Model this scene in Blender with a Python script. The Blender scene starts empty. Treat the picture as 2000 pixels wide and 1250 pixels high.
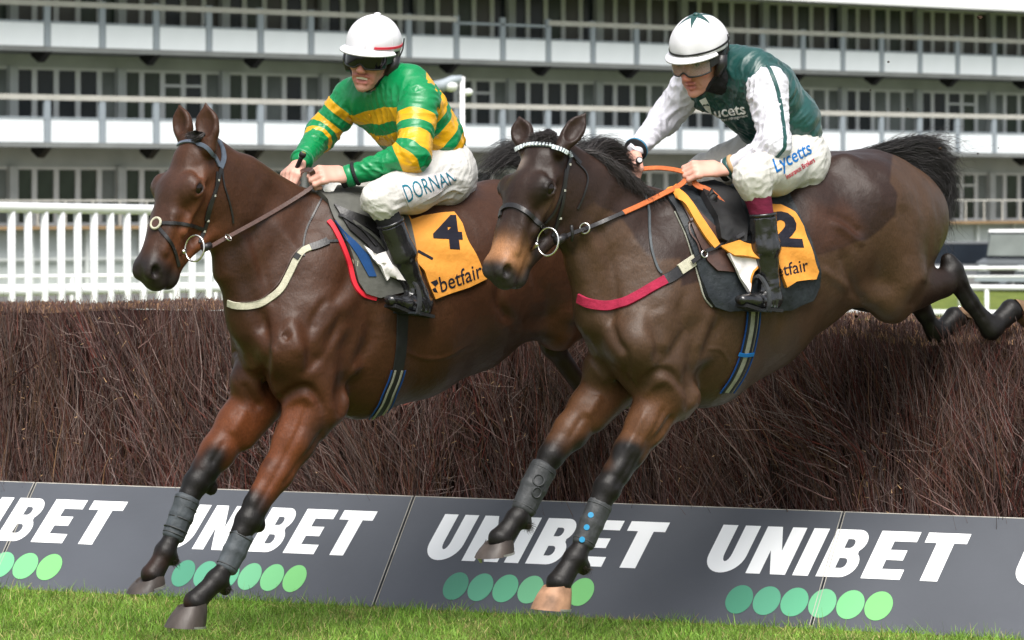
import bpy, bmesh, math, random
import numpy as np
from mathutils import Vector, Matrix
from mathutils.bvhtree import BVHTree
from mathutils.geometry import tessellate_polygon

random.seed(7); rng = np.random.default_rng(11)
SC = bpy.context.scene
C = SC.collection
# ------------------------------------------------------------------ camera
FPX, HORY, EYE = 7560.0, 388.0, 1.59          # focal length in photo pixels, horizon row, eye height
cam_d = bpy.data.cameras.new('camera'); cam = bpy.data.objects.new('camera', cam_d); C.objects.link(cam)
cam.location = (0, 0, EYE); cam.rotation_euler = (math.pi/2, 0, 0)
cam_d.sensor_width = 36; cam_d.lens = 36*FPX/2000
cam_d.shift_y = -(625-HORY)/2000
cam_d.clip_start = .5; cam_d.clip_end = 2000
cam_d.dof.use_dof = True; cam_d.dof.focus_distance = 13.9; cam_d.dof.aperture_fstop = 9.5
SC.camera = cam
# ------------------------------------------------------------------ light
W = bpy.data.worlds.new('World'); SC.world = W; W.use_nodes = True
wn = W.node_tree; wn.nodes.clear()
sky = wn.nodes.new('ShaderNodeTexSky'); sky.sky_type = 'NISHITA'; sky.sun_disc = False
SUN_EL, SUN_AZ = math.radians(58), math.radians(176)      # azimuth clockwise from +Y
sky.sun_elevation = SUN_EL; sky.sun_rotation = SUN_AZ
sky.air_density = 1.0; sky.dust_density = 3.0; sky.ozone_density = 1.0
hs = wn.nodes.new('ShaderNodeHueSaturation'); hs.inputs['Saturation'].default_value = .38
bg = wn.nodes.new('ShaderNodeBackground'); bg.inputs['Strength'].default_value = .105
wo = wn.nodes.new('ShaderNodeOutputWorld')
wn.links.new(sky.outputs[0], hs.inputs['Color']); wn.links.new(hs.outputs[0], bg.inputs['Color']); wn.links.new(bg.outputs[0], wo.inputs['Surface'])
sd = bpy.data.lights.new('sun', 'SUN'); sun = bpy.data.objects.new('sun', sd); C.objects.link(sun)
sd.energy = 2.4; sd.angle = math.radians(38); sd.color = (1, .965, .91)
sdir = Vector((math.sin(SUN_AZ)*math.cos(SUN_EL), math.cos(SUN_AZ)*math.cos(SUN_EL), math.sin(SUN_EL)))
sun.rotation_euler = sdir.to_track_quat('Z', 'Y').to_euler()
SC.view_settings.view_transform = 'Standard'; SC.view_settings.look = 'None'
SC.view_settings.exposure = 1.0; SC.view_settings.gamma = 1

# ------------------------------------------------------------------ helpers
def lin(r, g, b):
    f = lambda c: (c/255/12.92) if c/255 <= .04045 else ((c/255+.055)/1.055)**2.4
    return (f(r), f(g), f(b))
def P(px, py, d):
    return Vector(((px-1000)*d/FPX, d, EYE-(py-HORY)*d/FPX))
def proj(p):
    return 1000+p[0]*FPX/p[1], HORY+(EYE-p[2])*FPX/p[1]

def nodes_of(name):
    m = bpy.data.materials.new(name); m.use_nodes = True
    nt = m.node_tree; nt.nodes.clear()
    out = nt.nodes.new('ShaderNodeOutputMaterial'); b = nt.nodes.new('ShaderNodeBsdfPrincipled')
    nt.links.new(b.outputs[0], out.inputs[0])
    return m, nt, b
def mat(name, col, rough=.5, spec=.5, var=.0, scale=20, bump=0, bscale=None, metal=0, stretch=None, sheen=0, coat=0, dirt=None, coatr=.1, detail=4):
    """a procedural material: base colour broken up by noise, with fine relief"""
    m, nt, b = nodes_of(name)
    b.inputs['Roughness'].default_value = rough; b.inputs['Metallic'].default_value = metal
    b.inputs['Specular IOR Level'].default_value = spec
    b.inputs['Sheen Weight'].default_value = sheen; b.inputs['Coat Weight'].default_value = coat; b.inputs['Coat Roughness'].default_value = coatr
    tc = nt.nodes.new('ShaderNodeTexCoord'); mp = nt.nodes.new('ShaderNodeMapping')
    nt.links.new(tc.outputs['Object'], mp.inputs[0])
    if stretch: mp.inputs['Scale'].default_value = stretch
    no = nt.nodes.new('ShaderNodeTexNoise'); no.inputs['Scale'].default_value = scale; no.inputs['Detail'].default_value = detail
    nt.links.new(mp.outputs[0], no.inputs['Vector'])
    rmp = nt.nodes.new('ShaderNodeValToRGB'); e = rmp.color_ramp.elements
    e[0].position = .3; e[1].position = .7
    lo = tuple(max(0, c*(1-var)) for c in col); hi = tuple(min(1, c*(1+var)) for c in col)
    if dirt: lo = dirt
    e[0].color = lo+(1,); e[1].color = hi+(1,)
    nt.links.new(no.outputs['Fac'], rmp.inputs[0]); nt.links.new(rmp.outputs[0], b.inputs['Base Color'])
    if bump:
        n2 = nt.nodes.new('ShaderNodeTexNoise'); n2.inputs['Scale'].default_value = bscale or scale*3; n2.inputs['Detail'].default_value = 5
        nt.links.new(mp.outputs[0], n2.inputs['Vector'])
        bp = nt.nodes.new('ShaderNodeBump'); bp.inputs['Strength'].default_value = bump; bp.inputs['Distance'].default_value = .01
        nt.links.new(n2.outputs['Fac'], bp.inputs['Height']); nt.links.new(bp.outputs[0], b.inputs['Normal'])
    return m

def tag(o, label=None, cat=None, group=None, kind=None):
    if label: o['label'] = label
    if cat: o['category'] = cat
    if group: o['group'] = group
    if kind: o['kind'] = kind
    return o
def empty(name, loc=(0, 0, 0)):
    o = bpy.data.objects.new(name, None); C.objects.link(o); o.location = loc; o.empty_display_size = .1
    return o
def link(name, me, parent=None, material=None, smooth=False):
    o = bpy.data.objects.new(name, me); C.objects.link(o)
    if material and not me.materials: me.materials.append(material)
    if parent is not None:
        o.parent = parent
        o.matrix_parent_inverse = Matrix.Translation(-Vector(root_loc(parent)))
    if smooth: me.shade_smooth()
    return o
def root_loc(o):
    l = Vector(o.location)
    while o.parent is not None:
        if o.type == 'EMPTY' or True:
            o = o.parent; l = Vector(o.location)
    return l
# every mesh below is written in world coordinates under a thing whose Empty stands at its base,
# so a child's offset is simply minus the base
def mesh_np(name, V, F, parent=None, material=None, smooth=True, attrs=None):
    """V (n,3) float array, F (m,3|4) int array, world coordinates"""
    V = np.asarray(V, dtype=np.float32); F = np.asarray(F, dtype=np.int32)
    me = bpy.data.meshes.new(name)
    k = F.shape[1]
    me.vertices.add(len(V)); me.vertices.foreach_set('co', V.ravel())
    me.loops.add(F.size); me.loops.foreach_set('vertex_index', F.ravel())
    me.polygons.add(len(F)); me.polygons.foreach_set('loop_start', np.arange(0, F.size, k, dtype=np.int32))
    me.update(calc_edges=True)
    if attrs:
        for an, (typ, arr) in attrs.items():
            a = me.attributes.new(an, typ, 'POINT')
            arr = np.asarray(arr, dtype=np.float32)
            a.data.foreach_set('color' if 'COLOR' in typ else 'value', arr.ravel())
    if smooth: me.polygons.foreach_set('use_smooth', np.ones(len(F), dtype=bool))
    if material: me.materials.append(material)
    o = bpy.data.objects.new(name, me); C.objects.link(o)
    if parent is not None: child(o, parent)
    return o
def child(o, parent):
    o.parent = parent
    b = Vector((0, 0, 0)); q = parent
    while q is not None: b += Vector(q.location); q = q.parent
    o.location = Vector(o.location)-b if o.get('_w') is None else o.location
    return o

class MB:
    """collects boxes, tubes and prisms (world coordinates) into one mesh"""
    def __init__(s): s.v = []; s.f = []
    def add(s, vs, fs):
        n = len(s.v); s.v += [tuple(v) for v in vs]; s.f += [tuple(i+n for i in f) for f in fs]; return s
    def obox(s, o, ax, ay, az):
        """box from corner-centre o with half axes"""
        o = Vector(o); ax = Vector(ax); ay = Vector(ay); az = Vector(az)
        vs = [o+i*ax+j*ay+k*az for i in (-1, 1) for j in (-1, 1) for k in (-1, 1)]
        fs = [(0, 1, 3, 2), (4, 6, 7, 5), (0, 4, 5, 1), (2, 3, 7, 6), (0, 2, 6, 4), (1, 5, 7, 3)]
        if ax.cross(ay).dot(az) < 0: fs = [f[::-1] for f in fs]
        return s.add(vs, fs)
    def box(s, x0, x1, y0, y1, z0, z1):
        return s.obox(((x0+x1)/2, (y0+y1)/2, (z0+z1)/2), ((x1-x0)/2, 0, 0), (0, (y1-y0)/2, 0), (0, 0, (z1-z0)/2))
    def tube(s, pts, r, n=8, caps=True, flat=None, up=None):
        """tube through pts, radius r (number or list); flat=(half width, half thickness) along `up` frame makes a strap"""
        pts = [Vector(p) for p in pts]; m = len(pts)
        rs = r if hasattr(r, '__len__') else [r]*m
        ref = None; rings = []
        for i, p in enumerate(pts):
            t = (pts[min(i+1, m-1)]-pts[max(i-1, 0)])
            if t.length < 1e-9: t = Vector((0, 0, 1))
            t.normalize()
            if up is not None:
                u = Vector(up[i] if hasattr(up[0], '__len__') else up)
            else:
                u = ref if ref is not None else (Vector((0, 0, 1)) if abs(t.z) < .9 else Vector((1, 0, 0)))
            u = (u-t*u.dot(t)); 
            if u.length < 1e-6: u = t.orthogonal()
            u.normalize(); ref = u; w = t.cross(u)
            if flat:
                hw, ht = flat; hw *= rs[i]; ht *= rs[i] if rs[i] < 1 else 1
                ring = [p+w*hw+u*ht, p-w*hw+u*ht, p-w*hw-u*ht, p+w*hw-u*ht]
            else:
                ring = [p+(w*math.cos(2*math.pi*k/n)+u*math.sin(2*math.pi*k/n))*rs[i] for k in range(n)]
            rings.append(ring)
        q = 4 if flat else n; b = len(s.v); fs = []
        for i in range(m-1):
            for k in range(q):
                a = b+i*q+k; c = b+i*q+(k+1) % q
                fs.append((a, c, c+q, a+q))
        for rg in rings: s.v += [tuple(v) for v in rg]
        s.f += fs
        if caps:
            s.f.append(tuple(b+k for k in range(q))[::-1]); s.f.append(tuple(b+(m-1)*q+k for k in range(q)))
        return s
    def prism(s, poly, o, ax, ay, az):
        """polygon (a,b) list extruded: o + a*ax + b*ay, thickness az"""
        o = Vector(o); ax = Vector(ax); ay = Vector(ay); az = Vector(az)
        n = len(poly); A = [o+a*ax+b*ay for a, b in poly]; B = [p+az for p in A]
        fs = [tuple(range(n))[::-1], tuple(range(n, 2*n))]+[(i, (i+1) % n, (i+1) % n+n, i+n) for i in range(n)]
        return s.add(A+B, fs)
    def sphere(s, c, r, ax=(1, 1, 1), nu=12, nv=8):
        c = Vector(c); vs = [c+Vector((0, 0, r*ax[2]))]
        for i in range(1, nv):
            a = math.pi*i/nv
            for k in range(nu):
                b = 2*math.pi*k/nu; vs.append(c+Vector((r*ax[0]*math.sin(a)*math.cos(b), r*ax[1]*math.sin(a)*math.sin(b), r*ax[2]*math.cos(a))))
        vs.append(c-Vector((0, 0, r*ax[2]))); fs = []
        for k in range(nu): fs.append((0, 1+k, 1+(k+1) % nu))
        for i in range(nv-2):
            for k in range(nu):
                a = 1+i*nu; fs.append((a+k, a+nu+k, a+nu+(k+1) % nu, a+(k+1) % nu))
        a = 1+(nv-2)*nu
        for k in range(nu): fs.append((a+k, len(vs)-1, a+(k+1) % nu))
        return s.add(vs, fs)
    def mesh(s, name):
        me = bpy.data.meshes.new(name); me.from_pydata(s.v, [], s.f); me.update(); return me
    def build(s, name, material, parent=None, smooth=False, bevel=0, auto=None):
        me = s.mesh(name); me.materials.append(material)
        bm = bmesh.new(); bm.from_mesh(me)
        bmesh.ops.recalc_face_normals(bm, faces=bm.faces)
        if bevel: bmesh.ops.bevel(bm, geom=bm.edges[:], offset=bevel, segments=2, affect='EDGES', profile=.7)
        if auto is not None:
            for e in bm.edges:
                if len(e.link_faces) == 2 and e.calc_face_angle(0) > auto: e.smooth = False
        bm.to_mesh(me); bm.free()
        o = bpy.data.objects.new(name, me); C.objects.link(o)
        if smooth or auto is not None: me.polygons.foreach_set('use_smooth', [True]*len(me.polygons))
        if parent is not None: child(o, parent)
        return o
def inst(o, loc, parent, rz=None, scale=None, name=None):
    c = o.copy(); C.objects.link(c); c.parent = parent; c.location = loc
    if rz is not None: c.rotation_euler = (0, 0, rz)
    if scale: c.scale = scale
    return c
# ================================================================== SETTING
M = {}
M['white'] = mat('white_paint', (.80, .81, .81), .4, .5, .03, 3)
M['plastic_white'] = mat('white_plastic', (.70, .71, .715), .3, .5, .03, 2, bump=.1, bscale=8)
M['panel'] = mat('balcony_panel_white', (.82, .86, .89), .45, .4, .05, .6)
M['post'] = mat('grey_post_paint', (.30, .34, .375), .5, .4, .06, 2)
M['rail'] = mat('cream_rail_paint', (.50, .485, .44), .5, .4, .08, 1.5)
M['frame'] = mat('window_frame_grey', (.64, .66, .66), .5, .4, .1, 1.5)
M['wallgrey'] = mat('stand_wall_greygreen', (.46, .49, .49), .8, .2, .15, .8)
M['soffit'] = mat('soffit_dark', (.21, .22, .215), .8, .2, .15, 1)
M['glass_dark'] = mat('window_glass_dark', (.017, .022, .030), .22, .4, .6, .35)
M['glass_refl_green'] = mat('window_green_reflection', (.032, .046, .034), .25, .4, .7, .5)  # greenish reflection of trees painted into the pane colour
M['glass_refl_brown'] = mat('window_brown_reflection', (.070, .066, .060), .28, .4, .5, .5)  # greyish brown reflection painted as the colour of the upper panes
M['curtain'] = mat('window_blind_pale', (.17, .19, .18), .6, .2, .3, .7)
M['roofwhite'] = mat('canopy_white', (.82, .83, .83), .5, .3, .02, .5)
M['timber'] = mat('deck_edge_timber', (.30, .20, .11), .8, .2, .2, 3)
M['dark'] = mat('black_matt', (.015, .015, .016), .6, .3, .3, 20)

def grnd(y):
    """height of the ground: level at the fence, then falling gently towards the stand"""
    t = min(1, max(0, (y-18.5)/50)); return -1.38*(t*t*(3-2*t))
# ground: one sheet with rows following the fall
m, nt, b = nodes_of('turf_ground')
b.inputs['Roughness'].default_value = .95; b.inputs['Specular IOR Level'].default_value = .1
tc = nt.nodes.new('ShaderNodeTexCoord')
n1 = nt.nodes.new('ShaderNodeTexNoise'); n1.inputs['Scale'].default_value = 2.5; n1.inputs['Detail'].default_value = 8
n2 = nt.nodes.new('ShaderNodeTexNoise'); n2.inputs['Scale'].default_value = 60; n2.inputs['Detail'].default_value = 6
r1 = nt.nodes.new('ShaderNodeValToRGB'); r1.color_ramp.elements[0].position = .35; r1.color_ramp.elements[1].position = .65
r1.color_ramp.elements[0].color = (.07, .11, .02, 1); r1.color_ramp.elements[1].color = (.17, .21, .045, 1)
r2 = nt.nodes.new('ShaderNodeValToRGB'); r2.color_ramp.elements[0].position = .5; r2.color_ramp.elements[1].position = .72
r2.color_ramp.elements[0].color = (0, 0, 0, 1); r2.color_ramp.elements[1].color = (1, 1, 1, 1)
mx = nt.nodes.new('ShaderNodeMix'); mx.data_type = 'RGBA'; mx.inputs['B'].default_value = (.10, .07, .035, 1)
for n in (n1, n2): nt.links.new(tc.outputs['Object'], n.inputs['Vector'])
nt.links.new(n1.outputs[0], r1.inputs[0]); nt.links.new(n2.outputs[0], r2.inputs[0])
nt.links.new(r1.outputs[0], mx.inputs['A']); nt.links.new(r2.outputs[0], mx.inputs[0]); nt.links.new(mx.outputs['Result'], b.inputs['Base Color'])
M['turf'] = m
ys = list(np.concatenate([np.linspace(-60, 18, 12), np.linspace(20, 70, 26), np.linspace(80, 900, 12)]))
vs = []; fs = []
for y in ys:
    for x in (-600, -8, 8, 600): vs.append((x, y, grnd(y)))
for i in range(len(ys)-1):
    for k in range(3):
        a = i*4+k; fs.append((a, a+1, a+5, a+4))
g = mesh_np('ground', vs, fs, None, M['turf'], True); tag(g, kind='structure')

# ---------------------------------------------------------------- grandstand
FU = Vector((.758, .652, 0)).normalized(); FN = Vector((FU.y, -FU.x, 0))
B0 = Vector((-1000/FPX*120, 120, 0)); SP = 2.085; S0 = 1.746
def fac(s, z, off=0): return B0+FU*s+FN*off+Vector((0, 0, z))
stand = empty('grandstand', fac(20, grnd(100), 0))
tag(stand, 'long white grandstand with stacked balconies and dark windows behind the course', 'grandstand')
STB = Vector(stand.location)
K0, K1 = -8, 27
def fbox(mb, s0, s1, z0, z1, o0, o1):
    return mb.obox(fac((s0+s1)/2, (z0+z1)/2, (o0+o1)/2), FU*(s1-s0)/2, FN*(o1-o0)/2, (0, 0, (z1-z0)/2))
SA, SB = S0+K0*SP-1, S0+K1*SP+2
# walls, slabs and canopy
mb = MB()
fbox(mb, SA, SB, -1.5, .62, -6, -1.0); mb.build('terrace_base', M['wallgrey'], stand)
mb = MB(); fbox(mb, SA, SB, .62, .72, -6, -.4); mb.build('terrace_edge', M['timber'], stand)
BACK = -2.3
for (z0, z1, nm) in ((2.62, 3.2, 'wall'), (5.80, 6.2, 'wall')):
    mb = MB(); fbox(mb, SA, SB, z0, z1, BACK-.3, BACK); mb.build(nm, M['wallgrey'], stand)
mb = MB(); fbox(mb, SA, SB, .72, 9.5, BACK-3, BACK-2.6); mb.build('wall', M['soffit'], stand)
for z in (3.2, 6.2):
    mb = MB(); fbox(mb, SA, SB, z, z+.16, -5, .05); mb.build('floor_slab', M['soffit'], stand)
mb = MB(); fbox(mb, SA, SB, 9.0, 9.1, -6, -.2); mb.build('ceiling', M['soffit'], stand)
mb = MB(); mb.prism([(1.6, 8.78), (1.6, 8.98), (-9, 12.2), (-9, 9.1), (-1, 8.9)], fac(SA, 0, 0), FN, (0, 0, 1), FU*(SB-SA)); mb.build('canopy', M['roofwhite'], stand)
# balcony panels, posts and rails, each its own piece
def proto(name, mb, m):
    o = mb.build(name, m, None); return o
def fplace(o, s, z, off=0, first=[None]):
    """copy o (built about the origin of the facade frame) to facade position"""
    c = o.copy(); C.objects.link(c); c.parent = stand; c.location = fac(s, z, off)-STB
    return c
def fproto(name, s0, s1, z0, z1, o0, o1, m):
    mb = MB(); mb.obox(FU*(s0+s1)/2+FN*(o0+o1)/2+Vector((0, 0, (z0+z1)/2)), FU*(s1-s0)/2, FN*(o1-o0)/2, (0, 0, (z1-z0)/2))
    return mb.build(name, m, None)
panel = fproto('balcony_panel', .14, SP-.14, 0, .76, -.02, .02, M['panel'])
post = fproto('balcony_post', -.11, .11, -.05, 1.5, -.08, .03, M['post'])
railp = fproto('balcony_rail', .004, SP-.004, 0, .17, -.10, .05, M['rail'])
rthin = fproto('balcony_rail', .004, SP-.004, 0, .09, -.06, .03, M['post'])
lowr = fproto('balcony_bottom_rail', .12, SP-.12, 0, .05, -.05, .05, M['post'])
brk = MB(); brk.prism([(0, 0), (-.9, 0), (-.9, -.12), (-.5, -.34)], -FU*.12, FN, (0, 0, 1), FU*.24); brk = brk.build('bracket', M['dark'], None)
for (zb, zr) in ((3.33, 4.68), (6.33, 7.62)):
    for k in range(K0, K1+1):
        s = S0+k*SP
        fplace(panel, s, zb); fplace(lowr, s, zb+.77)
        odd = zb > 5 and k in (8, 9)
        fplace(post, s, zb)
        fplace(rthin if odd else railp, s, zr-(.08 if odd else 0)+(.0), 0)
        if (k-(0 if zb > 5 else 0)) % 2 == 0: fplace(brk, s+.12, zb-.12, -.02)
# window walls: columns every second bay, five lights between them
WP = 2*SP/5
frame_p = MB()
def frame_mesh(zh, tr=None, dbl=False):
    mb = MB(); w = WP
    o = lambda s0, s1, z0, z1, o0=-.06, o1=.05: mb.obox(FU*(s0+s1)/2+FN*(o0+o1)/2+Vector((0, 0, (z0+z1)/2)), FU*(s1-s0)/2, FN*(o1-o0)/2, (0, 0, (z1-z0)/2))
    o(0.002, .095, 0, zh); o(w-.095, w-.002, 0, zh); o(.095, w-.095, 0, .1); o(.095, w-.095, zh-.1, zh)
    if tr: o(.095, w-.095, tr, tr+.09)
    return mb
colp = fproto('column', -.16, .16, 0, 2.9, -.18, .12, M['wallgrey'])
for (z0, zh, fl) in ((.72, 1.9, 0), (3.36, 2.44, 1), (6.36, 2.6, 2)):
    fr = frame_mesh(zh, None if fl != 0 else None).build('window', M['frame'], None)
    frd = frame_mesh(zh, zh-.55).build('window', M['frame'], None)
    pn = fproto('pane', .095, WP-.095, .1, zh-.1, -.02, -.005, M['glass_dark'])
    glass = [pn]
    for gm in ('glass_refl_green', 'glass_refl_brown', 'curtain'):
        q = pn.copy(); q.data = pn.data.copy(); q.data.materials.clear(); q.data.materials.append(M[gm]); glass.append(q)
    shade = fproto('blind', .13, WP*.55, .1, zh-.1, -.045, -.03, M['curtain'])
    for k in range(K0 - (K0 % 2) - 2, K1+2, 2):
        s = S0+k*SP+.2
        fplace(colp, s-.05, z0, BACK+.1).scale = (1, 1, zh/2.9)
        for j in range(5):
            door = (fl < 2 and (k//2) % 3 == 1 and j in (2, 3))
            w = fplace(frd if door else fr, s+j*WP, z0, BACK)
            if fl == 2: gi = random.choice([2, 2, 1, 2, 0])
            elif fl == 1: gi = random.choice([0, 0, 0, 1, 3, 0])
            else: gi = random.choice([1, 1, 0, 3, 1])
            if fl < 2 and j == 4 : gi = 3
            c = glass[gi].copy(); C.objects.link(c); c.parent = w
    for q in (fr, frd, pn): bpy.data.objects.remove(q) if q.name in C.objects and q.parent is None else None
    for q in glass[1:]: bpy.data.objects.remove(q)
    bpy.data.objects.remove(shade)
for q in (panel, post, railp, rthin, lowr, brk, colp): bpy.data.objects.remove(q)
mb = MB(); n0 = grnd(130)
mb.add([fac(SA-20, n0+.02, 1.0), fac(SB+30, n0+.02, 1.0), fac(SB+30, n0+.02, 17), fac(SA-20, n0+.02, 17)], [(0, 1, 2, 3)])
road = mb.build('car_park', mat('tarmac_pale_worn', (.13, .13, .125), .9, .2, .25, .4, bump=.1), None); tag(road, kind='structure')
# glass balustrade in front of the ground floor terrace
gb = MB(); fbox(gb, SA, SB, 1.50, 1.56, -.55, -.5); gb.build('terrace_rail', M['rail'], stand)
for k in range(K0*2, K1*2):
    mb = MB(); s = S0+k*SP/2*1.0; fbox(mb, s-.025, s+.025, .72, 1.5, -.54, -.5); mb.build('terrace_post', M['rail'], stand)
# steel framed bays under the terrace edge
for k in range(K0, K1):
    mb = MB(); s = S0+k*SP; fbox(mb, s-.05, s+.05, -1.45, .6, -.9, -.8); fbox(mb, s+.05, s+SP-.05, -.35, -.28, -.9, -.85); mb.build('undercroft_frame', M['frame'], stand)

# ---------------------------------------------------------------- rails and picket wing
def rail_fence(name, label, pts, tops, rr, posts, group=None):
    """pts: list of (px,d) along the rail; tops: heights of rails above ground; posts: px list"""
    A, B = [Vector((( px-1000)*d/FPX, d, grnd(d))) for px, d in pts]
    t = empty(name, A); tag(t, label, 'rail', group)
    for h, r in zip(tops, rr):
        mb = MB(); mb.tube([A+Vector((0, 0, h)), (A+B)/2+Vector((0, 0, h)), B+Vector((0, 0, h))], r, 10); mb.build('rail', M['plastic_white'], t, smooth=True)
    for f in posts:
        q = A.lerp(B, f); mb = MB(); mb.tube([q+Vector((0, 0, -.05)), q+Vector((0, 0, tops[0]))], rr[0]*.8, 10); mb.build('post', M['plastic_white'], t, smooth=True)
    return t
rail_fence('running_rail', 'white double running rail with post, nearest rail behind the right horse tail', [(1640, 86), (2250, 84)], (1.02, .45), (.06, .075), (.1, .477, .8))
rail_fence('running_rail', 'thin white running rail farther back, below the parked cars', [(1640, 101), (2300, 103)], (1.14, .92), (.05, .03), (.05, .35, .57, .9))
rail_fence('running_rail', 'white running rail seen through the picket wing at far left', [(-120, 84), (1300, 92)], (1.26, 1.02, .45), (.045, .07, .05), (.06, .17, .3, .36, .5, .7, .9))
rail_fence('running_rail', 'lower white rail in front of the stand behind the picket wing', [(-120, 60), (1300, 72)], (.42, .2), (.05, .03), (.1, .23, .33, .5, .7, .9))

wing = empty('picket_wing', P(-60, 388, 38)*1.0); wing.location.z = grnd(38)
tag(wing, 'white plastic picket wing fence with round top rail behind the brush', 'fence')
def wg(px, z): d = 38+3*(px/450); return Vector(((px-1000)*d/FPX, d, z))
def wtop(px): d = 38+3*(px/450); return EYE-(405+.016*px-HORY)*d/FPX
def wbot(px): d = 38+3*(px/450); return EYE-(571-.0186*px-HORY)*d/FPX
mb = MB(); mb.tube([wg(x, wtop(x)) for x in range(-450, 960, 60)], .052, 12); mb.build('top_rail', M['plastic_white'], wing, smooth=True)
mb = MB(); mb.tube([wg(x, wbot(x))+Vector((0, .06, 0)) for x in range(-450, 960, 60)], .042, 10); mb.build('bottom_rail', M['plastic_white'], wing, smooth=True)
for i in range(-13, 29):
    x = 22+32.4*i-.03*i*i
    mb = MB(); lean = .012*math.sin(i*2.1)
    zb = grnd(38)+.0
    mb.tube([wg(x+2+lean*100, zb), wg(x, wtop(x)-.035)], .041, 10)
    mb.build('pale', M['plastic_white'], wing, smooth=True)

# white camera pole beside the left rider
pole = empty('camera_pole', P(903, 500, 60)); pole.location.z = grnd(60)
tag(pole, 'slim white pole with two round white lamps and grey arm beside left jockey', 'pole')
pz = lambda px, py: P(px, py, 60)
mb = MB(); mb.tube([Vector((pz(903, 0).x, 60, grnd(60))), pz(903, 150)], .04, 10); mb.build('mast', M['white'], pole, smooth=True)
mb = MB(); mb.sphere(pz(881, 168), .10, (1.1, 1, .9)); mb.build('lamp', M['white'], pole, smooth=True)
mb = MB(); mb.sphere(pz(915, 180), .07, (1, 1, .8)); mb.build('lamp', M['white'], pole, smooth=True)
mb = MB(); mb.tube([pz(903, 153), pz(885, 157), pz(866, 167), pz(840, 172)], [.05, .08, .10, .10], 10); mb.build('arm', M['post'], pole, smooth=True)
for y in (275, 300): mb = MB(); mb.tube([pz(903, y), pz(903, y+3)], .05, 10); mb.build('clamp', M['dark'], pole)

# vehicles parked beyond the rails
def car(name, label, cat, px, d, L, Wd, Hh, rot, bodycol, tall):
    base = Vector(((px-1000)*d/FPX, d, grnd(d))); t = empty(name, base); tag(t, label, cat, 'vehicles parked by the stand')
    R = Matrix.Rotation(rot, 3, 'Z')
    pm = mat(name+'_paint', bodycol, .3, .5, .05, 3, coat=.4)
    T = lambda x, y, z: base+R@Vector((x, y, z))
    ax, ay = R@Vector((1, 0, 0)), R@Vector((0, 1, 0)); z = Vector((0, 0, 1))
    h1 = Hh*.55
    prof = [(-L/2, .35), (-L/2+.03, h1*.9), (-L/2+.35*L*.35, h1), (L/2-.05, h1*.97), (L/2, .38)]
    mb = MB(); mb.prism(prof, base-ay*Wd/2, ax, z, ay*Wd); mb.build('body', pm, t, bevel=.05)
    x0, x1 = (-L*.30, L*.47) if tall else (-L*.22, L*.38)
    cab = [(x0-.25, h1), (x0+.05, Hh), (x1-.08, Hh), (x1+.05, h1)]
    mb = MB(); mb.prism(cab, base-ay*(Wd/2-.08), ax, z, ay*(Wd-.16)); mb.build('cabin', M['glass_dark'], t, bevel=.03)
    mb = MB(); mb.prism([(x0, Hh-.02), (x0+.06, Hh+.05), (x1-.1, Hh+.05), (x1-.04, Hh-.02)], base-ay*(Wd/2-.06), ax, z, ay*(Wd-.12)); mb.build('roof', M['white'] if tall else pm, t, bevel=.02)
    mb = MB(); mb.obox(T(x0-.14, 0, (h1+Hh)/2), ax*.012+z*.0, ay*(Wd/2-.14), z*(Hh-h1)*.40+ax*.13); mb.build('windscreen', M['curtain'], t)
    for sx in (-L*.32, L*.31):
        for sy in (-1, 1):
            c = T(sx, sy*(Wd/2-.1), .36); mb = MB(); mb.tube([c-ay*.12, c+ay*.12], .36, 18); w = mb.build('wheel', M['dark'], t)
            mb = MB(); c2 = c+ay*sy*.125; mb.tube([c2-ay*.01, c2+ay*.01], .2, 12); r = mb.build('rim', M['post'], w)
    for sy in (-1, 1):
        mb = MB(); mb.obox(T(-L/2-.01, sy*Wd*.36, h1*.72), ax*.03, ay*.13, z*.08); mb.build('headlight', M['panel'], t)
    mb = MB(); mb.obox(T(-L/2-.02, 0, h1*.62), ax*.02, ay*Wd*.22, z*.13); mb.build('grille', M['dark'], t)
    mb = MB(); mb.obox(T(-L/2-.04, 0, .42), ax*.05, ay*Wd*.5, z*.09); mb.build('bumper', M['post'], t, bevel=.01)
    return t
car('parked_car', 'grey off-road vehicle with white roof parked at the right edge', 'car', 2010, 125, 4.4, 1.85, 1.92, math.radians(60), (.10, .11, .12), True)
car('parked_car', 'dark estate car parked left of the white-roofed vehicle', 'car', 1870, 128, 4.2, 1.75, 1.5, math.radians(8), (.16, .17, .18), False)
car('parked_car', 'dark vehicle parked behind the pickets at the far left', 'car', 14, 131, 4.6, 1.9, 2.2, math.radians(25), (.03, .032, .036), True)
bl = mat('blue_barrel_plastic', (.01, .16, .50), .4, .5, .1, 4)
for px, lb in ((79, 'blue drum standing behind the pickets, left one'), (110, 'blue drum standing behind the pickets, right one')):
    b0 = Vector(((px-1000)*131/FPX, 131, grnd(131))); mb = MB(); mb.tube([b0, b0+Vector((0, 0, .05)), b0+Vector((0, 0, .3)), b0+Vector((0, 0, .6)), b0+Vector((0, 0, .86)), b0+Vector((0, 0, .9))], [.18, .2, .205, .205, .2, .16], 16)
    tag(mb.build('drum', bl, None, smooth=True), lb, 'drum')

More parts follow.
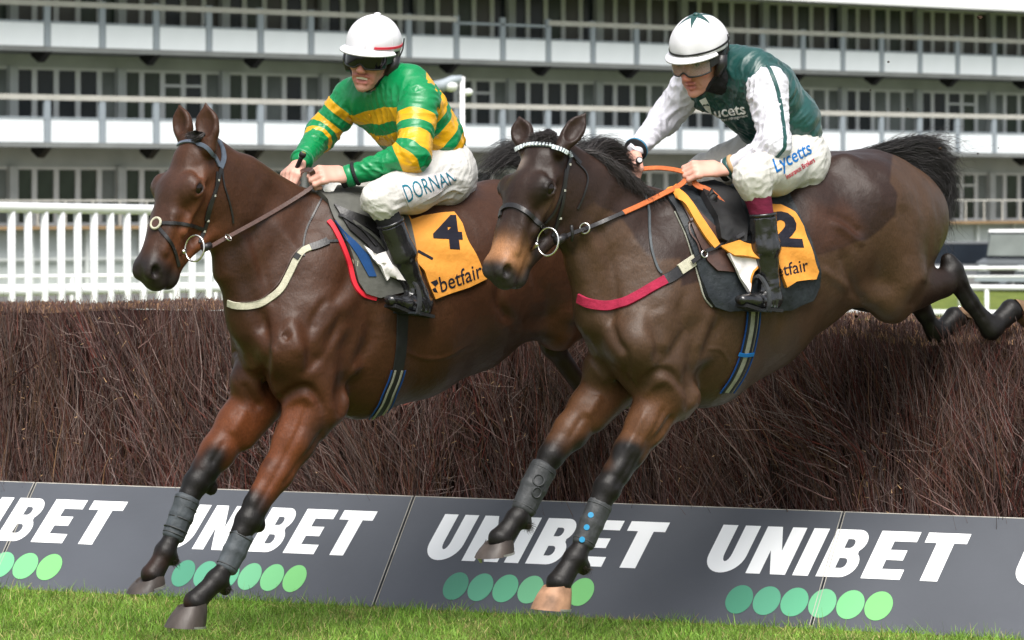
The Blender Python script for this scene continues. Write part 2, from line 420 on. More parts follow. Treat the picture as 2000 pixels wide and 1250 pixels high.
# ---------------------------------------------------------------- brush fence and boards
FA = P(0, 388, 15.79); FB = P(2000, 388, 13.96); FA.z = FB.z = 0
BU = (FB-FA).normalized(); BN = Vector((-BU.y, BU.x, 0))          # along the fence; away from the camera
def fz(s, o, z): return FA+BU*s+BN*o+Vector((0, 0, z))
LEAN, BTOP = .36, .405
BV = (BN*LEAN+Vector((0, 0, BTOP))); BLEN = BV.length; BVn = BV.normalized(); BNn = BU.cross(BVn).normalized()
if BNn.y > 0: BNn = -BNn
def board_sv(px, py):
    """where the sight line through a photo point meets the leaning board: (s, v 0..1)"""
    o = Vector((0, 0, EYE)); r = P(px, py, 10)-o
    n = BNn; t = (FA-o).dot(n)/r.dot(n); h = o+r*t-FA
    return h.dot(BU), h.dot(BVn)/BLEN
M['board'] = mat('board_face_grey', (.070, .076, .090), .42, .4, .10, 2.5, bump=.04, bscale=40)
nt = M['board'].node_tree; b = [q for q in nt.nodes if q.type == 'BSDF_PRINCIPLED'][0]      # scuffs and mud flecks
tc = nt.nodes.new('ShaderNodeTexCoord'); mp = nt.nodes.new('ShaderNodeMapping'); mp.inputs['Scale'].default_value = (6, 6, 34)
nz_ = nt.nodes.new('ShaderNodeTexNoise'); nz_.inputs['Scale'].default_value = 3.2; nz_.inputs['Detail'].default_value = 7; nz_.inputs['Roughness'].default_value = .7
rr_ = nt.nodes.new('ShaderNodeValToRGB'); rr_.color_ramp.elements[0].position = .70; rr_.color_ramp.elements[1].position = .76
mx = nt.nodes.new('ShaderNodeMix'); mx.data_type = 'RGBA'; mx.inputs['B'].default_value = (.28, .29, .31, 1)
old = b.inputs['Base Color'].links[0].from_socket
nt.links.new(tc.outputs['Object'], mp.inputs[0]); nt.links.new(mp.outputs[0], nz_.inputs[0]); nt.links.new(nz_.outputs[0], rr_.inputs[0]); nt.links.new(rr_.outputs[0], mx.inputs[0]); nt.links.new(old, mx.inputs['A']); nt.links.new(mx.outputs['Result'], b.inputs['Base Color'])
M['board_edge'] = mat('board_edge_ply', (.36, .34, .30), .8, .2, .3, 12)
M['print_white'] = mat('board_print_white', (.86, .87, .88), .4, .4, .02, 5)
seams = [-1.5, board_sv(66, 950)[0], board_sv(803, 985)[0], board_sv(1645, 1010)[0], board_sv(1645, 1010)[0]+1.75]
labels = ['grey advertising board at the far left edge, cut by the frame', 'grey advertising board between left seam and middle, white UNIBET lettering and green dots',
          'grey advertising board under the right horse forelegs with white lettering', 'grey advertising board at the right end past the seam']
boards = []
for i in range(4):
    a, b_ = seams[i]+.003, seams[i+1]-.003
    t = empty('advertising_board', fz((a+b_)/2, 0, 0)); tag(t, labels[i], 'board', 'boards along the foot of the fence')
    mb = MB(); mb.obox(fz((a+b_)/2, 0, 0)+BV*.5-BNn*.009, BU*(b_-a)/2, BV*.5, BNn*.009); mb.build('board_face', M['board'], t)
    mb = MB(); mb.obox(fz((a+b_)/2, 0, 0)+BV+BVn*.0022-BNn*.009, BU*((b_-a)/2), BVn*.002, BNn*.0085); mb.build('board_edge', M['board_edge'], t)
    for e in (a+.0035, b_-.0035):
        mb = MB(); mb.obox(fz(e, 0, 0)+BV*.5+BNn*.0012, BU*.0014, BV*.498, BNn*.0011); mb.build('edge_trim', M['board_edge'], t)
    boards.append((a, b_, t))
def arc(cx, cy, rx, ry, a0, a1, n=8):
    return [(cx+rx*math.cos(math.radians(a0+(a1-a0)*i/n)), cy+ry*math.sin(math.radians(a0+(a1-a0)*i/n))) for i in range(n+1)]
ST = .42      # stem width over letter width unit
def glyph(ch):
    """outlines in a 1x1 box (first the outer edge, then holes); st = stem as a share of the width"""
    if ch == 'U':
        s = .40
        return [[(0, 1), (s, 1), (s, .42)]+arc(.5, .40, .10, .17, 180, 360, 8)+[(1-s, 1), (1, 1), (1, .38)]+arc(.5, .36, .5, .37, 0, -180, 16)]
    if ch == 'N':
        s = .36
        return [[(0, 0), (0, 1), (s+.02, 1), (1-s, .50), (1-s, 1), (1, 1), (1, 0), (1-s-.02, 0), (s, .50), (s, 0)]]
    if ch == 'I': return [[(0, 0), (0, 1), (1, 1), (1, 0)]]
    if ch == 'B':
        s = .42
        o = [(0, 0), (0, 1), (.62, 1)]+arc(.64, .75, .33, .25, 90, -50, 10)+arc(.62, .28, .38, .28, 50, -90, 10)
        h1 = [(s, .80), (s, .61), (.56, .61)]+arc(.56, .705, .1, .095, -90, 90, 6)
        h2 = [(s, .40), (s, .19), (.57, .19)]+arc(.57, .295, .11, .105, -90, 90, 6)
        return [o, h1, h2]
    if ch == 'E':
        s = .43
        return [[(0, 0), (0, 1), (1, 1), (1, .79), (s, .79), (s, .61), (.86, .61), (.86, .40), (s, .40), (s, .21), (1, .21), (1, 0)]]
    if ch == 'T': return [[(0, .79), (0, 1), (1, 1), (1, .79), (.70, .79), (.70, 0), (.29, 0), (.29, .79)]]
def flat_letter(ch, s0, s1, v0, v1, shear, t, m, name='letter', zlift=.0016):
    loops = glyph(ch); pts = []
    loops = [[Vector((a, b, 0)) for a, b in lp] for lp in loops]
    tri = tessellate_polygon(loops); flat = [p for lp in loops for p in lp]
    V = []
    for p in flat:
        v = v0+(v1-v0)*p.y; s = s0+(s1-s0)*p.x+shear*(v-v0)
        V.append(FA+BU*s+BV*v+BNn*zlift)
    me = bpy.data.meshes.new(name); me.from_pydata([tuple(v) for v in V], [], [tuple(f) for f in tri]); me.update()
    bm = bmesh.new(); bm.from_mesh(me); bmesh.ops.remove_doubles(bm, verts=bm.verts, dist=1e-5)
    for f in bm.faces:
        f.normal_update()
        if f.normal.dot(BNn) < 0: f.normal_flip()
    bm.to_mesh(me); bm.free(); me.materials.append(m)
    o = bpy.data.objects.new(name, me); C.objects.link(o); child(o, t); return o
def board_for(s):
    for a, b_, t in boards:
        if s < b_: return t
    return boards[-1][2]
CUT = {'U': (0, .155), 'N': (.184, .345), 'I': (.374, .437), 'B': (.468, .614), 'E': (.648, .803), 'T': (.834, 1.0)}
dots_col = [(84, 158, 128), (100, 178, 144), (108, 192, 150), (124, 202, 152), (130, 210, 144), (134, 214, 132)]
dot_m = [mat('dot_green_%s' % 'abcdef'[i], tuple(q*.72 for q in lin(*c)), .4, .4, .02, 4) for i, c in enumerate(dots_col)]
# words: (px, py) of the lower left of U and the upper right of T, first and last dot centres
words = [((-195, 1056), (252, 977), (-134, 1096), (97, 1107)), ((302, 1078), (739, 997), (358, 1121), (575, 1132)), ((818, 1103), (1308, 1024), (890, 1146), (1135, 1157)),
         ((1364, 1130), (1898, 1042), (1444, 1171), (1716, 1185)), ((1966, 1165), (2560, 1070), (2060, 1205), (2380, 1220))]
for (p0, p1, q0, q1) in words:
    sa, v0 = board_sv(*p0); sb, v1 = board_sv(*p1)
    v0, v1 = .44, .85
    sh = .035/(v1-v0)
    w = sb-sa-.035
    for ch in 'UNIBET':
        a, b_ = CUT[ch]; flat_letter(ch, sa+a*w, sa+b_*w, v0, v1, sh, board_for(sa+(a+b_)/2*w), M['print_white'])
    d0, e0 = board_sv(*q0); d1, e1 = board_sv(*q1)
    for i in range(6):
        s = d0+(d1-d0)*i/5; v = .215; n = 28; rs = (d1-d0)/10*.97; rv = .122
        c = FA+BU*s+BV*v+BNn*.0018
        V = [c]+[c+BU*rs*math.cos(2*math.pi*k/n)+BV*rv*math.sin(2*math.pi*k/n)+BU*.0*0 for k in range(n)]
        me = bpy.data.meshes.new('dot'); me.from_pydata([tuple(v_) for v_ in V], [], [(0, 1+k, 1+(k+1) % n) for k in range(n)]); me.materials.append(dot_m[i])
        o = bpy.data.objects.new('dot', me); C.objects.link(o); child(o, board_for(s))

# brush: birch packed in a dark core with tens of thousands of twigs
FT = 1.15
brush = empty('brush_fence', fz(2.2, .8, 0)); tag(brush, 'packed reddish birch brush fence the horses are jumping', 'fence')
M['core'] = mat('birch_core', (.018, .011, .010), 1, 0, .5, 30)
SL, SR = -1.6, 6.4
def top_at(s):      # top of the brush, worn lower to the right where horses pass
    return FT-.05*max(0, min(1, (s-3.5)/1.0))+.012*math.sin(s*3.1)+.008*math.sin(s*9.7)
def face_o(s, z):   # how far the front face stands back from the board foot
    return .42+.20*(z/1.15)+.02*math.sin(s*4.3+z*3)
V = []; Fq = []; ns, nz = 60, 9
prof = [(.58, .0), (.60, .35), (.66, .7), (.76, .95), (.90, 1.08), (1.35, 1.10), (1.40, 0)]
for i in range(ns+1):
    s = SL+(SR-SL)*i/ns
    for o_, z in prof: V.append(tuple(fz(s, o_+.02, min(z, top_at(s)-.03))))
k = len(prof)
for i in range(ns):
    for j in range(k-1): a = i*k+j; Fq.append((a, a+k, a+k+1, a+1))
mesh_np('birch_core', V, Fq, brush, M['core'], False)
def vcol_mat(name, rough=.8, spec=.2, attr='Col', bump=0, bscale=300, trans=0, sheen=0, stretch=None):
    m, nt, b = nodes_of(name); a = nt.nodes.new('ShaderNodeAttribute'); a.attribute_name = attr
    nt.links.new(a.outputs['Color'], b.inputs['Base Color'])
    b.inputs['Roughness'].default_value = rough; b.inputs['Specular IOR Level'].default_value = spec; b.inputs['Sheen Weight'].default_value = sheen
    return m
M['twig'] = vcol_mat('birch_twig')
def strands(name, base, dirs, length, rad, cols, curve, parent, material, segs=3, sides=3, taper=.25, kink=0):
    """many thin tapered stalks as one mesh. base, dirs, curve (n,3); length, rad (n); cols (n,3)"""
    n = len(base); t = np.linspace(0, 1, segs+1)[None, :, None]
    L = length[:, None, None]
    ctr = base[:, None, :]+dirs[:, None, :]*t*L+curve[:, None, :]*(t**2)*L
    if kink:
        k_ = rng.normal(0, kink, (n, segs+1, 3))*L; k_[:, 0] = 0; ctr = ctr+np.cumsum(k_, axis=1)*(1-.4*t)
    tan = dirs[:, None, :]+2*curve[:, None, :]*t; tan /= np.linalg.norm(tan, axis=2, keepdims=True)
    ref = rng.normal(size=(n, 3)); ref /= np.linalg.norm(ref, axis=1, keepdims=True)
    u = np.cross(tan, ref[:, None, :]); u /= np.maximum(np.linalg.norm(u, axis=2, keepdims=True), 1e-6); w = np.cross(tan, u)
    r = rad[:, None, None]*(1-(1-taper)*t)
    rings = []
    if sides == 2:
        rings = [ctr+u*r, ctr-u*r]
    else:
        for k in range(sides):
            a = 2*math.pi*k/sides; rings.append(ctr+(u*math.cos(a)+w*math.sin(a))*r)
    V = np.stack(rings, axis=2).reshape(-1, 3)            # n, segs+1, sides
    q = 1 if sides == 2 else sides
    i = np.arange(n)[:, None, None]*(segs+1)*sides; j = np.arange(segs)[None, :, None]*sides; k = np.arange(q)[None, None, :]
    a = i+j+k; b = i+j+(k+1) % sides
    F = np.stack([a, b, b+sides, a+sides], axis=3).reshape(-1, 4)
    if cols.ndim == 2:
        col = np.repeat(np.concatenate([cols, np.ones((n, 1))], 1), (segs+1)*sides, axis=0)
    o = mesh_np(name, V, F, parent, material, sides > 2, {'Col': ('FLOAT_COLOR', col)})
    o['kind'] = 'stuff'; return o
FAa, BUa, BNa = np.array(FA), np.array(BU), np.array(BN)
def vface(s, z):      # front face of the brush; its shoulder is rounded off where the birch has been beaten down
    return .42+.20*(z/1.15)+.02*np.sin(s*4.3+z*3)+np.clip(s-2.3, 0, 1.2)*.55*np.clip(z-.62, 0, 1)**2*3.2
def vtop(s): return np.array([top_at(a) for a in s])
def tone_at(s, z):    # broad patches of colour in the packed birch
    return .5+.5*np.sin(s*2.7+1.3*np.sin(s*1.1+z*2))*np.cos(s*5.9+z*2.3)
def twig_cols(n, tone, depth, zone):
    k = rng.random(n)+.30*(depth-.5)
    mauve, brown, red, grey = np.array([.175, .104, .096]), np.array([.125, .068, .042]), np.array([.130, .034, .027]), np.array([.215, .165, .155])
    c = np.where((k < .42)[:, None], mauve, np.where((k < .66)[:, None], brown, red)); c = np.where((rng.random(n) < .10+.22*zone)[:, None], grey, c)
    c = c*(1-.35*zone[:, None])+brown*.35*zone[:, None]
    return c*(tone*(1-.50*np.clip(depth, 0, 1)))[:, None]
def bundles(nb, per, smin, smax, zlo, zhi, mu, sig, Lr, out=(0., .12), spread=.028, lean=.16, tmul=1.):
    """birch goes in by the handful: every handful has its own lean, colour and depth"""
    S_ = rng.uniform(smin, smax, nb); Z_ = rng.uniform(zlo, zhi, nb); dep = rng.random(nb)**1.3
    A_ = rng.normal(mu, sig, nb)+.15*np.sin(S_*3.3+Z_*2); T_ = rng.uniform(.28, 1.22, nb)*tmul; C_ = rng.normal(0, .13, (nb, 3)); Z2 = tone_at(S_, Z_)
    i = np.repeat(np.arange(nb), per); n = len(i)
    s = S_[i]+rng.normal(0, spread, n); z0 = np.clip(Z_[i]+rng.normal(0, .07, n), -.05, 1.06); d = np.clip(dep[i]+rng.normal(0, .16, n), 0, 1.2)
    o_ = vface(s, z0)+(out[0]+(out[1]-out[0])*d)+.03*np.sin(s*7.1)-.02
    base = FAa+BUa*s[:, None]+BNa*o_[:, None]; base[:, 2] = z0
    ang = A_[i]+rng.normal(0, .11, n)
    dirs = BUa*np.sin(ang)[:, None]+BNa*(lean+rng.normal(0, .06, n))[:, None]; dirs[:, 2] += np.cos(ang); dirs /= np.linalg.norm(dirs, axis=1, keepdims=True)
    L = rng.uniform(Lr[0], Lr[1], n); tp = vtop(s); L = np.where(dirs[:, 2] > .2, np.minimum(L, np.maximum(tp-z0, 0)/np.maximum(dirs[:, 2], .2)+rng.uniform(-.02, .006, n)), L); L = np.maximum(L, .03)
    cur = C_[i]+rng.normal(0, .09, (n, 3)); cur[:, 2] *= .3
    rad = rng.uniform(.0010, .0024, n); rad = np.where(rng.random(n) < .12, rad*1.8, rad)
    return base, dirs, L, rad, twig_cols(n, T_[i]*rng.uniform(.7, 1.3, n), d, np.clip(Z2[i], 0, 1)), cur
strands('birch_twigs', *bundles(1250, 26, SL, SR, -.05, 1.0, -.22, .20, (.22, .60)), brush, M['twig'], segs=5, kink=.022)
strands('birch_twigs', *bundles(260, 12, SL, SR, .0, .95, -.15, .50, (.12, .35), (-.035, .0), .03, .02, 1.15), brush, M['twig'], segs=5, kink=.035)
strands('bent_tufts', *bundles(64, 30, 3.25, SR, .55, .98, -1.0, .34, (.12, .32), (-.06, .04), .03, -.10, 1.25), brush, M['twig'], segs=5, kink=.03)
def stray(n, smin, smax, zlo, zhi, mu, sig, out, Lr=(.06, .20), col=(.27, .20, .18), r=(.0007, .0014)):
    s = rng.uniform(smin, smax, n); z0 = rng.uniform(zlo, zhi, n); o_ = vface(s, z0)-.02
    base = FAa+BUa*s[:, None]+BNa*o_[:, None]; base[:, 2] = np.minimum(z0, vtop(s)-.01)
    ang = rng.normal(mu, sig, n)
    dirs = BUa*np.sin(ang)[:, None]-BNa*(rng.uniform(0, out, n))[:, None]; dirs[:, 2] += np.cos(ang); dirs /= np.linalg.norm(dirs, axis=1, keepdims=True)
    return base, dirs, rng.uniform(Lr[0], Lr[1], n), rng.uniform(r[0], r[1], n), np.array(col)*rng.uniform(.5, 1.3, (n, 1)), rng.normal(0, .25, (n, 3))
strands('loose_twigs', *stray(1500, SL, SR, .1, 1.08, -1.0, .9, .25), brush, M['twig'], segs=5, kink=.04)
strands('cut_stubs', *stray(900, SL, SR, .05, 1.1, -1.3, .8, .5, (.006, .022), (.52, .33, .18), (.0012, .003)), brush, M['twig'], segs=1)
strands('straw_stems', *stray(26, SL, SR, .05, .35, -.15, .12, .05, (.15, .32), (.30, .17, .09), (.003, .005)), brush, M['twig'], segs=3)
# cut ends on the top of the fence
n = 30000; s = rng.uniform(SL, SR, n); o_ = .60+.76*rng.random(n)
base = np.array(FA)+np.array(BU)*s[:, None]+np.array(BN)*o_[:, None]; base[:, 2] = np.array([top_at(a) for a in s])-.033-np.clip(s-2.3, 0, 1.2)*.05*np.clip(1-(o_-.6)/.3, 0, 1)
dirs = rng.normal(0, .35, (n, 3)); dirs[:, 2] = 1; dirs /= np.linalg.norm(dirs, axis=1, keepdims=True)
c = np.where((rng.random(n) < .30)[:, None], np.array([.36, .21, .12]), np.array([.16, .10, .085]))*rng.uniform(.5, 1.3, (n, 1))
strands('cut_ends', base, dirs, rng.uniform(.014, .032, n), rng.uniform(.0010, .0024, n), c, rng.normal(0, .1, (n, 3)), brush, M['twig'], segs=1, taper=.9)

# grass blades in front of the boards
def patch(x, y):   # light and dark clumps
    return .5+.5*np.sin(x*3.1+np.sin(y*4.7)*1.7)*np.sin(y*5.3+np.sin(x*2.9)*1.3)
n = 170000
gy = rng.uniform(12.3, 16.3, n); gx = (rng.uniform(-250, 2250, n)-1000)*gy/FPX
rel = (gx-FA.x)*BN.x+(gy-FA.y)*BN.y; keep = rel < -.002
gx, gy, rel = gx[keep], gy[keep], rel[keep]; n = len(gx)
pt = patch(gx*2, gy*2)*.6+.4*patch(gx*7+3, gy*7)
base = np.stack([gx, gy, np.zeros(n)-.004], 1)
dirs = rng.normal(0, .55, (n, 3)); dirs[:, 2] = 1; dirs /= np.linalg.norm(dirs, axis=1, keepdims=True)
near = np.clip(1-np.abs(rel)/.12, 0, 1)
L = rng.uniform(.014, .036, n)*(.55+.9*pt)+near*.020*rng.random(n)*(pt > .45)
c = np.array([.225, .35, .058])[None]*(1-pt[:, None])+np.array([.165, .345, .032])[None]*pt[:, None]
c = c*rng.uniform(.5, 1.25, (n, 1))*(.55+.6*patch(gx*5+1, gy*9))[:, None]; dry = rng.random(n) < (.08+.22*(pt < .35)); c[dry] = np.array([.42, .36, .14])*rng.uniform(.6, 1.2, (dry.sum(), 1))
gr = strands('grass', base, dirs, L, rng.uniform(.0012, .0026, n), c, rng.normal(0, .35, (n, 3)), None, vcol_mat('grass_blade', .55, .3), segs=2, sides=2, taper=.15)
tag(gr, 'short green grass in front of the advertising boards', 'grass', kind='stuff')
# ================================================================== SCULPTING ENGINE
# A body is one closed surface: tapered elliptical limbs and masses blended by a smooth union, meshed once.
def nv(v): v = np.asarray(v, float); return v/np.linalg.norm(v)
def frame(a, up):
    a = nv(a); u = np.asarray(up, float); u = u-a*u.dot(a); u = nv(u); return a, u, np.cross(a, u)
class Sculpt:
    def __init__(s): s.p = []; s.paint = []
    def seg(s, p1, p2, r1, r2=None, k=.03, col=0, up=(0, 0, 1), op='+', cap=1.0):
        """tapered limb from p1 to p2; r = radius or (half height along up, half width)"""
        p1 = np.asarray(p1, float); p2 = np.asarray(p2, float); r2 = r1 if r2 is None else r2
        h1, w1 = r1 if hasattr(r1, '__len__') else (r1, r1); h2, w2 = r2 if hasattr(r2, '__len__') else (r2, r2)
        v = p2-p1; L = np.linalg.norm(v)
        if L < 1e-6: v = np.array([0, 0, 1.]); L = 1e-6
        a = v/L; 
        if abs(np.dot(a, nv(up))) > .98: up = (1, .2, 0)
        a, u, l = frame(a, up)
        s.p.append(dict(t='seg', p1=p1, a=a, u=u, l=l, L=L, h=(h1, h2), w=(w1, w2), cap=cap, k=k, col=col, op=op, e=(p1, p2), R=max(h1, w1, h2, w2)))
        return s
    def ell(s, c, r, a=(0, 0, 1), up=(1, 0, 0), k=.03, col=0, op='+'):
        c = np.asarray(c, float); a, u, l = frame(a, up)
        s.p.append(dict(t='ell', p1=c, a=a, u=u, l=l, r=r, k=k, col=col, op=op, e=(c, c), R=max(r))); return s
    def chain(s, pts, k=.03, col=0, up=(0, 0, 1)):
        for (a, ra), (b, rb) in zip(pts[:-1], pts[1:]): s.seg(a, b, ra, rb, k, col, up)
        return s
def pd(q, X, Y, Z):
    x = X-q['p1'][0]; y = Y-q['p1'][1]; z = Z-q['p1'][2]
    a, u, l = q['a'], q['u'], q['l']
    ta = x*a[0]+y*a[1]+z*a[2]; qu = x*u[0]+y*u[1]+z*u[2]; ql = x*l[0]+y*l[1]+z*l[2]
    if q['t'] == 'ell':
        ra, ru, rl = q['r']; e = ta; h, w, re = ru, rl, ra
    else:
        tt = np.clip(ta/q['L'], 0, 1); h = q['h'][0]+(q['h'][1]-q['h'][0])*tt; w = q['w'][0]+(q['w'][1]-q['w'][0])*tt
        e = ta-tt*q['L']; re = np.minimum(h, w)*q['cap']
    k0 = np.sqrt((qu/h)**2+(ql/w)**2+(e/re)**2); k1 = np.sqrt((qu/h**2)**2+(ql/w**2)**2+(e/re**2)**2)
    return k0*(k0-1)/(k1+1e-6)
CORN = np.array([(i, j, k) for i in (0, 1) for j in (0, 1) for k in (0, 1)])
EDG = [(a, b) for a in range(8) for b in range(a+1, 8) if np.abs(CORN[a]-CORN[b]).sum() == 1]
def surface(sc_, h, disp=None, pad=.02):
    """mesh of the zero level of the blended field, cell size h"""
    lo = np.min([np.minimum(*q['e'])-q['R']-pad for q in sc_.p if q['op'] == '+'], axis=0)
    hi = np.max([np.maximum(*q['e'])+q['R']+pad for q in sc_.p if q['op'] == '+'], axis=0)
    n = np.ceil((hi-lo)/h).astype(int)+2
    ax = [(lo[i]+h*np.arange(n[i])).astype(np.float32) for i in range(3)]
    F = np.full(n, 1., np.float32)
    for q in sc_.p:
        m = q['R']+q['k']+2.5*h
        b0 = np.minimum(*q['e'])-m; b1 = np.maximum(*q['e'])+m
        i0 = np.clip(np.floor((b0-lo)/h).astype(int), 0, n-1); i1 = np.clip(np.ceil((b1-lo)/h).astype(int)+1, 1, n)
        sl = tuple(slice(i0[i], i1[i]) for i in range(3))
        d = pd(q, ax[0][sl[0]][:, None, None], ax[1][sl[1]][None, :, None], ax[2][sl[2]][None, None, :]).astype(np.float32)
        f = F[sl]; k = q['k']
        if q['op'] == '+':
            hh = np.maximum(k-np.abs(f-d), 0)/k; F[sl] = np.minimum(f, d)-hh*hh*k*.25
        else:
            d = -d; hh = np.maximum(k-np.abs(f-d), 0)/k; F[sl] = np.maximum(f, d)+hh*hh*k*.25
    ins = F < 0
    cnt = np.zeros(n-1, np.int8)
    for c in CORN: cnt += ins[c[0]:n[0]-1+c[0], c[1]:n[1]-1+c[1], c[2]:n[2]-1+c[2]]
    I = np.argwhere((cnt > 0) & (cnt < 8)); N = len(I)
    fv = [F[I[:, 0]+c[0], I[:, 1]+c[1], I[:, 2]+c[2]] for c in CORN]
    acc = np.zeros((N, 3)); w = np.zeros(N)
    for a, b in EDG:
        m = (fv[a] < 0) != (fv[b] < 0); t = np.where(m, fv[a]/np.where(m, fv[a]-fv[b], 1), 0)
        acc += (CORN[a]+(CORN[b]-CORN[a])*t[:, None])*m[:, None]; w += m
    V = lo+(I+acc/w[:, None])*h
    idx = np.full(n-1, -1, np.int32); idx[I[:, 0], I[:, 1], I[:, 2]] = np.arange(N)
    Q = []
    for ax_ in range(3):
        s0 = [slice(None)]*3; s1 = [slice(None)]*3; s0[ax_] = slice(0, -1); s1[ax_] = slice(1, None)
        ch = ins[tuple(s0)] != ins[tuple(s1)]; E = np.argwhere(ch); o1, o2 = [(1, 2), (2, 0), (0, 1)][ax_]
        E = E[(E[:, o1] > 0) & (E[:, o2] > 0) & (E[:, o1] < n[o1]-1) & (E[:, o2] < n[o2]-1)]
        sgn = ins[E[:, 0], E[:, 1], E[:, 2]]
        d1 = np.zeros(3, int); d1[o1] = 1; d2 = np.zeros(3, int); d2[o2] = 1
        g = lambda A: idx[A[:, 0], A[:, 1], A[:, 2]]
        q = np.stack([g(E-d1-d2), g(E-d2), g(E), g(E-d1)], 1)
        q[~sgn] = q[~sgn][:, ::-1]; Q.append(q)
    Q = np.concatenate(Q); Q = Q[(Q >= 0).all(1)]
    return V, Q
def smooth_mesh(V, Q, it=2, lam=.5):
    E = np.unique(np.sort(np.concatenate([Q[:, [0, 1]], Q[:, [1, 2]], Q[:, [2, 3]], Q[:, [3, 0]]]), axis=1), axis=0)
    deg = np.bincount(E.ravel(), minlength=len(V))[:, None]
    for _ in range(it):
        S = np.zeros_like(V)
        for c in range(3):
            S[:, c] = np.bincount(E[:, 0], V[E[:, 1], c], len(V))+np.bincount(E[:, 1], V[E[:, 0], c], len(V))
        V = V+lam*(S/deg-V)
    return V
def prim_colors(sc_, V, pal, sig=.012):
    num = np.zeros((len(V), 3)); den = np.zeros(len(V))
    V = V.astype(np.float32)
    for q in sc_.p:
        if q['op'] != '+': continue
        m = q['R']+.06; b0 = np.minimum(*q['e'])-m; b1 = np.maximum(*q['e'])+m
        s = np.nonzero(((V > b0) & (V < b1)).all(1))[0]
        if not len(s): continue
        d = pd(q, V[s, 0], V[s, 1], V[s, 2]); w = np.exp(-np.clip(d+.02, -.2, .2)/sig)
        num[s] += w[:, None]*np.array(pal[q['col']]); den[s] += w
    return num/np.maximum(den, 1e-12)[:, None]
def normals_of(V, Q):
    n = np.cross(V[Q[:, 2]]-V[Q[:, 0]], V[Q[:, 3]]-V[Q[:, 1]]); N = np.zeros_like(V)
    for c in range(3):
        for j in range(4): N[:, c] += np.bincount(Q[:, j], n[:, c], len(V))
    return N/np.maximum(np.linalg.norm(N, axis=1), 1e-12)[:, None]
def noise3(V, f, seed=0):
    """cheap smooth noise, about -1..1"""
    r = np.random.default_rng(seed); o = np.zeros(len(V))
    for _ in range(6):
        k = r.normal(size=3); k *= f/np.linalg.norm(k)*r.uniform(.7, 1.4); o += np.sin(V@k+r.uniform(0, 6.3))
    return o/3
def sd_poly(x, y, poly):
    """signed distance (negative inside) to a closed polygon"""
    P_ = np.array(poly, float); n = len(P_); d = np.full(x.shape, 1e9); s = np.ones(x.shape)
    for i in range(n):
        a, b = P_[i], P_[i-1]; ex, ey = b-a; wx, wy = x-a[0], y-a[1]
        t = np.clip((wx*ex+wy*ey)/(ex*ex+ey*ey), 0, 1); d = np.minimum(d, (wx-ex*t)**2+(wy-ey*t)**2)
        c1 = y >= a[1]; c2 = y < b[1]; c3 = ex*wy > ey*wx
        s = np.where((c1 & c2 & c3) | (~c1 & ~c2 & ~c3), -s, s)
    return s*np.sqrt(d)
def bvh_of(V, Q): return BVHTree.FromPolygons([tuple(v) for v in V.tolist()], Q.tolist())
CAMP = Vector((0, 0, EYE))
def hit(bvhs, px, py, lift=0.0, maxd=60):
    """first surface a sight line meets: point lifted off along the normal, and the normal"""
    r = (P(px, py, 10)-CAMP).normalized(); best = None
    for bv in (bvhs if isinstance(bvhs, (list, tuple)) else [bvhs]):
        h = bv.ray_cast(CAMP, r, maxd)
        if h[0] is not None and (best is None or h[3] < best[2]): best = (h[0], h[1], h[3])
    if best is None: return None
    n = best[1]; n = n if n.dot(r) < 0 else -n
    return best[0]+n*lift, n
def near(bvhs, p, lift=0.0):
    best = None
    for bv in (bvhs if isinstance(bvhs, (list, tuple)) else [bvhs]):
        h = bv.find_nearest(Vector(p))
        if h[0] is not None and (best is None or h[3] < best[2]): best = (h[0], h[1], h[3])
    return best[0]+best[1]*lift, best[1]
def spline(pts, n=8):
    """smooth curve through points of any dimension"""
    p = np.array([tuple(q) for q in pts], float); out = []
    if len(p) < 3: return [p[0]+(p[-1]-p[0])*t for t in np.linspace(0, 1, n+1)]
    q = np.vstack([2*p[0]-p[1], p, 2*p[-1]-p[-2]])
    for i in range(1, len(q)-2):
        for t in np.arange(n)/n:
            out.append(.5*((2*q[i])+(q[i+1]-q[i-1])*t+(2*q[i-1]-5*q[i]+4*q[i+1]-q[i+2])*t*t+(-q[i-1]+3*q[i]-3*q[i+1]+q[i+2])*t**3))
    out.append(p[-1]); return out
def ribbon(name, pts, nrm, width, thick, material, parent, twist=None):
    """strap with real thickness lying along pts, its face turned to nrm"""
    pts = [Vector(p) for p in pts]; m = len(pts); mb = MB(); vs = []
    ws = width if hasattr(width, '__len__') else [width]*m
    for i, p in enumerate(pts):
        t = (pts[min(i+1, m-1)]-pts[max(i-1, 0)]).normalized(); u = Vector(nrm[i]); u = (u-t*u.dot(t)); u.normalize(); w = t.cross(u)
        a = ws[i]/2; b = thick/2
        for (x, y) in ((-a, -b), (-a*.9, b), (0, b*1.15), (a*.9, b), (a, -b), (0, -b)): vs.append(p+w*x+u*y)
    fs = []
    for i in range(m-1):
        for k in range(6): a = i*6+k; c = i*6+(k+1) % 6; fs.append((a, c, c+6, a+6))
    fs += [tuple(range(6))[::-1], tuple((m-1)*6+k for k in range(6))]
    mb.add(vs, fs); return mb.build(name, material, parent, smooth=False, auto=.9)
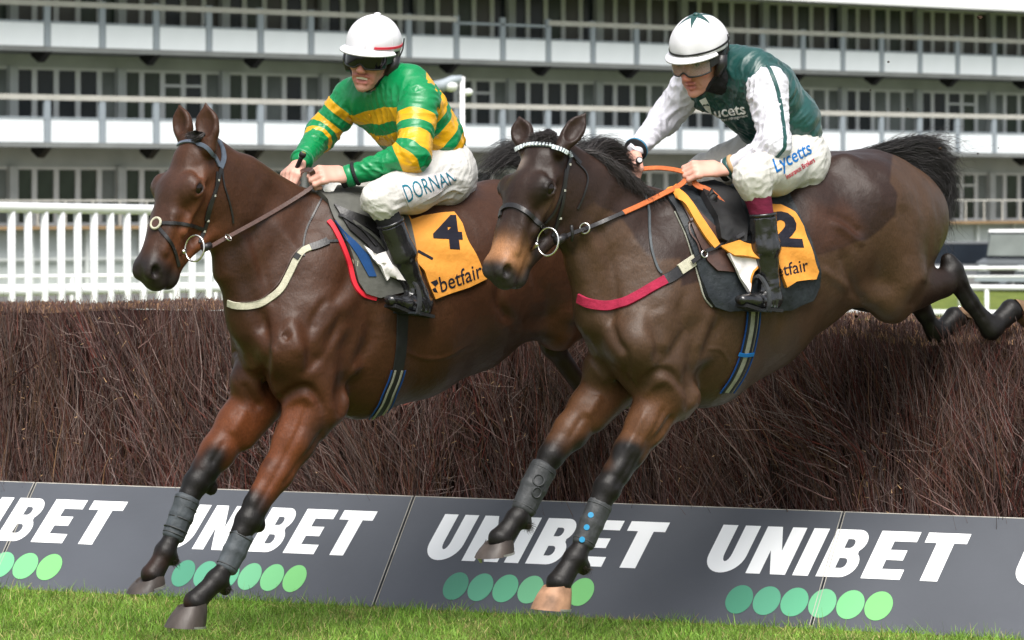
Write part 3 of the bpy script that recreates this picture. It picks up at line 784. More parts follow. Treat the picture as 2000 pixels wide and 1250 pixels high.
def strap_px(name, bvhs, pts, width, material, parent, thick=.003, lift=.002, n=6):
    """strap laid on the surface where the photo shows it; pts in photo pixels (or world points to run round the far side)"""
    cur = spline([(p[0], p[1]) for p in pts], n); Pp = []; Nn = []
    last = None
    for c in cur:
        h = hit(bvhs, c[0], c[1], lift+thick/2)
        if h is None: continue
        Pp.append(h[0]); Nn.append(h[1])
    # even out jumps
    for _ in range(2):
        for i in range(1, len(Pp)-1):
            if abs(Pp[i].y-(Pp[i-1].y+Pp[i+1].y)/2) > .02: Pp[i] = (Pp[i-1]+Pp[i+1])/2
    Nn = [Vector(np.mean([tuple(Nn[j]) for j in range(max(0, i-2), min(len(Nn), i+3))], axis=0)) for i in range(len(Nn))]
    return ribbon(name, Pp, Nn, width, thick, material, parent)
def strap_3d(name, bvhs, pts, width, material, parent, thick=.003, lift=.002, n=6):
    cur = spline([tuple(p) for p in pts], n); Pp = []; Nn = []
    for c in cur:
        q, nn = near(bvhs, c, lift+thick/2); Pp.append(q); Nn.append(nn)
    Nn = [Vector(np.mean([tuple(Nn[j]) for j in range(max(0, i-2), min(len(Nn), i+3))], axis=0)) for i in range(len(Nn))]
    Pp = [Vector(np.mean([tuple(Pp[j]) for j in range(max(0, i-1), min(len(Pp), i+2))], axis=0)) for i in range(len(Pp))]
    return ribbon(name, Pp, Nn, width, thick, material, parent)
# ================================================================== HORSES
def coat_mat(name, rough=.42, sheen=.0):
    m, nt, b = nodes_of(name); a = nt.nodes.new('ShaderNodeAttribute'); a.attribute_name = 'Col'
    tc = nt.nodes.new('ShaderNodeTexCoord'); mp = nt.nodes.new('ShaderNodeMapping'); mp.inputs['Scale'].default_value = (1, 1, .3)
    n1 = nt.nodes.new('ShaderNodeTexNoise'); n1.inputs['Scale'].default_value = 9; n1.inputs['Detail'].default_value = 6
    n2 = nt.nodes.new('ShaderNodeTexNoise'); n2.inputs['Scale'].default_value = 260; n2.inputs['Detail'].default_value = 3
    n3 = nt.nodes.new('ShaderNodeTexNoise'); n3.inputs['Scale'].default_value = 22; n3.inputs['Detail'].default_value = 4
    nt.links.new(tc.outputs['Object'], n1.inputs[0]); nt.links.new(tc.outputs['Object'], mp.inputs[0]); nt.links.new(mp.outputs[0], n2.inputs[0]); nt.links.new(tc.outputs['Object'], n3.inputs[0])
    mr = nt.nodes.new('ShaderNodeMapRange'); mr.inputs[1].default_value = .3; mr.inputs[2].default_value = .7; mr.inputs[3].default_value = .84; mr.inputs[4].default_value = 1.18
    nt.links.new(n1.outputs[0], mr.inputs[0])
    mr2 = nt.nodes.new('ShaderNodeMapRange'); mr2.inputs[1].default_value = .3; mr2.inputs[2].default_value = .7; mr2.inputs[3].default_value = .8; mr2.inputs[4].default_value = 1.2
    nt.links.new(n2.outputs[0], mr2.inputs[0])
    ml = nt.nodes.new('ShaderNodeMath'); ml.operation = 'MULTIPLY'; nt.links.new(mr.outputs[0], ml.inputs[0]); nt.links.new(mr2.outputs[0], ml.inputs[1])
    sc_ = nt.nodes.new('ShaderNodeVectorMath'); sc_.operation = 'SCALE'; nt.links.new(a.outputs['Color'], sc_.inputs[0]); nt.links.new(ml.outputs[0], sc_.inputs['Scale'])
    nt.links.new(sc_.outputs[0], b.inputs['Base Color'])
    bp = nt.nodes.new('ShaderNodeBump'); bp.inputs['Strength'].default_value = .15; bp.inputs['Distance'].default_value = .004
    bp2 = nt.nodes.new('ShaderNodeBump'); bp2.inputs['Strength'].default_value = .20; bp2.inputs['Distance'].default_value = .02
    nt.links.new(n2.outputs[0], bp.inputs['Height']); nt.links.new(n3.outputs[0], bp2.inputs['Height']); nt.links.new(bp2.outputs[0], bp.inputs['Normal']); nt.links.new(bp.outputs[0], b.inputs['Normal'])
    b.inputs['Roughness'].default_value = rough; b.inputs['Specular IOR Level'].default_value = .26
    b.inputs['Sheen Weight'].default_value = sheen; b.inputs['Sheen Roughness'].default_value = .4
    return m
M['coat'] = coat_mat('horse_coat', .46, 0)
M['eye'] = mat('horse_eye', (.010, .006, .004), .04, .35, .2, 30)
M['hoof'] = mat('hoof_horn_dark', (.048, .038, .033), .5, .4, .45, 18, bump=.15, bscale=40, stretch=(1, 1, .3))
M['hoof_tan'] = mat('hoof_horn_tan', (.34, .19, .115), .6, .3, .5, 16, bump=.15, bscale=30)
M['hoof_dirt'] = mat('hoof_muddy_brown', (.17, .105, .062), .8, .2, .6, 22, bump=.5, bscale=50, dirt=(.05, .034, .022))
M['shoe'] = mat('horseshoe_metal', (.42, .41, .39), .35, .5, .2, 40, metal=.8)
M['hair'] = vcol_mat('horse_hair', .45, .5)
VOX = float(__import__('os').environ.get('VOX', '.0062')) if False else .0062

class HP:
    """median plane of a horse: photo pixel + sideways offset (+ towards the viewer's side) -> place in the world"""
    def __init__(s, px, py, d, yaw):
        y = math.radians(yaw); s.h = np.array([-math.cos(y), -math.sin(y), 0]); s.n = np.array([math.sin(y), -math.cos(y), 0])
        s.w = np.array(P(px, py, d)); s.C = s.w.dot(s.n)
    def __call__(s, px, py, lat=0.):
        k = (px-1000)/FPX; d = (s.C+lat)/(k*s.n[0]+s.n[1]); return np.array(P(px, py, d))
    def lat(s, V): return V@s.n-s.C
    def mirror_px(s, V):
        """project points to photo pixels, those on the far side first reflected to the near side"""
        l = s.lat(V); W_ = V+np.where(l < 0, -2*l, 0)[:, None]*s.n
        return 1000+W_[:, 0]*FPX/W_[:, 1], HORY+(EYE-W_[:, 2])*FPX/W_[:, 1]

def head_prims(S, o, a, l, sc_=1.0, pal=(0, 1, 2, 3)):
    """a horse's head; o = poll, a = towards the muzzle, l = the viewer's side, t = face front. pal: face, cheek, muzzle, dark"""
    a = nv(a); l = np.asarray(l, float); l = nv(l-a*l.dot(a)); t = np.cross(a, l)
    if t[2] < 0: t = -t
    sa, st = sc_
    D = lambda x, y, z: o+a*x*sa+t*y*st+l*z*st
    class G:      # scales radii with the head
        @staticmethod
        def seg(p, q, r1, r2=None, k=.03, col=0, **kw):
            f = lambda r: None if r is None else (tuple(v*st for v in r) if hasattr(r, '__len__') else r*st)
            S.seg(p, q, f(r1), f(r2), k, col, **kw)
        @staticmethod
        def ell(c, r, *ar, **kw): S.ell(c, (r[0]*sa, r[1]*st, r[2]*st), *ar, **kw)
    F_, Ck, Mz, Dk = pal
    G.ell(D(.085, -.075, 0), (.095, .060, .068), a, t, .03, F_)                       # cranium
    G.seg(D(.10, -.072, 0), D(.23, -.060, 0), (.050, .064), (.052, .080), .03, F_, up=t)  # forehead
    G.seg(D(.22, -.055, 0), D(.38, -.062, 0), (.050, .076), (.040, .047), .03, F_, up=t)   # nasal bone
    G.seg(D(.38, -.062, 0), D(.52, -.055, 0), (.038, .046), (.030, .040), .025, F_, up=t)
    G.seg(D(.24, -.10, 0), D(.49, -.085, 0), (.055, .062), (.042, .044), .03, Ck, up=t)     # maxilla
    G.seg(D(.10, -.13, 0), D(.28, -.145, 0), (.085, .055), (.065, .055), .03, Ck, up=t)
    for sd_ in (1, -1):
        G.ell(D(.205, -.047, .075*sd_), (.050, .029, .022), a, t, .035, F_)         # orbit
        G.seg(D(.13, -.085, .058*sd_), D(.20, -.045, .085*sd_), .015, .015, .03, F_)    # brow arch
        G.seg(D(.22, -.082, .078*sd_), D(.37, -.095, .058*sd_), .013, .009, .022, Ck)   # facial crest
        G.ell(D(.155, -.165, .048*sd_), (.115, .10, .030), a, t, .025, Ck)           # jowl
        G.seg(D(.21, -.235, .038*sd_), D(.46, -.140, .020*sd_), .024, .018, .03, Ck)   # jaw bone
        G.seg(D(.33, -.045, .045*sd_), D(.47, -.062, .043*sd_), .012, .012, .02, F_)
        G.ell(D(.540, -.058, .030*sd_), (.046, .027, .024), a, t, .02, Mz)           # nostril wing
    G.ell(D(.535, -.085, 0), (.058, .042, .042), a, t, .03, Mz)
    G.ell(D(.572, -.103, 0), (.032, .028, .036), a, t, .025, Mz)                      # upper lip
    G.ell(D(.530, -.142, 0), (.045, .022, .028), a, t, .022, Mz)                     # lower lip
    G.seg(D(.44, -.135, 0), D(.53, -.140, 0), .030, .022, .03, Mz)
    for sd_ in (1, -1):
        G.ell(D(.556, -.060, .053*sd_), (.026, .013, .024), nv(a*.8-t*.6), nv(a*.6+t*.8), .010, Dk, op='-')
        G.seg(D(.55, -.124, .040*sd_), D(.475, -.116, .046*sd_), .0055, .004, .006, Dk, op='-')    # mouth line
        G.ell(D(.212, -.056, .116*sd_), (.024, .016, .022), a, t, .008, Dk, op='-')          # eye socket
        lid = [D(.212+.031*math.cos(w_), -.056+(.019 if math.sin(w_) > 0 else .016)*math.sin(w_), (.1055-.013*abs(math.cos(w_)))*sd_) for w_ in np.linspace(0, 2*math.pi, 11)]
        for q_, (u_, v_) in enumerate(zip(lid[:-1], lid[1:])): G.seg(u_, v_, .0078 if q_ < 5 else .0055, None, .007, Dk)
        G.seg(D(.11, -.015, .058*sd_), D(.165, -.05, .085*sd_), .006, .006, .03, F_, op='-')   # temple hollow
        G.seg(D(.30, -.115, .078*sd_), D(.40, -.128, .066*sd_), .008, .006, .03, Ck, op='-')  # hollow under the crest
        pass
    return D, a, t, l
def ear(S, base, tip, face, k=.02, col=0, wid=.042):
    """cupped ear, hollow turned to `face`"""
    base = np.array(base, float); tip = np.array(tip, float); v = tip-base; L = np.linalg.norm(v); a = v/L; f = np.array(face, float); f = nv(f-a*f.dot(a))
    S.seg(base-a*.02, base+v*.25, (.026, .026), (.024, wid*.72), k, col, up=f)
    S.ell(base+v*.46, (L*.40, .021, wid*.86), a, f, .018, col)
    S.seg(base+v*.60, base+v*.97, (.017, wid*.62), (.006, .006), .012, col, up=f)
    S.ell(base+v*.50+f*.020, (L*.36, .018, wid*.58), a, f, .008, 3, op='-')
    S.seg(base+v*.6+f*.014, base+v*.88+f*.009, (.010, wid*.36), (.004, .006), .006, 3, up=f, op='-')
def hoof(name, coronet, sole, fwd, up, parent, m, size=.066):
    """hoof wall as a sloping cone with flat sole and shoe. coronet, sole = centres; fwd = toe direction; up = away from the sole"""
    up = nv(up); fwd = np.array(fwd, float); fwd = nv(fwd-up*fwd.dot(up)); sd_ = np.cross(up, fwd); n = 20
    sole = np.array(sole, float); cor = np.array(coronet, float)
    def ring(c, r, tilt=0):
        out = []
        for k in range(n):
            an = 2*math.pi*k/n; x = math.cos(an); y = math.sin(an)
            rr = r*(1.12 if x > 0 else .96-.16*(abs(y) < .35))
            out.append(c+fwd*rr*x+sd_*rr*.93*y+up*tilt*x)
        return out
    rs = [ring(cor+up*.006, size*.64, .010), ring(cor, size*.71, .010), ring(cor*.66+sole*.34, size*.86, .006), ring(cor*.3+sole*.7, size*.96, .002), ring(sole, size, 0), ring(sole, size*.8, 0)]
    mb = MB(); mb.v = [tuple(p) for r in rs for p in r]
    mb.f = [(i*n+k, i*n+(k+1) % n, (i+1)*n+(k+1) % n, (i+1)*n+k) for i in range(5) for k in range(n)]+[tuple(range(n))[::-1], tuple(5*n+k for k in range(n))]
    o = mb.build(name, m, parent, auto=.9)
    # shoe: open ring under the wall, with toe clip
    mb = MB(); pts = []
    for k in range(-8, 9):
        an = math.pi*.86*k/8; pts.append(Vector(sole+fwd*size*.93*math.cos(an)+sd_*size*.86*math.sin(an)-up*.004))
    mb.tube(pts, 1, flat=(.006, .0035), up=tuple(up)); sh = mb.build('shoe', M['shoe'], o)
    c = sole+fwd*size*1.04; mb = MB(); mb.prism([(-.012, 0), (.012, 0), (.004, .017), (-.004, .017)], c, sd_, nv(up*.95-fwd*.3), -fwd*.004); mb.build('toe_clip', M['shoe'], o)
    return o
def sd_line(x, y, pts):
    d = np.full(x.shape, 1e9); pts = spline(pts, 4)
    L = len(pts)-1; tb = np.zeros(x.shape)
    for i in range(L):
        a, b = np.array(pts[i]), np.array(pts[i+1]); e = b-a; t = np.clip(((x-a[0])*e[0]+(y-a[1])*e[1])/(e@e+1e-9), 0, 1)
        q = np.hypot(x-a[0]-e[0]*t, y-a[1]-e[1]*t); m = q < d; d = np.where(m, q, d); tb = np.where(m, (i+t)/L, tb)
    return d, tb
def relief(V, Q, plane, lines):
    """creases and ridges between muscles, veins: (side, photo points, height in m, width in px)"""
    N = normals_of(V, Q); lt = plane.lat(V); px = 1000+V[:, 0]*FPX/V[:, 1]; py = HORY+(EYE-V[:, 2])*FPX/V[:, 1]; mx_, my_ = plane.mirror_px(V)
    cam_ = np.array(CAMP)-V; face = (N*cam_).sum(1)/np.linalg.norm(cam_, axis=1); nl = N@plane.n
    off = np.zeros(len(V))
    for side, pts, amp, w in lines:
        if side == 'b': x, y, m = mx_, my_, np.clip(np.abs(nl)*2, 0, 1)*(lt*nl > 0)
        else: x, y, m = px, py, np.clip(face*3, 0, 1)*((lt > -.02) if side == 'n' else (lt < .04) if side == 'f' else 1)
        d, t = sd_line(x, y, pts); off += amp*np.exp(-(d/w)**2)*np.clip(np.minimum(t, 1-t)*5+.15, 0, 1)*m
    return V+N*off[:, None]
def build_body(S, pal, plane, parent, name, h=VOX, extra=None, amp=.0016, lines=()):
    V, Q = surface(S, h); V = smooth_mesh(V, Q, 2, .45)
    V = relief(V, Q, plane, lines)
    N = normals_of(V, Q); V = V+N*(noise3(V, 26, 3)*amp+noise3(V, 60, 5)*amp*.45)[:, None]
    col = prim_colors(S, V, pal)
    if extra: col = extra(V, col, N)
    col = np.concatenate([np.clip(col, 0, 1), np.ones((len(V), 1))], 1)
    o = mesh_np(name, V, Q, parent, M['coat'], True, {'Col': ('FLOAT_COLOR', col)})
    return V, Q, o
def px_blend(col, plane, V, poly, c, soft=6, noise=0, mask=None, mirror=True, seed=1):
    if mirror: x, y = plane.mirror_px(V)
    else: x, y = 1000+V[:, 0]*FPX/V[:, 1], HORY+(EYE-V[:, 2])*FPX/V[:, 1]
    d = sd_poly(x, y, poly)+noise*noise3(V, 45, seed)
    w = np.clip(.5-d/soft, 0, 1); w = w*w*(3-2*w)
    if mask is not None: w = w*mask
    return col*(1-w[:, None])+np.array(c)*w[:, None]
def ball_blend(col, V, c, r, colr, soft=.3, amt=1.):
    d = np.linalg.norm((V-np.array(c)), axis=1)/r; w = np.clip((1-d)/soft, 0, 1); w = amt*w*w*(3-2*w)
    return col*(1-w[:, None])+np.array(colr)*w[:, None]

def leg(S, pts, k=.022, col=0, up=(0, 0, 1), cols=None):
    if col == 5: pts = [(a, tuple(np.array(r)*(.87 if j < len(pts)-2 else 1.0)) if hasattr(r, '__len__') else r*(.87 if j < len(pts)-2 else 1.0 if j < len(pts)-1 else 1.10)) for j, (a, r) in enumerate(pts)]
    for i, ((a, ra), (b, rb)) in enumerate(zip(pts[:-1], pts[1:])): S.seg(a, b, ra, rb, k, cols[i] if cols else col, up)

# ---------------------------------------------------------------- horse one (left)
def make_horse_one():
    H = HP(650, 380, 14.1, 37)
    t = empty('horse', (H(620, 1220)[0], H(620, 1220)[1], 0))
    tag(t, 'dark bay horse on the left, landing, ridden by the jockey in gold hoops', 'horse', 'horses jumping the fence')
    S = Sculpt()
    # 0 coat, 1 reddish coat, 2 muzzle, 3 near-black, 4 dark coat, 5 leg black
    pal = {0: (.044, .0172, .0080), 1: (.135, .037, .011), 2: (.020, .014, .013), 3: (.012, .009, .008), 4: (.022, .010, .0065), 5: (.0070, .0058, .0052)}
    k = .05
    S.chain([(H(560, 640), (.20, .145)), (H(605, 600), (.355, .20)), (H(690, 596), (.41, .245)), (H(790, 575), (.385, .28)), (H(890, 548), (.345, .285)), (H(975, 512), (.30, .27)), (H(1050, 500), (.265, .255)), (H(1085, 500), (.21, .20))], k, 0)
    upn = H(490, 310)-H(425, 490)
    S.chain([(H(425, 365), (.115, .060)), (H(463, 396), (.150, .066)), (H(507, 474), (.215, .088)), (H(560, 545), (.285, .145)), (H(600, 600), (.33, .19))], .05, 0, up=upn)
    S.seg(H(425, 300), H(480, 330), .035, .04, .03, 0); S.seg(H(480, 330), H(600, 410), .04, .06, .05, 0); S.seg(H(600, 410), H(720, 420), .06, .07, .05, 0)   # crest, withers
    # windpipe and jugular groove
    S.seg(H(455, 470, .02), H(496, 640, .02), .042, .062, .05, 4)
    S.seg(H(455, 480, .085), H(515, 640, .12), .012, .018, .05, 4, op='-')
    # shoulders
    S.seg(H(668, 440, .09), H(566, 675, .150), (.07, .085), (.085, .09), .08, 0, up=H.n)
    S.seg(H(568, 690, .150), H(638, 785, .150), .088, .085, .07, 0)
    S.seg(H(640, 600, .175), H(660, 720, .185), (.06, .11), (.05, .09), .05, 0, up=H.n)
    S.seg(H(500, 620, -.14), H(506, 700, -.135), .095, .10, .05, 0)
    S.ell(H(570, 745, .09), (.085, .078, .078), k=.05, col=0); S.ell(H(492, 745, -.085), (.085, .08, .08), k=.03, col=0)
    S.seg(H(532, 700, .0), H(540, 800, .0), .016, .022, .035, 4, op='-')
    S.seg(H(590, 560, .25), H(612, 700, .25), .018, .014, .05, 0, op='-')
    S.seg(H(690, 640, .265), H(668, 800, .22), .018, .018, .05, 0, op='-')       # behind the elbow
    for i in range(4): S.seg(H(752+i*34, 640-i*9, .300), H(735+i*36, 745-i*14, .262), .009, .009, .02, 0, op='-')   # rib hints
    # haunches
    S.seg(H(1045, 455, .12), H(1085, 600, .14), (.16, .16), (.12, .11), .05, 0, up=H.n); S.seg(H(1045, 455, -.12), H(1075, 600, -.14), .16, .11, .05, 0)
    S.ell(H(1090, 645, .14), (.075, .07, .07), k=.04, col=1)
    S.seg(H(1000, 640, .17), H(1075, 640, .15), .035, .05, .05, 0)
    S.seg(H(1090, 640, .13), H(1180, 610, .12), .08, .05, .03, 0); S.seg(H(1075, 640, -.13), H(1082, 676, -.12), .07, .05, .03, 4)
    leg(S, [(H(1180, 610, .12), .05), (H(1230, 690, .12), .034), (H(1250, 720, .12), .043), (H(1270, 700, .12), .034)], .02, 5)
    leg(S, [(H(1080, 674, -.12), .048), (H(1148, 775, -.12), .034), (H(1160, 792, -.12), .043), (H(1185, 780, -.12), .034)], .02, 5)
    # forelegs
    near_ = [(H(608, 792, .13), (.098, .092)), (H(575, 862, .128), (.073, .067)), (H(540, 925, .12), (.058, .053)), (H(500, 985, .12), (.046, .044))]
    leg(S, near_, .03, 1)
    leg(S, [(H(500, 988, .12), .050), (H(484, 1018, .12), .053), (H(470, 1042, .12), .040), (H(455, 1075, .12), (.033, .029)), (H(440, 1108, .12), (.034, .030)), (H(424, 1132, .12), .045), (H(398, 1158, .12), .034), (H(382, 1176, .12), .040)], .016, 5)
    S.ell(H(505, 1025, .12), (.03, .026, .02), k=.015, col=5); S.ell(H(440, 1150, .12), (.026, .022, .022), k=.02, col=5)
    S.seg(H(634, 806, .15), H(622, 838, .14), .045, .032, .04, 1)               # point of elbow
    S.seg(H(628, 850, .20), H(560, 945, .18), .010, .008, .02, 1, op='-')
    S.seg(H(590, 830, .21), H(528, 935, .18), .008, .007, .018, 1, op='-')
    far_ = [(H(500, 780, -.11), (.092, .090)), (H(462, 830, -.115), (.074, .068)), (H(425, 882, -.12), (.062, .058)), (H(402, 915, -.12), .052)]
    leg(S, far_, .03, 1)
    leg(S, [(H(402, 915, -.12), .052), (H(384, 942, -.12), .053), (H(370, 968, -.12), .042), (H(352, 1010, -.12), .034), (H(336, 1050, -.12), .034), (H(322, 1078, -.12), .044), (H(308, 1105, -.12), .033), (H(298, 1122, -.12), .040)], .016, 5)
    S.seg(H(520, 800, -.08), H(480, 860, -.09), .05, .03, .04, 1)
    S.ell(H(412, 952, -.12), (.028, .024, .02), k=.015, col=5); S.ell(H(338, 1092, -.12), (.026, .022, .022), k=.02, col=5)
    # head
    o = H(362, 252, 0.0)
    D, a, tt, l = head_prims(S, o, (-.336, -.296, -.90), (.66, -.75, 0), (.95, 1.2), (0, 0, 2, 3))
    S.seg(D(.06, -.09, 0), H(440, 370), (.09, .062), (.12, .065), .04, 0, up=upn); S.seg(D(.16, -.15, 0), H(445, 430), (.07, .055), (.13, .065), .04, 4, up=upn)
    e1 = P(361, 272, proj_d(D(0.01, -.03, -.06))); e2 = P(408, 280, proj_d(D(0.02, -.03, .065)))
    ear(S, e1, P(350, 203, e1.y+.02), (-.55, -.7, .3), col=0, wid=.050); ear(S, e2, P(402, 200, e2.y+.02), (-.45, -.85, .2), col=0, wid=.058)
    def paint(V, col, N):
        x, y = H.mirror_px(V); lt = H.lat(V)
        # lower chest and belly a shade redder; upper neck and back darker
        w = np.clip((y-560)/200, 0, 1)*.35; col = col*(1-w[:, None])+np.array((.075, .026, .011))*w[:, None]*1+0*col
        col = px_blend(col, H, V, [(330, 1300), (380, 860), (452, 850), (500, 960), (575, 1000), (560, 1300)], pal[5], 60, 24, np.clip((y-835)/50, 0, 1))
        col = px_blend(col, H, V, [(620, 775), (650, 800), (655, 860), (600, 1000), (560, 960)], (.045, .018, .010), 50, 10)
        # face
        q = V-D(0, 0, 0); qa, qt, ql = q@a/.95, q@tt/1.2, q@l/1.2
        inh = (qa > -.05) & (qa < .66) & (np.abs(ql) < .12) & (qt < .06); inh = inh*np.clip((qt+.25)/.03, 0, 1)*np.clip((qa*1.6+qt*1.6+.38)/.05, 0, 1)
        reds = np.exp(-((qa-.40)/.10)**2)*np.clip((-.04-qt)/.05, 0, 1)*inh; col = col*(1-.85*reds[:, None])+np.array((.17, .055, .022))*.85*reds[:, None]
        ring = np.exp(-(((qa-.205)/.075)**2+((qt+.075)/.05)**2))*(np.abs(ql) > .04)*inh; col = col*(1-.6*ring[:, None])+np.array((.15, .05, .02))*.6*ring[:, None]
        br = np.exp(-((qt+.01)/.03)**2)*np.clip((qa-.1)/.1, 0, 1)*np.clip((.5-qa)/.1, 0, 1)*inh; col = col*(1-.5*br[:, None])+np.array((.045, .022, .016))*.5*br[:, None]
        mz = np.clip((qa-.485)/.05, 0, 1)*inh; col = col*(1-mz[:, None])+np.array((.022, .016, .015))*mz[:, None]
        for sd_ in (1, -1):
            col = ball_blend(col, V, D(.556, -.058, .053*sd_), .026, (.006, .004, .004), .5); col = ball_blend(col, V, D(.212, -.056, .10*sd_), .026, (.012, .008, .007), .5)
        col = ball_blend(col, V, D(.165, -.004, .02), .010, (.4, .36, .33), .7)
        return col
    LN = [('a', [(510, 602), (519, 675), (517, 734), (538, 790)], -.016, 11), ('b', [(729, 590), (724, 661), (694, 712), (674, 753), (652, 800)], -.013, 14), ('b', [(668, 600), (659, 628), (641, 675), (611, 712), (585, 738)], -.008, 9),
          ('b', [(640, 580), (615, 617), (608, 646)], -.007, 8), ('n', [(541, 788), (567, 764), (600, 758), (622, 780), (634, 812)], -.013, 9), ('n', [(545, 808), (570, 784), (598, 776), (614, 795)], .008, 10),
          ('n', [(552, 650), (565, 662)], -.012, 9), ('f', [(452, 684), (464, 690)], -.010, 8), ('f', [(486, 650), (500, 680), (515, 700)], -.009, 9), ('f', [(471, 745), (490, 778), (510, 800)], -.010, 9),
          ('n', [(526, 668), (534, 697), (532, 753), (545, 778)], .009, 9), ('b', [(600, 690), (626, 646), (677, 598), (700, 560)], .009, 16), ('b', [(604, 780), (592, 815), (576, 855), (545, 910)], -.006, 6), ('n', [(566, 800), (548, 840), (528, 890)], .005, 8),
          ('b', [(620, 700), (650, 670), (690, 620)], .008, 12), ('b', [(560, 620), (580, 650), (585, 700)], .008, 16), ('b', [(480, 430), (500, 480), (520, 560), (530, 600)], -.009, 12), ('b', [(540, 420), (560, 470), (575, 540)], .007, 20),
          ('b', [(985, 540), (975, 590), (1000, 632)], -.014, 12), ('b', [(1000, 480), (1040, 520), (1060, 590)], -.009, 14), ('b', [(760, 640), (800, 690), (860, 700), (920, 670)], .003, 4), ('b', [(640, 600), (670, 560), (690, 500)], -.007, 12),
          ('n', [(350, 400), (372, 420), (388, 452)], -.004, 6), ('n', [(330, 420), (345, 450), (352, 480)], .003, 3), ('n', [(372, 470), (385, 500), (400, 520)], -.004, 5),
          ('n', [(560, 890), (520, 960), (498, 1000)], -.005, 6), ('n', [(530, 900), (500, 950), (482, 985)], .004, 7), ('f', [(440, 860), (410, 910)], -.005, 6), ('n', [(462, 1045), (440, 1100)], -.003, 4), ('f', [(480, 800), (450, 850)], .007, 10)]
    V, Q, body = build_body(S, pal, H, t, 'body', extra=paint, lines=LN)
    for sd_ in (1, -1):
        mb = MB(); mb.sphere(D(.212, -.056, .080*sd_), .0315, nu=20, nv=14); mb.build('eye', M['eye'], t, smooth=True)
    hf = lambda cpx, cpy, tpx, tpy, hpx, hpy, lt, m, s=.066: hoof('hoof', H(cpx, cpy, lt), (np.array(H(tpx, tpy, lt))+H(hpx, hpy, lt))/2, H(tpx, tpy, lt)-H(hpx, hpy, lt), np.cross(nv(H(tpx, tpy, lt)-H(hpx, hpy, lt)), H.n)*(-1), t, m, s)
    hf(378, 1180, 325, 1226, 402, 1226, .12, M['hoof'], .071); hf(293, 1126, 253, 1160, 322, 1141, -.12, M['hoof'], .069)
    hf(1275, 695, 1300, 660, 1300, 690, .12, M['hoof']); hf(1195, 775, 1215, 760, 1215, 775, -.12, M['hoof'])
    return t, H, D, (a, tt, l), V, Q, S
def proj_d(p): return float(p[1])

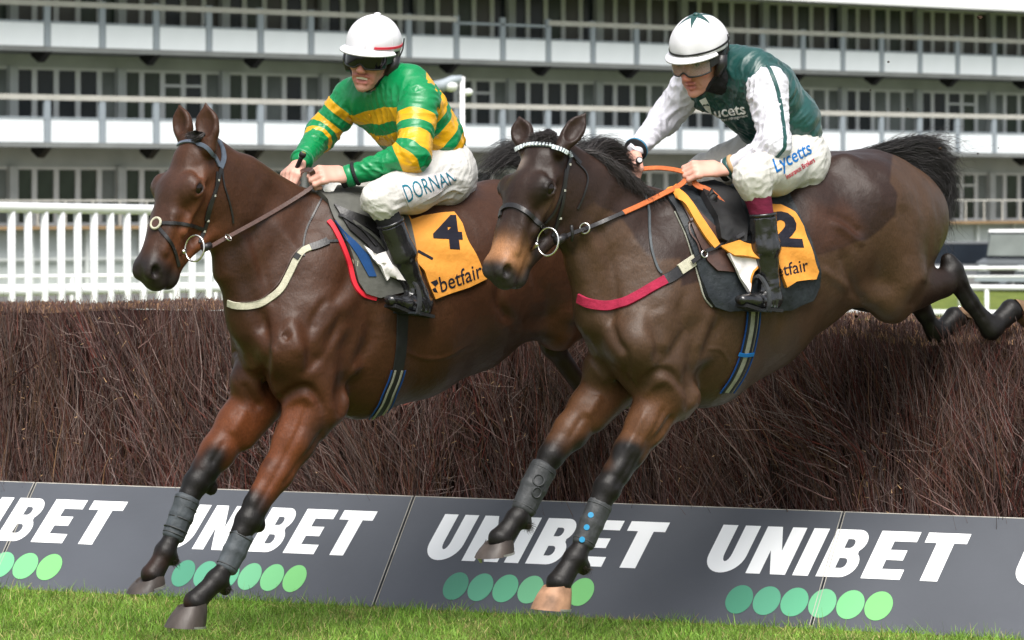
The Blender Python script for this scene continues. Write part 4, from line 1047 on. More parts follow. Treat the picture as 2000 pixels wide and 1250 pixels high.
def make_horse_two():
    H = HP(1310, 400, 13.9, 35)
    t = empty('horse', (H(1350, 1200)[0], H(1350, 1200)[1], 0))
    tag(t, 'brown horse on the right with clipped flanks, orange reins and maroon chest band', 'horse', 'horses jumping the fence')
    S = Sculpt()
    pal = {0: (.058, .031, .017), 1: (.085, .036, .015), 2: (.024, .020, .020), 3: (.012, .009, .008), 4: (.022, .0115, .008), 5: (.0072, .006, .0055)}
    k = .05
    S.chain([(H(1222, 640), (.20, .145)), (H(1270, 595), (.345, .20)), (H(1360, 592), (.375, .245)), (H(1450, 552), (.335, .27)), (H(1540, 490), (.305, .27)), (H(1625, 442), (.268, .26)), (H(1700, 432), (.26, .25)), (H(1755, 430), (.20, .19))], k, 0)
    upn = H(1175, 320)-H(1110, 480)
    S.chain([(H(1110, 365), (.11, .060)), (H(1147, 398), (.145, .066)), (H(1190, 462), (.20, .088)), (H(1236, 538), (.275, .145)), (H(1280, 590), (.32, .19))], .05, 0, up=upn)
    S.seg(H(1105, 300), H(1165, 340), .035, .04, .03, 4); S.seg(H(1165, 340), H(1270, 405), .04, .055, .05, 4); S.seg(H(1270, 405), H(1400, 410), .06, .07, .05, 4)
    S.seg(H(1130, 470, .02), H(1172, 620, .02), .042, .060, .05, 0)
    S.seg(H(1140, 480, .085), H(1200, 620, .12), .012, .018, .05, 0, op='-')
    S.seg(H(1345, 450, .09), H(1246, 665, .150), (.07, .085), (.085, .09), .08, 0, up=H.n)
    S.seg(H(1248, 680, .150), H(1318, 765, .150), .086, .085, .07, 0)
    S.seg(H(1320, 590, .175), H(1340, 700, .185), (.06, .11), (.05, .09), .05, 0, up=H.n)
    S.seg(H(1196, 610, -.14), H(1204, 690, -.135), .095, .095, .05, 0)
    S.ell(H(1254, 725, .09), (.085, .075, .075), k=.05, col=0); S.ell(H(1178, 722, -.085), (.08, .075, .075), k=.03, col=0)
    S.seg(H(1216, 680, .0), H(1222, 780, .0), .016, .022, .035, 4, op='-')
    S.seg(H(1275, 560, .25), H(1292, 690, .25), .018, .014, .05, 0, op='-')
    S.seg(H(1370, 640, .265), H(1345, 780, .22), .018, .018, .05, 0, op='-')
    for i in range(4): S.seg(H(1440+i*30, 600-i*12, .298), H(1425+i*32, 705-i*18, .262), .008, .008, .02, 0, op='-')
    # haunches
    S.seg(H(1690, 400, .12), H(1745, 540, .145), (.17, .17), (.135, .12), .05, 0, up=H.n); S.seg(H(1690, 400, -.12), H(1735, 540, -.14), .16, .12, .05, 0)
    S.ell(H(1772, 480, .09), (.15, .10, .11), k=.05, col=0); S.ell(H(1765, 400, 0), (.11, .09, .12), k=.05, col=0)
    S.ell(H(1742, 583, .15), (.095, .085, .085), k=.04, col=0); S.seg(H(1650, 568, .17), H(1722, 582, .16), .030, .055, .06, 0)
    S.ell(H(1648, 330, .13), (.05, .05, .04), k=.05, col=4)
    S.seg(H(1635, 578, 0), H(1700, 590, -.02), .035, .04, .04, 3)
    S.seg(H(1770, 565, .135), H(1845, 553, .13), (.090, .080), (.052, .045), .035, 4)
    leg(S, [(H(1840, 555, .13), .052), (H(1860, 528, .13), .047), (H(1868, 548, .13), .045), (H(1895, 590, .13), (.036, .030)), (H(1922, 625, .13), (.037, .031)), (H(1936, 642, .13), .047), (H(1960, 622, .13), .035), (H(1974, 608, .13), .042)], .02, 5)
    S.ell(H(1852, 508, .13), (.03, .03, .022), k=.02, col=5)
    S.seg(H(1735, 560, -.13), H(1790, 585, -.13), .09, .05, .035, 4)
    leg(S, [(H(1790, 585, -.13), .048), (H(1805, 612, -.13), .036), (H(1822, 642, -.13), .036), (H(1832, 652, -.13), .045), (H(1850, 636, -.13), .035), (H(1864, 622, -.13), .042)], .02, 5)
    # forelegs
    leg(S, [(H(1296, 770, .13), (.100, .092)), (H(1262, 832, .128), (.072, .066)), (H(1230, 880, .12), (.057, .053)), (H(1204, 922, .12), .050)], .03, 1)
    leg(S, [(H(1204, 922, .12), .050), (H(1186, 954, .12), .054), (H(1172, 982, .12), .041), (H(1155, 1020, .12), .034), (H(1138, 1062, .12), .034), (H(1123, 1090, .12), .046), (H(1102, 1122, .12), .036), (H(1092, 1138, .12), .042)], .016, 5)
    S.seg(H(1338, 780, .15), H(1330, 800, .14), .05, .035, .04, 1)
    S.seg(H(1310, 820, .20), H(1250, 905, .18), .010, .008, .02, 1, op='-')
    S.ell(H(1140, 1108, .12), (.028, .024, .022), k=.02, col=5)
    leg(S, [(H(1185, 755, -.11), (.09, .086)), (H(1148, 800, -.115), (.072, .066)), (H(1115, 842, -.12), (.062, .056)), (H(1092, 868, -.12), .052)], .03, 1)
    leg(S, [(H(1092, 868, -.12), .052), (H(1076, 890, -.12), .053), (H(1060, 918, -.12), .042), (H(1040, 958, -.12), .034), (H(1024, 990, -.12), .034), (H(1010, 1012, -.12), .044), (H(990, 1038, -.12), .034), (H(978, 1052, -.12), .040)], .016, 5)
    S.seg(H(1205, 775, -.08), H(1165, 820, -.09), .05, .03, .04, 1)
    S.ell(H(1028, 1020, -.12), (.028, .022, .022), k=.02, col=5)
    o = H(1043, 254, 0.0)
    D, a, tt, l = head_prims(S, o, (-.345, -.31, -.89), (.67, -.745, 0), (.93, 1.2), (4, 4, 2, 3))
    S.seg(D(.06, -.09, 0), H(1120, 370), (.09, .062), (.115, .065), .04, 4, up=upn); S.seg(D(.16, -.15, 0), H(1130, 430), (.07, .055), (.12, .065), .04, 4, up=upn)
    e1 = P(1024, 285, proj_d(D(0.01, -.03, -.065))); e2 = P(1100, 285, proj_d(D(0.02, -.03, .065)))
    ear(S, e1, P(1014, 226, e1.y+.02), (-.3, -.8, .2), col=4, wid=.050); ear(S, e2, P(1145, 219, e2.y+.03), (.25, -.9, .35), col=4, wid=.046)
    def paint(V, col, N):
        x, y = H.mirror_px(V); lt = H.lat(V); dark = (.024, .012, .0085)
        # unclipped dark saddle area over back and quarters, ending in a sharp clip line
        col = px_blend(col, H, V, [(1560, 200), (1745, 300), (1738, 356), (1753, 378), (1747, 420), (1722, 448), (1690, 470), (1668, 474), (1640, 488), (1595, 497), (1500, 520), (1330, 560), (1330, 300)], dark, 5, 1.2)
        # upper neck left long
        col = px_blend(col, H, V, [(1060, 200), (1330, 300), (1340, 500), (1290, 512), (1262, 500), (1235, 455), (1205, 420), (1160, 395), (1130, 420), (1120, 500), (1090, 470)], (.024, .0125, .009), 8, 3, (lt > -.2)*1.)
        col = px_blend(col, H, V, [(1580, 400), (1640, 395), (1690, 450), (1650, 485), (1580, 495)], (.042, .0175, .0095), 34, 6)
        # leg black running up the forearms with a soft ragged edge
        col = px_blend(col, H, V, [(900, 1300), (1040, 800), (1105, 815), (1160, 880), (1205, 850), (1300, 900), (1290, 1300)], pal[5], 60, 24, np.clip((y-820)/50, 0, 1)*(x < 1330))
        q = V-D(0, 0, 0); qa, qt, ql = q@a/.95, q@tt/1.2, q@l/1.2
        inh = (qa > -.05) & (qa < .66) & (np.abs(ql) < .12) & (qt < .06); inh = inh*np.clip((qt+.25)/.03, 0, 1)*np.clip((qa*1.6+qt*1.6+.38)/.05, 0, 1)
        reds = np.exp(-((qa-.475)/.055)**2)*inh*np.clip((.02-qt)/.03, 0, 1)*np.clip((qt+.14)/.04, 0, 1); col = col*(1-.9*reds[:, None])+np.array((.33, .155, .07))*.9*reds[:, None]
        ring = np.exp(-(((qa-.24)/.05)**2+((qt+.10)/.03)**2))*(np.abs(ql) > .04)*inh; col = col*(1-.55*ring[:, None])+np.array((.17, .09, .05))*.55*ring[:, None]
        mz = np.clip((qa-.515)/.03, 0, 1)*inh; col = col*(1-mz[:, None])+np.array((.032, .027, .027))*mz[:, None]
        for sd_ in (1, -1):
            col = ball_blend(col, V, D(.556, -.058, .053*sd_), .026, (.006, .004, .004), .5); col = ball_blend(col, V, D(.212, -.056, .10*sd_), .026, (.012, .008, .007), .5)
        st = (noise3(V, 80, 9)*.35+1)*np.exp(-(((qa-.125)/.025)**2+((ql+.02)/.022)**2))*(qt > -.05); st = np.clip(st, 0, 1)*.6; col = col*(1-st[:, None])+np.array((.34, .27, .24))*st[:, None]
        return col
    LN = [('a', [(1191, 614), (1201, 661), (1219, 690), (1224, 735), (1241, 765)], -.015, 10), ('b', [(1410, 620), (1384, 668), (1371, 722), (1356, 768)], -.013, 13), ('b', [(1345, 640), (1325, 668), (1305, 698), (1278, 722)], -.009, 11),
          ('n', [(1248, 759), (1271, 733), (1302, 724), (1325, 744), (1347, 775)], -.013, 9), ('n', [(1255, 778), (1278, 752), (1302, 744), (1320, 762)], .008, 10), ('n', [(1216, 682), (1220, 722), (1240, 749)], .009, 8),
          ('f', [(1134, 655), (1161, 695), (1191, 735)], -.010, 9), ('f', [(1144, 690), (1166, 726), (1188, 750)], .008, 9), ('b', [(1382, 682), (1409, 684), (1426, 712)], .003, 4), ('b', [(1285, 600), (1300, 640), (1290, 690)], .009, 18),
          ('b', [(1345, 560), (1330, 610), (1350, 660)], -.008, 12), ('b', [(1390, 600), (1380, 640), (1360, 690)], .009, 14), ('b', [(1609, 412), (1655, 435), (1682, 462)], -.010, 10), ('b', [(1620, 430), (1660, 456), (1688, 480)], .009, 9),
          ('b', [(1644, 485), (1655, 527), (1672, 570), (1696, 600)], -.014, 12), ('b', [(1601, 522), (1630, 545), (1665, 566)], .007, 10), ('b', [(1809, 548), (1796, 575), (1780, 604)], -.006, 8), ('b', [(1760, 400), (1772, 450), (1775, 520)], -.005, 16),
          ('b', [(1160, 430), (1185, 480), (1200, 560), (1205, 600)], -.009, 12), ('b', [(1300, 790), (1285, 830), (1255, 880)], -.006, 6), ('n', [(1262, 800), (1240, 845), (1218, 890)], .005, 7), ('b', [(1700, 330), (1735, 360), (1752, 400)], -.005, 14),
          ('n', [(1040, 400), (1056, 425), (1072, 452)], -.004, 6), ('n', [(1018, 430), (1030, 460), (1034, 486)], .003, 3), ('n', [(1245, 880), (1215, 930), (1200, 955)], -.005, 6), ('f', [(1140, 810), (1110, 860)], -.005, 6), ('f', [(1175, 770), (1145, 815)], .007, 9), ('b', [(1875, 545), (1905, 595), (1928, 630)], -.004, 4)]
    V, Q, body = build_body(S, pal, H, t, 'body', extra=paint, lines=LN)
    for sd_ in (1, -1):
        mb = MB(); mb.sphere(D(.212, -.056, .080*sd_), .0315, nu=20, nv=14); mb.build('eye', M['eye'], t, smooth=True)
    hf = lambda cpx, cpy, tpx, tpy, hpx, hpy, lt, m, s=.066, sg=-1: hoof('hoof', H(cpx, cpy, lt), (np.array(H(tpx, tpy, lt))+H(hpx, hpy, lt))/2, H(tpx, tpy, lt)-H(hpx, hpy, lt), np.cross(nv(H(tpx, tpy, lt)-H(hpx, hpy, lt)), H.n)*sg, t, m, s)
    hf(1090, 1142, 1043, 1190, 1113, 1193, .12, M['hoof_tan'], .068); hf(975, 1054, 931, 1092, 1005, 1078, -.12, M['hoof'], .069)
    hf(1982, 600, 2018, 648, 2006, 585, .13, M['hoof_dirt'], .062); hf(1872, 614, 1908, 640, 1882, 596, -.13, M['hoof_dirt'], .060)
    return t, H, D, (a, tt, l), V, Q, S
h1 = make_horse_one(); h2 = make_horse_two()
BV1 = bvh_of(h1[4], h1[5]); BV2 = bvh_of(h2[4], h2[5])
DBG = False
# ================================================================== RIDERS
def cloth_mat(name, col, rough=.5, sheen=.2, var=.05, bump=.25, bscale=26, spec=.3):
    return mat(name, col, rough, spec, var, 8, bump=bump, bscale=bscale, sheen=sheen)
M['skin'] = vcol_mat('skin', .48, .35)
M['breeches'] = mat('white_breeches', (.56, .55, .525), .6, .3, .1, 7, bump=.35, bscale=24, dirt=(.50, .48, .44))
M['boot'] = mat('black_leather_boot', (.012, .012, .013), .22, .6, .3, 14, bump=.25, bscale=30, coat=.3, coatr=.15)
M['leather_black'] = mat('black_leather', (.014, .013, .014), .38, .5, .3, 30, bump=.1, bscale=120)
M['leather_brown'] = mat('brown_leather', (.055, .024, .016), .42, .5, .3, 30, bump=.1, bscale=120)
M['cap_white'] = mat('white_cap_silk', (.64, .63, .66), .5, .4, .03, 12, bump=.12, bscale=30)
M['silk_green'] = cloth_mat('silk_emerald_green', (.0, .20, .065), .33, .1, .08, .3, 22, .55)
M['teal'] = cloth_mat('silk_dark_teal', (.0, .050, .045), .40, .1, .15, .35, 20, .7)
M['silk_white'] = cloth_mat('silk_white', (.60, .59, .65), .45, .1, .04, .3, 22, .4)
M['lens_dark'] = mat('goggle_lens_dark', (.004, .004, .006), .05, .45, .1, 10)
m, nt, b = nodes_of('goggle_lens_clear'); b.inputs['Base Color'].default_value = (.85, .85, .82, 1); b.inputs['Roughness'].default_value = .03; b.inputs['IOR'].default_value = 1.15
b.inputs['Transmission Weight'].default_value = .9; M['lens_clear'] = m
M['sock_black'] = mat('sock_black', (.018, .018, .02), .8, .2, .2, 40, bump=.3, bscale=90, stretch=(1, 1, 3))
M['sock_maroon'] = mat('sock_maroon', (.13, .012, .035), .8, .2, .2, 40, bump=.3, bscale=90, stretch=(1, 1, 3))
M['teeth'] = mat('teeth', (.62, .56, .44), .3, .5, .05, 60)
# hooped silk: the signed band distance is stored on the mesh, green and gold are chosen where it changes sign
m, nt, b = nodes_of('silk_hoops'); a = nt.nodes.new('ShaderNodeAttribute'); a.attribute_name = 'hoop'
gt = nt.nodes.new('ShaderNodeMapRange'); gt.inputs[1].default_value = -.0008; gt.inputs[2].default_value = .0008
mx = nt.nodes.new('ShaderNodeMix'); mx.data_type = 'RGBA'; mx.inputs['A'].default_value = (.0, .20, .060, 1); mx.inputs['B'].default_value = (.66, .34, .006, 1)
nt.links.new(a.outputs['Fac'], gt.inputs[0]); nt.links.new(gt.outputs[0], mx.inputs[0]); nt.links.new(mx.outputs['Result'], b.inputs['Base Color'])
tc = nt.nodes.new('ShaderNodeTexCoord'); n2 = nt.nodes.new('ShaderNodeTexNoise'); n2.inputs['Scale'].default_value = 22; n2.inputs['Detail'].default_value = 5; nt.links.new(tc.outputs['Object'], n2.inputs[0])
bp = nt.nodes.new('ShaderNodeBump'); bp.inputs['Strength'].default_value = .3; bp.inputs['Distance'].default_value = .01; nt.links.new(n2.outputs[0], bp.inputs['Height']); nt.links.new(bp.outputs[0], b.inputs['Normal'])
b.inputs['Roughness'].default_value = .36; b.inputs['Specular IOR Level'].default_value = .5
M['hoops'] = m

def fold(V, N, amp, f, dirv, seed):
    """creases running along dirv: ridged noise squeezed across it"""
    d = nv(dirv); f = f*4.0; V = V.astype(float)
    V0 = V+.020*np.stack([noise3(V, 22, seed+k) for k in (5, 6, 7)], 1)      # bend the creases
    al = V0@d; W_ = V0-al[:, None]*d*.80
    a = noise3(W_, f, seed); b_ = noise3(W_, f*2.0, seed+1); g = .45+.55*np.clip(.5+noise3(V, 26, seed+9), 0, 1.3)
    return V+N*(((.55-np.abs(a)*1.6)*amp+(.5-np.abs(b_)*1.5)*amp*.4)*g)[:, None]
def garment(name, S, h, material, parent, folds=(), sm=2, attrs=None, color=None):
    V, Q = surface(S, h); V = smooth_mesh(V, Q, sm, .5)
    for (amp, f, dv, seed, cen, rad) in folds:
        N = normals_of(V, Q); V2 = fold(V, N, amp, f, dv, seed)
        if cen is None: w = np.ones(len(V))
        else: w = np.exp(-(np.linalg.norm(V-np.array(cen), axis=1)/rad)**2)
        V = V+(V2-V)*w[:, None]
    at = {}
    if attrs: at.update(attrs(V))
    o = mesh_np(name, V, Q, parent, material, True, at or None); return V, Q, o

def fist(S, wrist, knuck, back, thumb, col=0, sc_=1.0, curl=1.0):
    wrist = np.array(wrist); knuck = np.array(knuck); f = nv(knuck-wrist); b_ = np.array(back, float); b_ = nv(b_-f*b_.dot(f)); w = np.cross(f, b_)
    if np.dot(w, thumb) < 0: w = -w
    s = sc_
    S.seg(wrist-f*.02, wrist+f*.02, (.020*s, .027*s), (.018*s, .031*s), .012, col, up=b_)
    S.seg(wrist+f*.02, knuck-f*.012, (.017*s, .033*s), (.015*s, .038*s), .012, col, up=b_)
    L = (.040, .044, .041, .034); L2 = (.026, .029, .027, .021)
    for i in range(4):
        o = (1.5-i)*.0205*s; base = knuck+w*o-f*(.004 if i in (0, 3) else 0)*s-b_*(.003*abs(1.5-i))*s
        p1 = base+(f*.72-b_*.62)*L[i]*s; p2 = p1+(-b_*.85-f*.45)*L2[i]*s; p3 = p2+(-f*.92+b_*.18)*.020*s
        S.seg(base-f*.012, base, .0105*s, .0118*s, .006, col); S.seg(base, p1, .0108*s, .0095*s, .004, col); S.seg(p1, p2, .0098*s, .0088*s, .004, col); S.seg(p2, p3, .0088*s, .0078*s, .004, col)
    t0 = wrist+f*.026*s+w*.026*s-b_*.006; t1 = knuck-f*.012*s+w*.044*s-b_*.022*s; t2 = knuck+f*.016*s+w*.038*s-b_*.040*s
    S.seg(t0, t1, .0165*s, .0125*s, .014, col); S.seg(t1, t2, .0118*s, .0098*s, .005, col)
    return knuck-b_*.035*s+f*.012*s, w        # centre of the grip, along the grip

def head_frame(yaw, pitch, roll):
    y, p, r = map(math.radians, (yaw, pitch, roll))
    f = np.array([-math.sin(y)*math.cos(p), -math.cos(y)*math.cos(p), -math.sin(p)])
    s = np.array([math.cos(y), -math.sin(y), 0]); u = np.cross(f, s)*1.0
    if u[2] < 0: u = -u
    s2 = s*math.cos(r)+u*math.sin(r); u2 = u*math.cos(r)-s*math.sin(r)
    return f, u2, s2
def human_head(S, c, fr, neck_to, grim=False, sc_=1.0):
    f, u, s = fr; D = lambda x, y, z: np.array(c)+(f*x+u*y+s*z)*sc_
    S.ell(D(-.012, .040, 0), (.095, .088, .074), f, u, .02, 0)
    S.seg(D(.030, .000, 0), D(.042, -.062, 0), (.052, .060), (.040, .046), .025, 0, up=f)
    S.seg(D(.045, .030, 0), D(.040, -.02, 0), (.042, .060), (.046, .058), .02, 0, up=f)
    for q in (1, -1):
        S.seg(D(-.005, -.045, .056*q), D(.055, -.096, .020*q), .015, .015, .02, 0)
        S.ell(D(.060, -.022, .040*q), (.020, .022, .022), f, u, .018, 1)
        S.ell(D(.066, -.066, .030*q), (.016, .020, .014), f, u, .015, 1 if grim else 0)
        S.ell(D(-.008, -.008, .076*q), (.018, .032, .010), nv(f+u*.3), u, .006, 1)
        S.ell(D(-.002, -.008, .084*q), (.009, .018, .006), f, u, .004, 1, op='-')
        S.ell(D(.088, .010, .031*q), (.014, .014, .018), f, u, .012, 0, op='-')
        S.seg(D(.083, .027, .012*q), D(.068, .030, .050*q), .008, .006, .012, 0)
        S.ell(D(.102, -.040, .011*q), (.010, .008, .008), f, u, .006, 1)
        S.ell(D(.103, -.048, .008*q), (.006, .004, .004), f, u, .002, 2, op='-')
        S.seg(D(.094, -.043, .020*q), D(.076, -.078, .036*q), .003, .003, .008, 0, op='-')
    S.seg(D(.082, .012, 0), D(.112, -.036, 0), .0085, .0115, .012, 1)
    S.ell(D(.072, -.104, 0), (.019, .017, .022), f, u, .016, 0)
    m = .026 if grim else .020
    if grim:
        S.ell(D(.092, -.071, 0), (.016, .0085, m), f, u, .004, 2, op='-')
        S.seg(D(.086, -.058, m*.7), D(.086, -.058, -m*.7), .0055, None, .006, 2); S.seg(D(.082, -.060, m*1.02), D(.086, -.058, m*.6), .0045, .0055, .006, 2); S.seg(D(.082, -.060, -m*1.02), D(.086, -.058, -m*.6), .0045, .0055, .006, 2)
        S.seg(D(.084, -.084, m*.6), D(.084, -.084, -m*.6), .007, None, .006, 2)
    else:
        S.seg(D(.088, -.064, m*.8), D(.092, -.062, 0), .005, .0065, .006, 2); S.seg(D(.088, -.064, -m*.8), D(.092, -.062, 0), .005, .0065, .006, 2)
        S.seg(D(.085, -.079, m*.7), D(.088, -.080, 0), .006, .0075, .006, 2); S.seg(D(.085, -.079, -m*.7), D(.088, -.080, 0), .006, .0075, .006, 2)
        S.ell(D(.099, -.071, 0), (.012, .003, m*.9), f, u, .002, 2, op='-')
    S.seg(D(-.03, -.03, 0), neck_to, .056, .062, .03, 0)
    return D

def dome(name, D, c, r, cut, material, parent, nu=84, nv_=30, rim=.0):
    """helmet dome in head coordinates: centre c, radii r (f,u,s), cut = lowest height relative to centre as share"""
    mb = MB(); a0 = math.acos(cut); vs = []; fs = []
    for i in range(nv_+1):
        a = a0*i/nv_
        for k in range(nu):
            b_ = 2*math.pi*k/nu; vs.append(Vector(D(c[0]+r[0]*math.sin(a)*math.cos(b_), c[1]+r[1]*math.cos(a), c[2]+r[2]*math.sin(a)*math.sin(b_))))
    for i in range(nv_):
        for k in range(nu): fs.append((i*nu+k, (i+1)*nu+k, (i+1)*nu+(k+1) % nu, i*nu+(k+1) % nu))
    # inner wall so it has thickness
    n0 = len(vs)
    for k in range(nu):
        b_ = 2*math.pi*k/nu; vs.append(Vector(D(c[0]+r[0]*.9*math.sin(a0)*math.cos(b_), c[1]+r[1]*math.cos(a0)+.002, c[2]+r[2]*.9*math.sin(a0)*math.sin(b_))))
    for k in range(nu): fs.append((nv_*nu+k, n0+k, n0+(k+1) % nu, nv_*nu+(k+1) % nu))
    if name == 'cap_silk':
        V = np.array([tuple(v) for v in vs]); ctr_ = np.array(D(*c)); N = V-ctr_; N /= np.linalg.norm(N, axis=1)[:, None]; low = np.clip(1-(V[:, 2]-V[:, 2].min())/.09, 0, 1)
        V = V+N*(noise3(V, 110, 4)*.0016*(low+.25)+noise3(V, 48, 6)*.0012)[:, None]; vs = [Vector(v) for v in V]
    mb.add(vs, fs); return mb.build(name, material, parent, smooth=True)
def helmet(D, parent, cap_m, strap_m, peak_r=.05, band=None, star=None):
    t = empty('helmet', D(0, .06, 0)); child(t, parent)
    R_ = (.122, .108, .100); cc = (-.006, .052, 0)
    dome('helmet_shell', D, (-.004, .048, 0), (.115, .095, .094), -.34, M['dark'], t)
    cap = dome('cap_silk', D, cc, R_, -.12, cap_m, t)
    for k in range(6):      # stitched gore seams
        b_ = 2*math.pi*(k+.1)/6; pts = [D(cc[0]+R_[0]*1.002*math.sin(a)*math.cos(b_), cc[1]+R_[1]*1.002*math.cos(a), R_[2]*1.002*math.sin(a)*math.sin(b_)) for a in np.radians(np.linspace(6, 94, 14))]
        mb = MB(); mb.tube(pts, .0011, 5); mb.build('seam', cap_m, t, smooth=True)
    # peak: crescent in front, gently arched
    vs = []; fs = []; n = 20; rows = 5
    for lay in (0, 1):
        for j in range(rows+1):
            for i in range(n+1):
                b_ = math.radians(-72+144*i/n); e = peak_r*math.cos(b_*.9)**.8*j/rows if abs(b_) < math.pi/2 else 0
                x = cc[0]+(R_[0]*.985+e)*math.cos(b_*.98); z = (R_[2]*.985+e*.55)*math.sin(b_)
                vs.append(Vector(D(x, cc[1]-.012-.34*e+.004*math.cos(b_)-lay*.005, z)))
    o2 = (rows+1)*(n+1)
    for lay in (0, 1):
        for j in range(rows):
            for i in range(n): a = lay*o2+j*(n+1)+i; fs.append((a, a+1, a+n+2, a+n+1) if lay else (a, a+n+1, a+n+2, a+1))
    for i in range(n): a = rows*(n+1)+i; fs.append((a, a+1, a+1+o2, a+o2))
    MB().add(vs, fs).build('peak', cap_m, t, smooth=True)
    mb = MB(); mb.sphere(D(-.012, .052+.108, 0), .014, (1, 1, .6)); mb.build('button', star or cap_m, t, smooth=True)
    if band:
        pts = [D(cc[0]+(R_[0]+.001)*math.cos(b_), cc[1]+.004-.006*math.cos(b_), (R_[2]+.001)*math.sin(b_)) for b_ in np.radians(np.linspace(band[1], band[2], 26))]
        mb = MB(); mb.tube(pts, 1, flat=(band[3], .0022), up=[tuple(nv(p-D(0, cc[1], 0))) for p in pts]); mb.build('cap_band', band[0], t)
    if star:     # coloured star on the crown: pointed gores running down from the button
        for k in range(6):
            b0 = 2*math.pi*(k+.35)/6; vs = []
            for j in range(9):
                ad = 3+39*j/8; a = math.radians(ad); w_ = math.radians(min(30.5, 6.4*(42-ad)/30/math.sin(a))); r1 = 1.012
                for q in (-1, -.33, .33, 1): vs.append(Vector(D(cc[0]+R_[0]*r1*math.sin(a)*math.cos(b0+q*w_), cc[1]+R_[1]*r1*math.cos(a), R_[2]*r1*math.sin(a)*math.sin(b0+q*w_))))
            fs = [(j*4+i, j*4+i+1, j*4+i+5, j*4+i+4) for j in range(8) for i in range(3)]
            MB().add(vs, fs).build('star_point', star, t, smooth=True)
    for q in (1, -1):
        mb = MB(); mb.tube([D(-.004, .018, .087*q), D(.006, -.018, .088*q), D(.022, -.055, .074*q)], [.022, .022, .014], 12); mb.build('ear_pad', M['leather_black'], t, smooth=True)
        mb = MB(); mb.tube([D(.020, -.05, .072*q), D(.045, -.095, .040*q), D(.060, -.118, .012*q)], 1, flat=(.009, .002), up=tuple(D(0, 0, q)-D(0, 0, 0))); mb.build('chin_strap', M['leather_black'], t)
        mb = MB(); mb.tube([D(-.035, .085, .105*q), D(-.030, .045, .106*q), D(-.01, .00, .098*q)], .003, 6); mb.build('cord', M['dark'], t)
    return t
def goggles(D, parent, lens_m, up_tilt=0.0, strap_m=None):
    t = empty('goggles', D(.1, .01, 0)); child(t, parent)
    n = 26; top = []; bot = []; 
    for i in range(n+1):
        th = math.radians(-66+132*i/n); x = .020+.096*math.cos(th); z = .086*math.sin(th)
        hgt = .030*(1-.25*(abs(th)/1.15)**3); notch = .017*math.exp(-(th/.16)**2)
        top.append(D(x-.002, .006+hgt, z)); bot.append(D(x+.004, .001-hgt+notch, z))
    mid = [(a+b_)/2+(D(.006, 0, 0)-D(0, 0, 0)) for a, b_ in zip(top, bot)]
    vs = [Vector(p) for p in top+mid+bot]; m_ = n+1
    vs += [Vector(p-(D(.003, 0, 0)-D(0, 0, 0))) for p in top+mid+bot]; fs = []
    for r in (0, 1):
        for i in range(n): a = r*m_+i; fs.append((a, a+1, a+1+m_, a+m_)); a += 3*m_; fs.append((a, a+m_, a+1+m_, a+1))
    MB().add(vs, fs).build('lens', lens_m, t, smooth=True)
    mb = MB(); mb.tube(top+bot[::-1]+[top[0]], .0032, 6); mb.build('rim', M['leather_black'], t, smooth=True)
    for q in (1, -1):
        a = top[-1] if q > 0 else top[0]; b_ = bot[-1] if q > 0 else bot[0]
        mb = MB(); mb.tube([(a+b_)/2, D(.0, .016, .096*q), D(-.06, .03, .085*q)], 1, flat=(.013, .002), up=tuple(D(0, 0, q)-D(0, 0, 0))); mb.build('strap', strap_m or M['leather_black'], t)
    return t
def skin_body(S, parent, pal, h=.0034, extra=None):
    V, Q = surface(S, h); V = smooth_mesh(V, Q, 1, .4)
    col = prim_colors(S, V, pal, .006)
    col = col*(1+.10*noise3(V, 60, 2)+.06*noise3(V, 190, 4))[:, None]
    if extra: col = extra(V, col)
    o = mesh_np('body', V, Q, parent, M['skin'], True, {'Col': ('FLOAT_COLOR', np.concatenate([np.clip(col, 0, 1), np.ones((len(V), 1))], 1))})
    return V, Q, o
def band(x, bands):
    """signed distance: positive inside any of the bands"""
    d = np.full(x.shape, -1.); 
    for a, b_ in bands: d = np.maximum(d, np.minimum(x-a, b_-x))
    return d

def shank(S, top, ankle, heel, toe, r0, r1):
    top = top-nv(ankle-top)*.0; S.seg(top, top*.55+ankle*.45, (r0, r0*.93), (r0*1.0, r0*.9), .02, 0, cap=.25); S.seg(top*.55+ankle*.45, ankle, (r0*1.0, r0*.9), (r1, r1*.9), .03, 0)
    S.seg(ankle, heel*.6+ankle*.4, (r1*1.05, r1*.95), (.034, .032), .02, 0)
    a = heel*.82+toe*.18; S.seg(a, heel*.4+toe*.6, (.034, .033), (.027, .038), .03, 0); S.seg(heel*.4+toe*.6, toe, (.026, .038), (.019, .028), .02, 0)

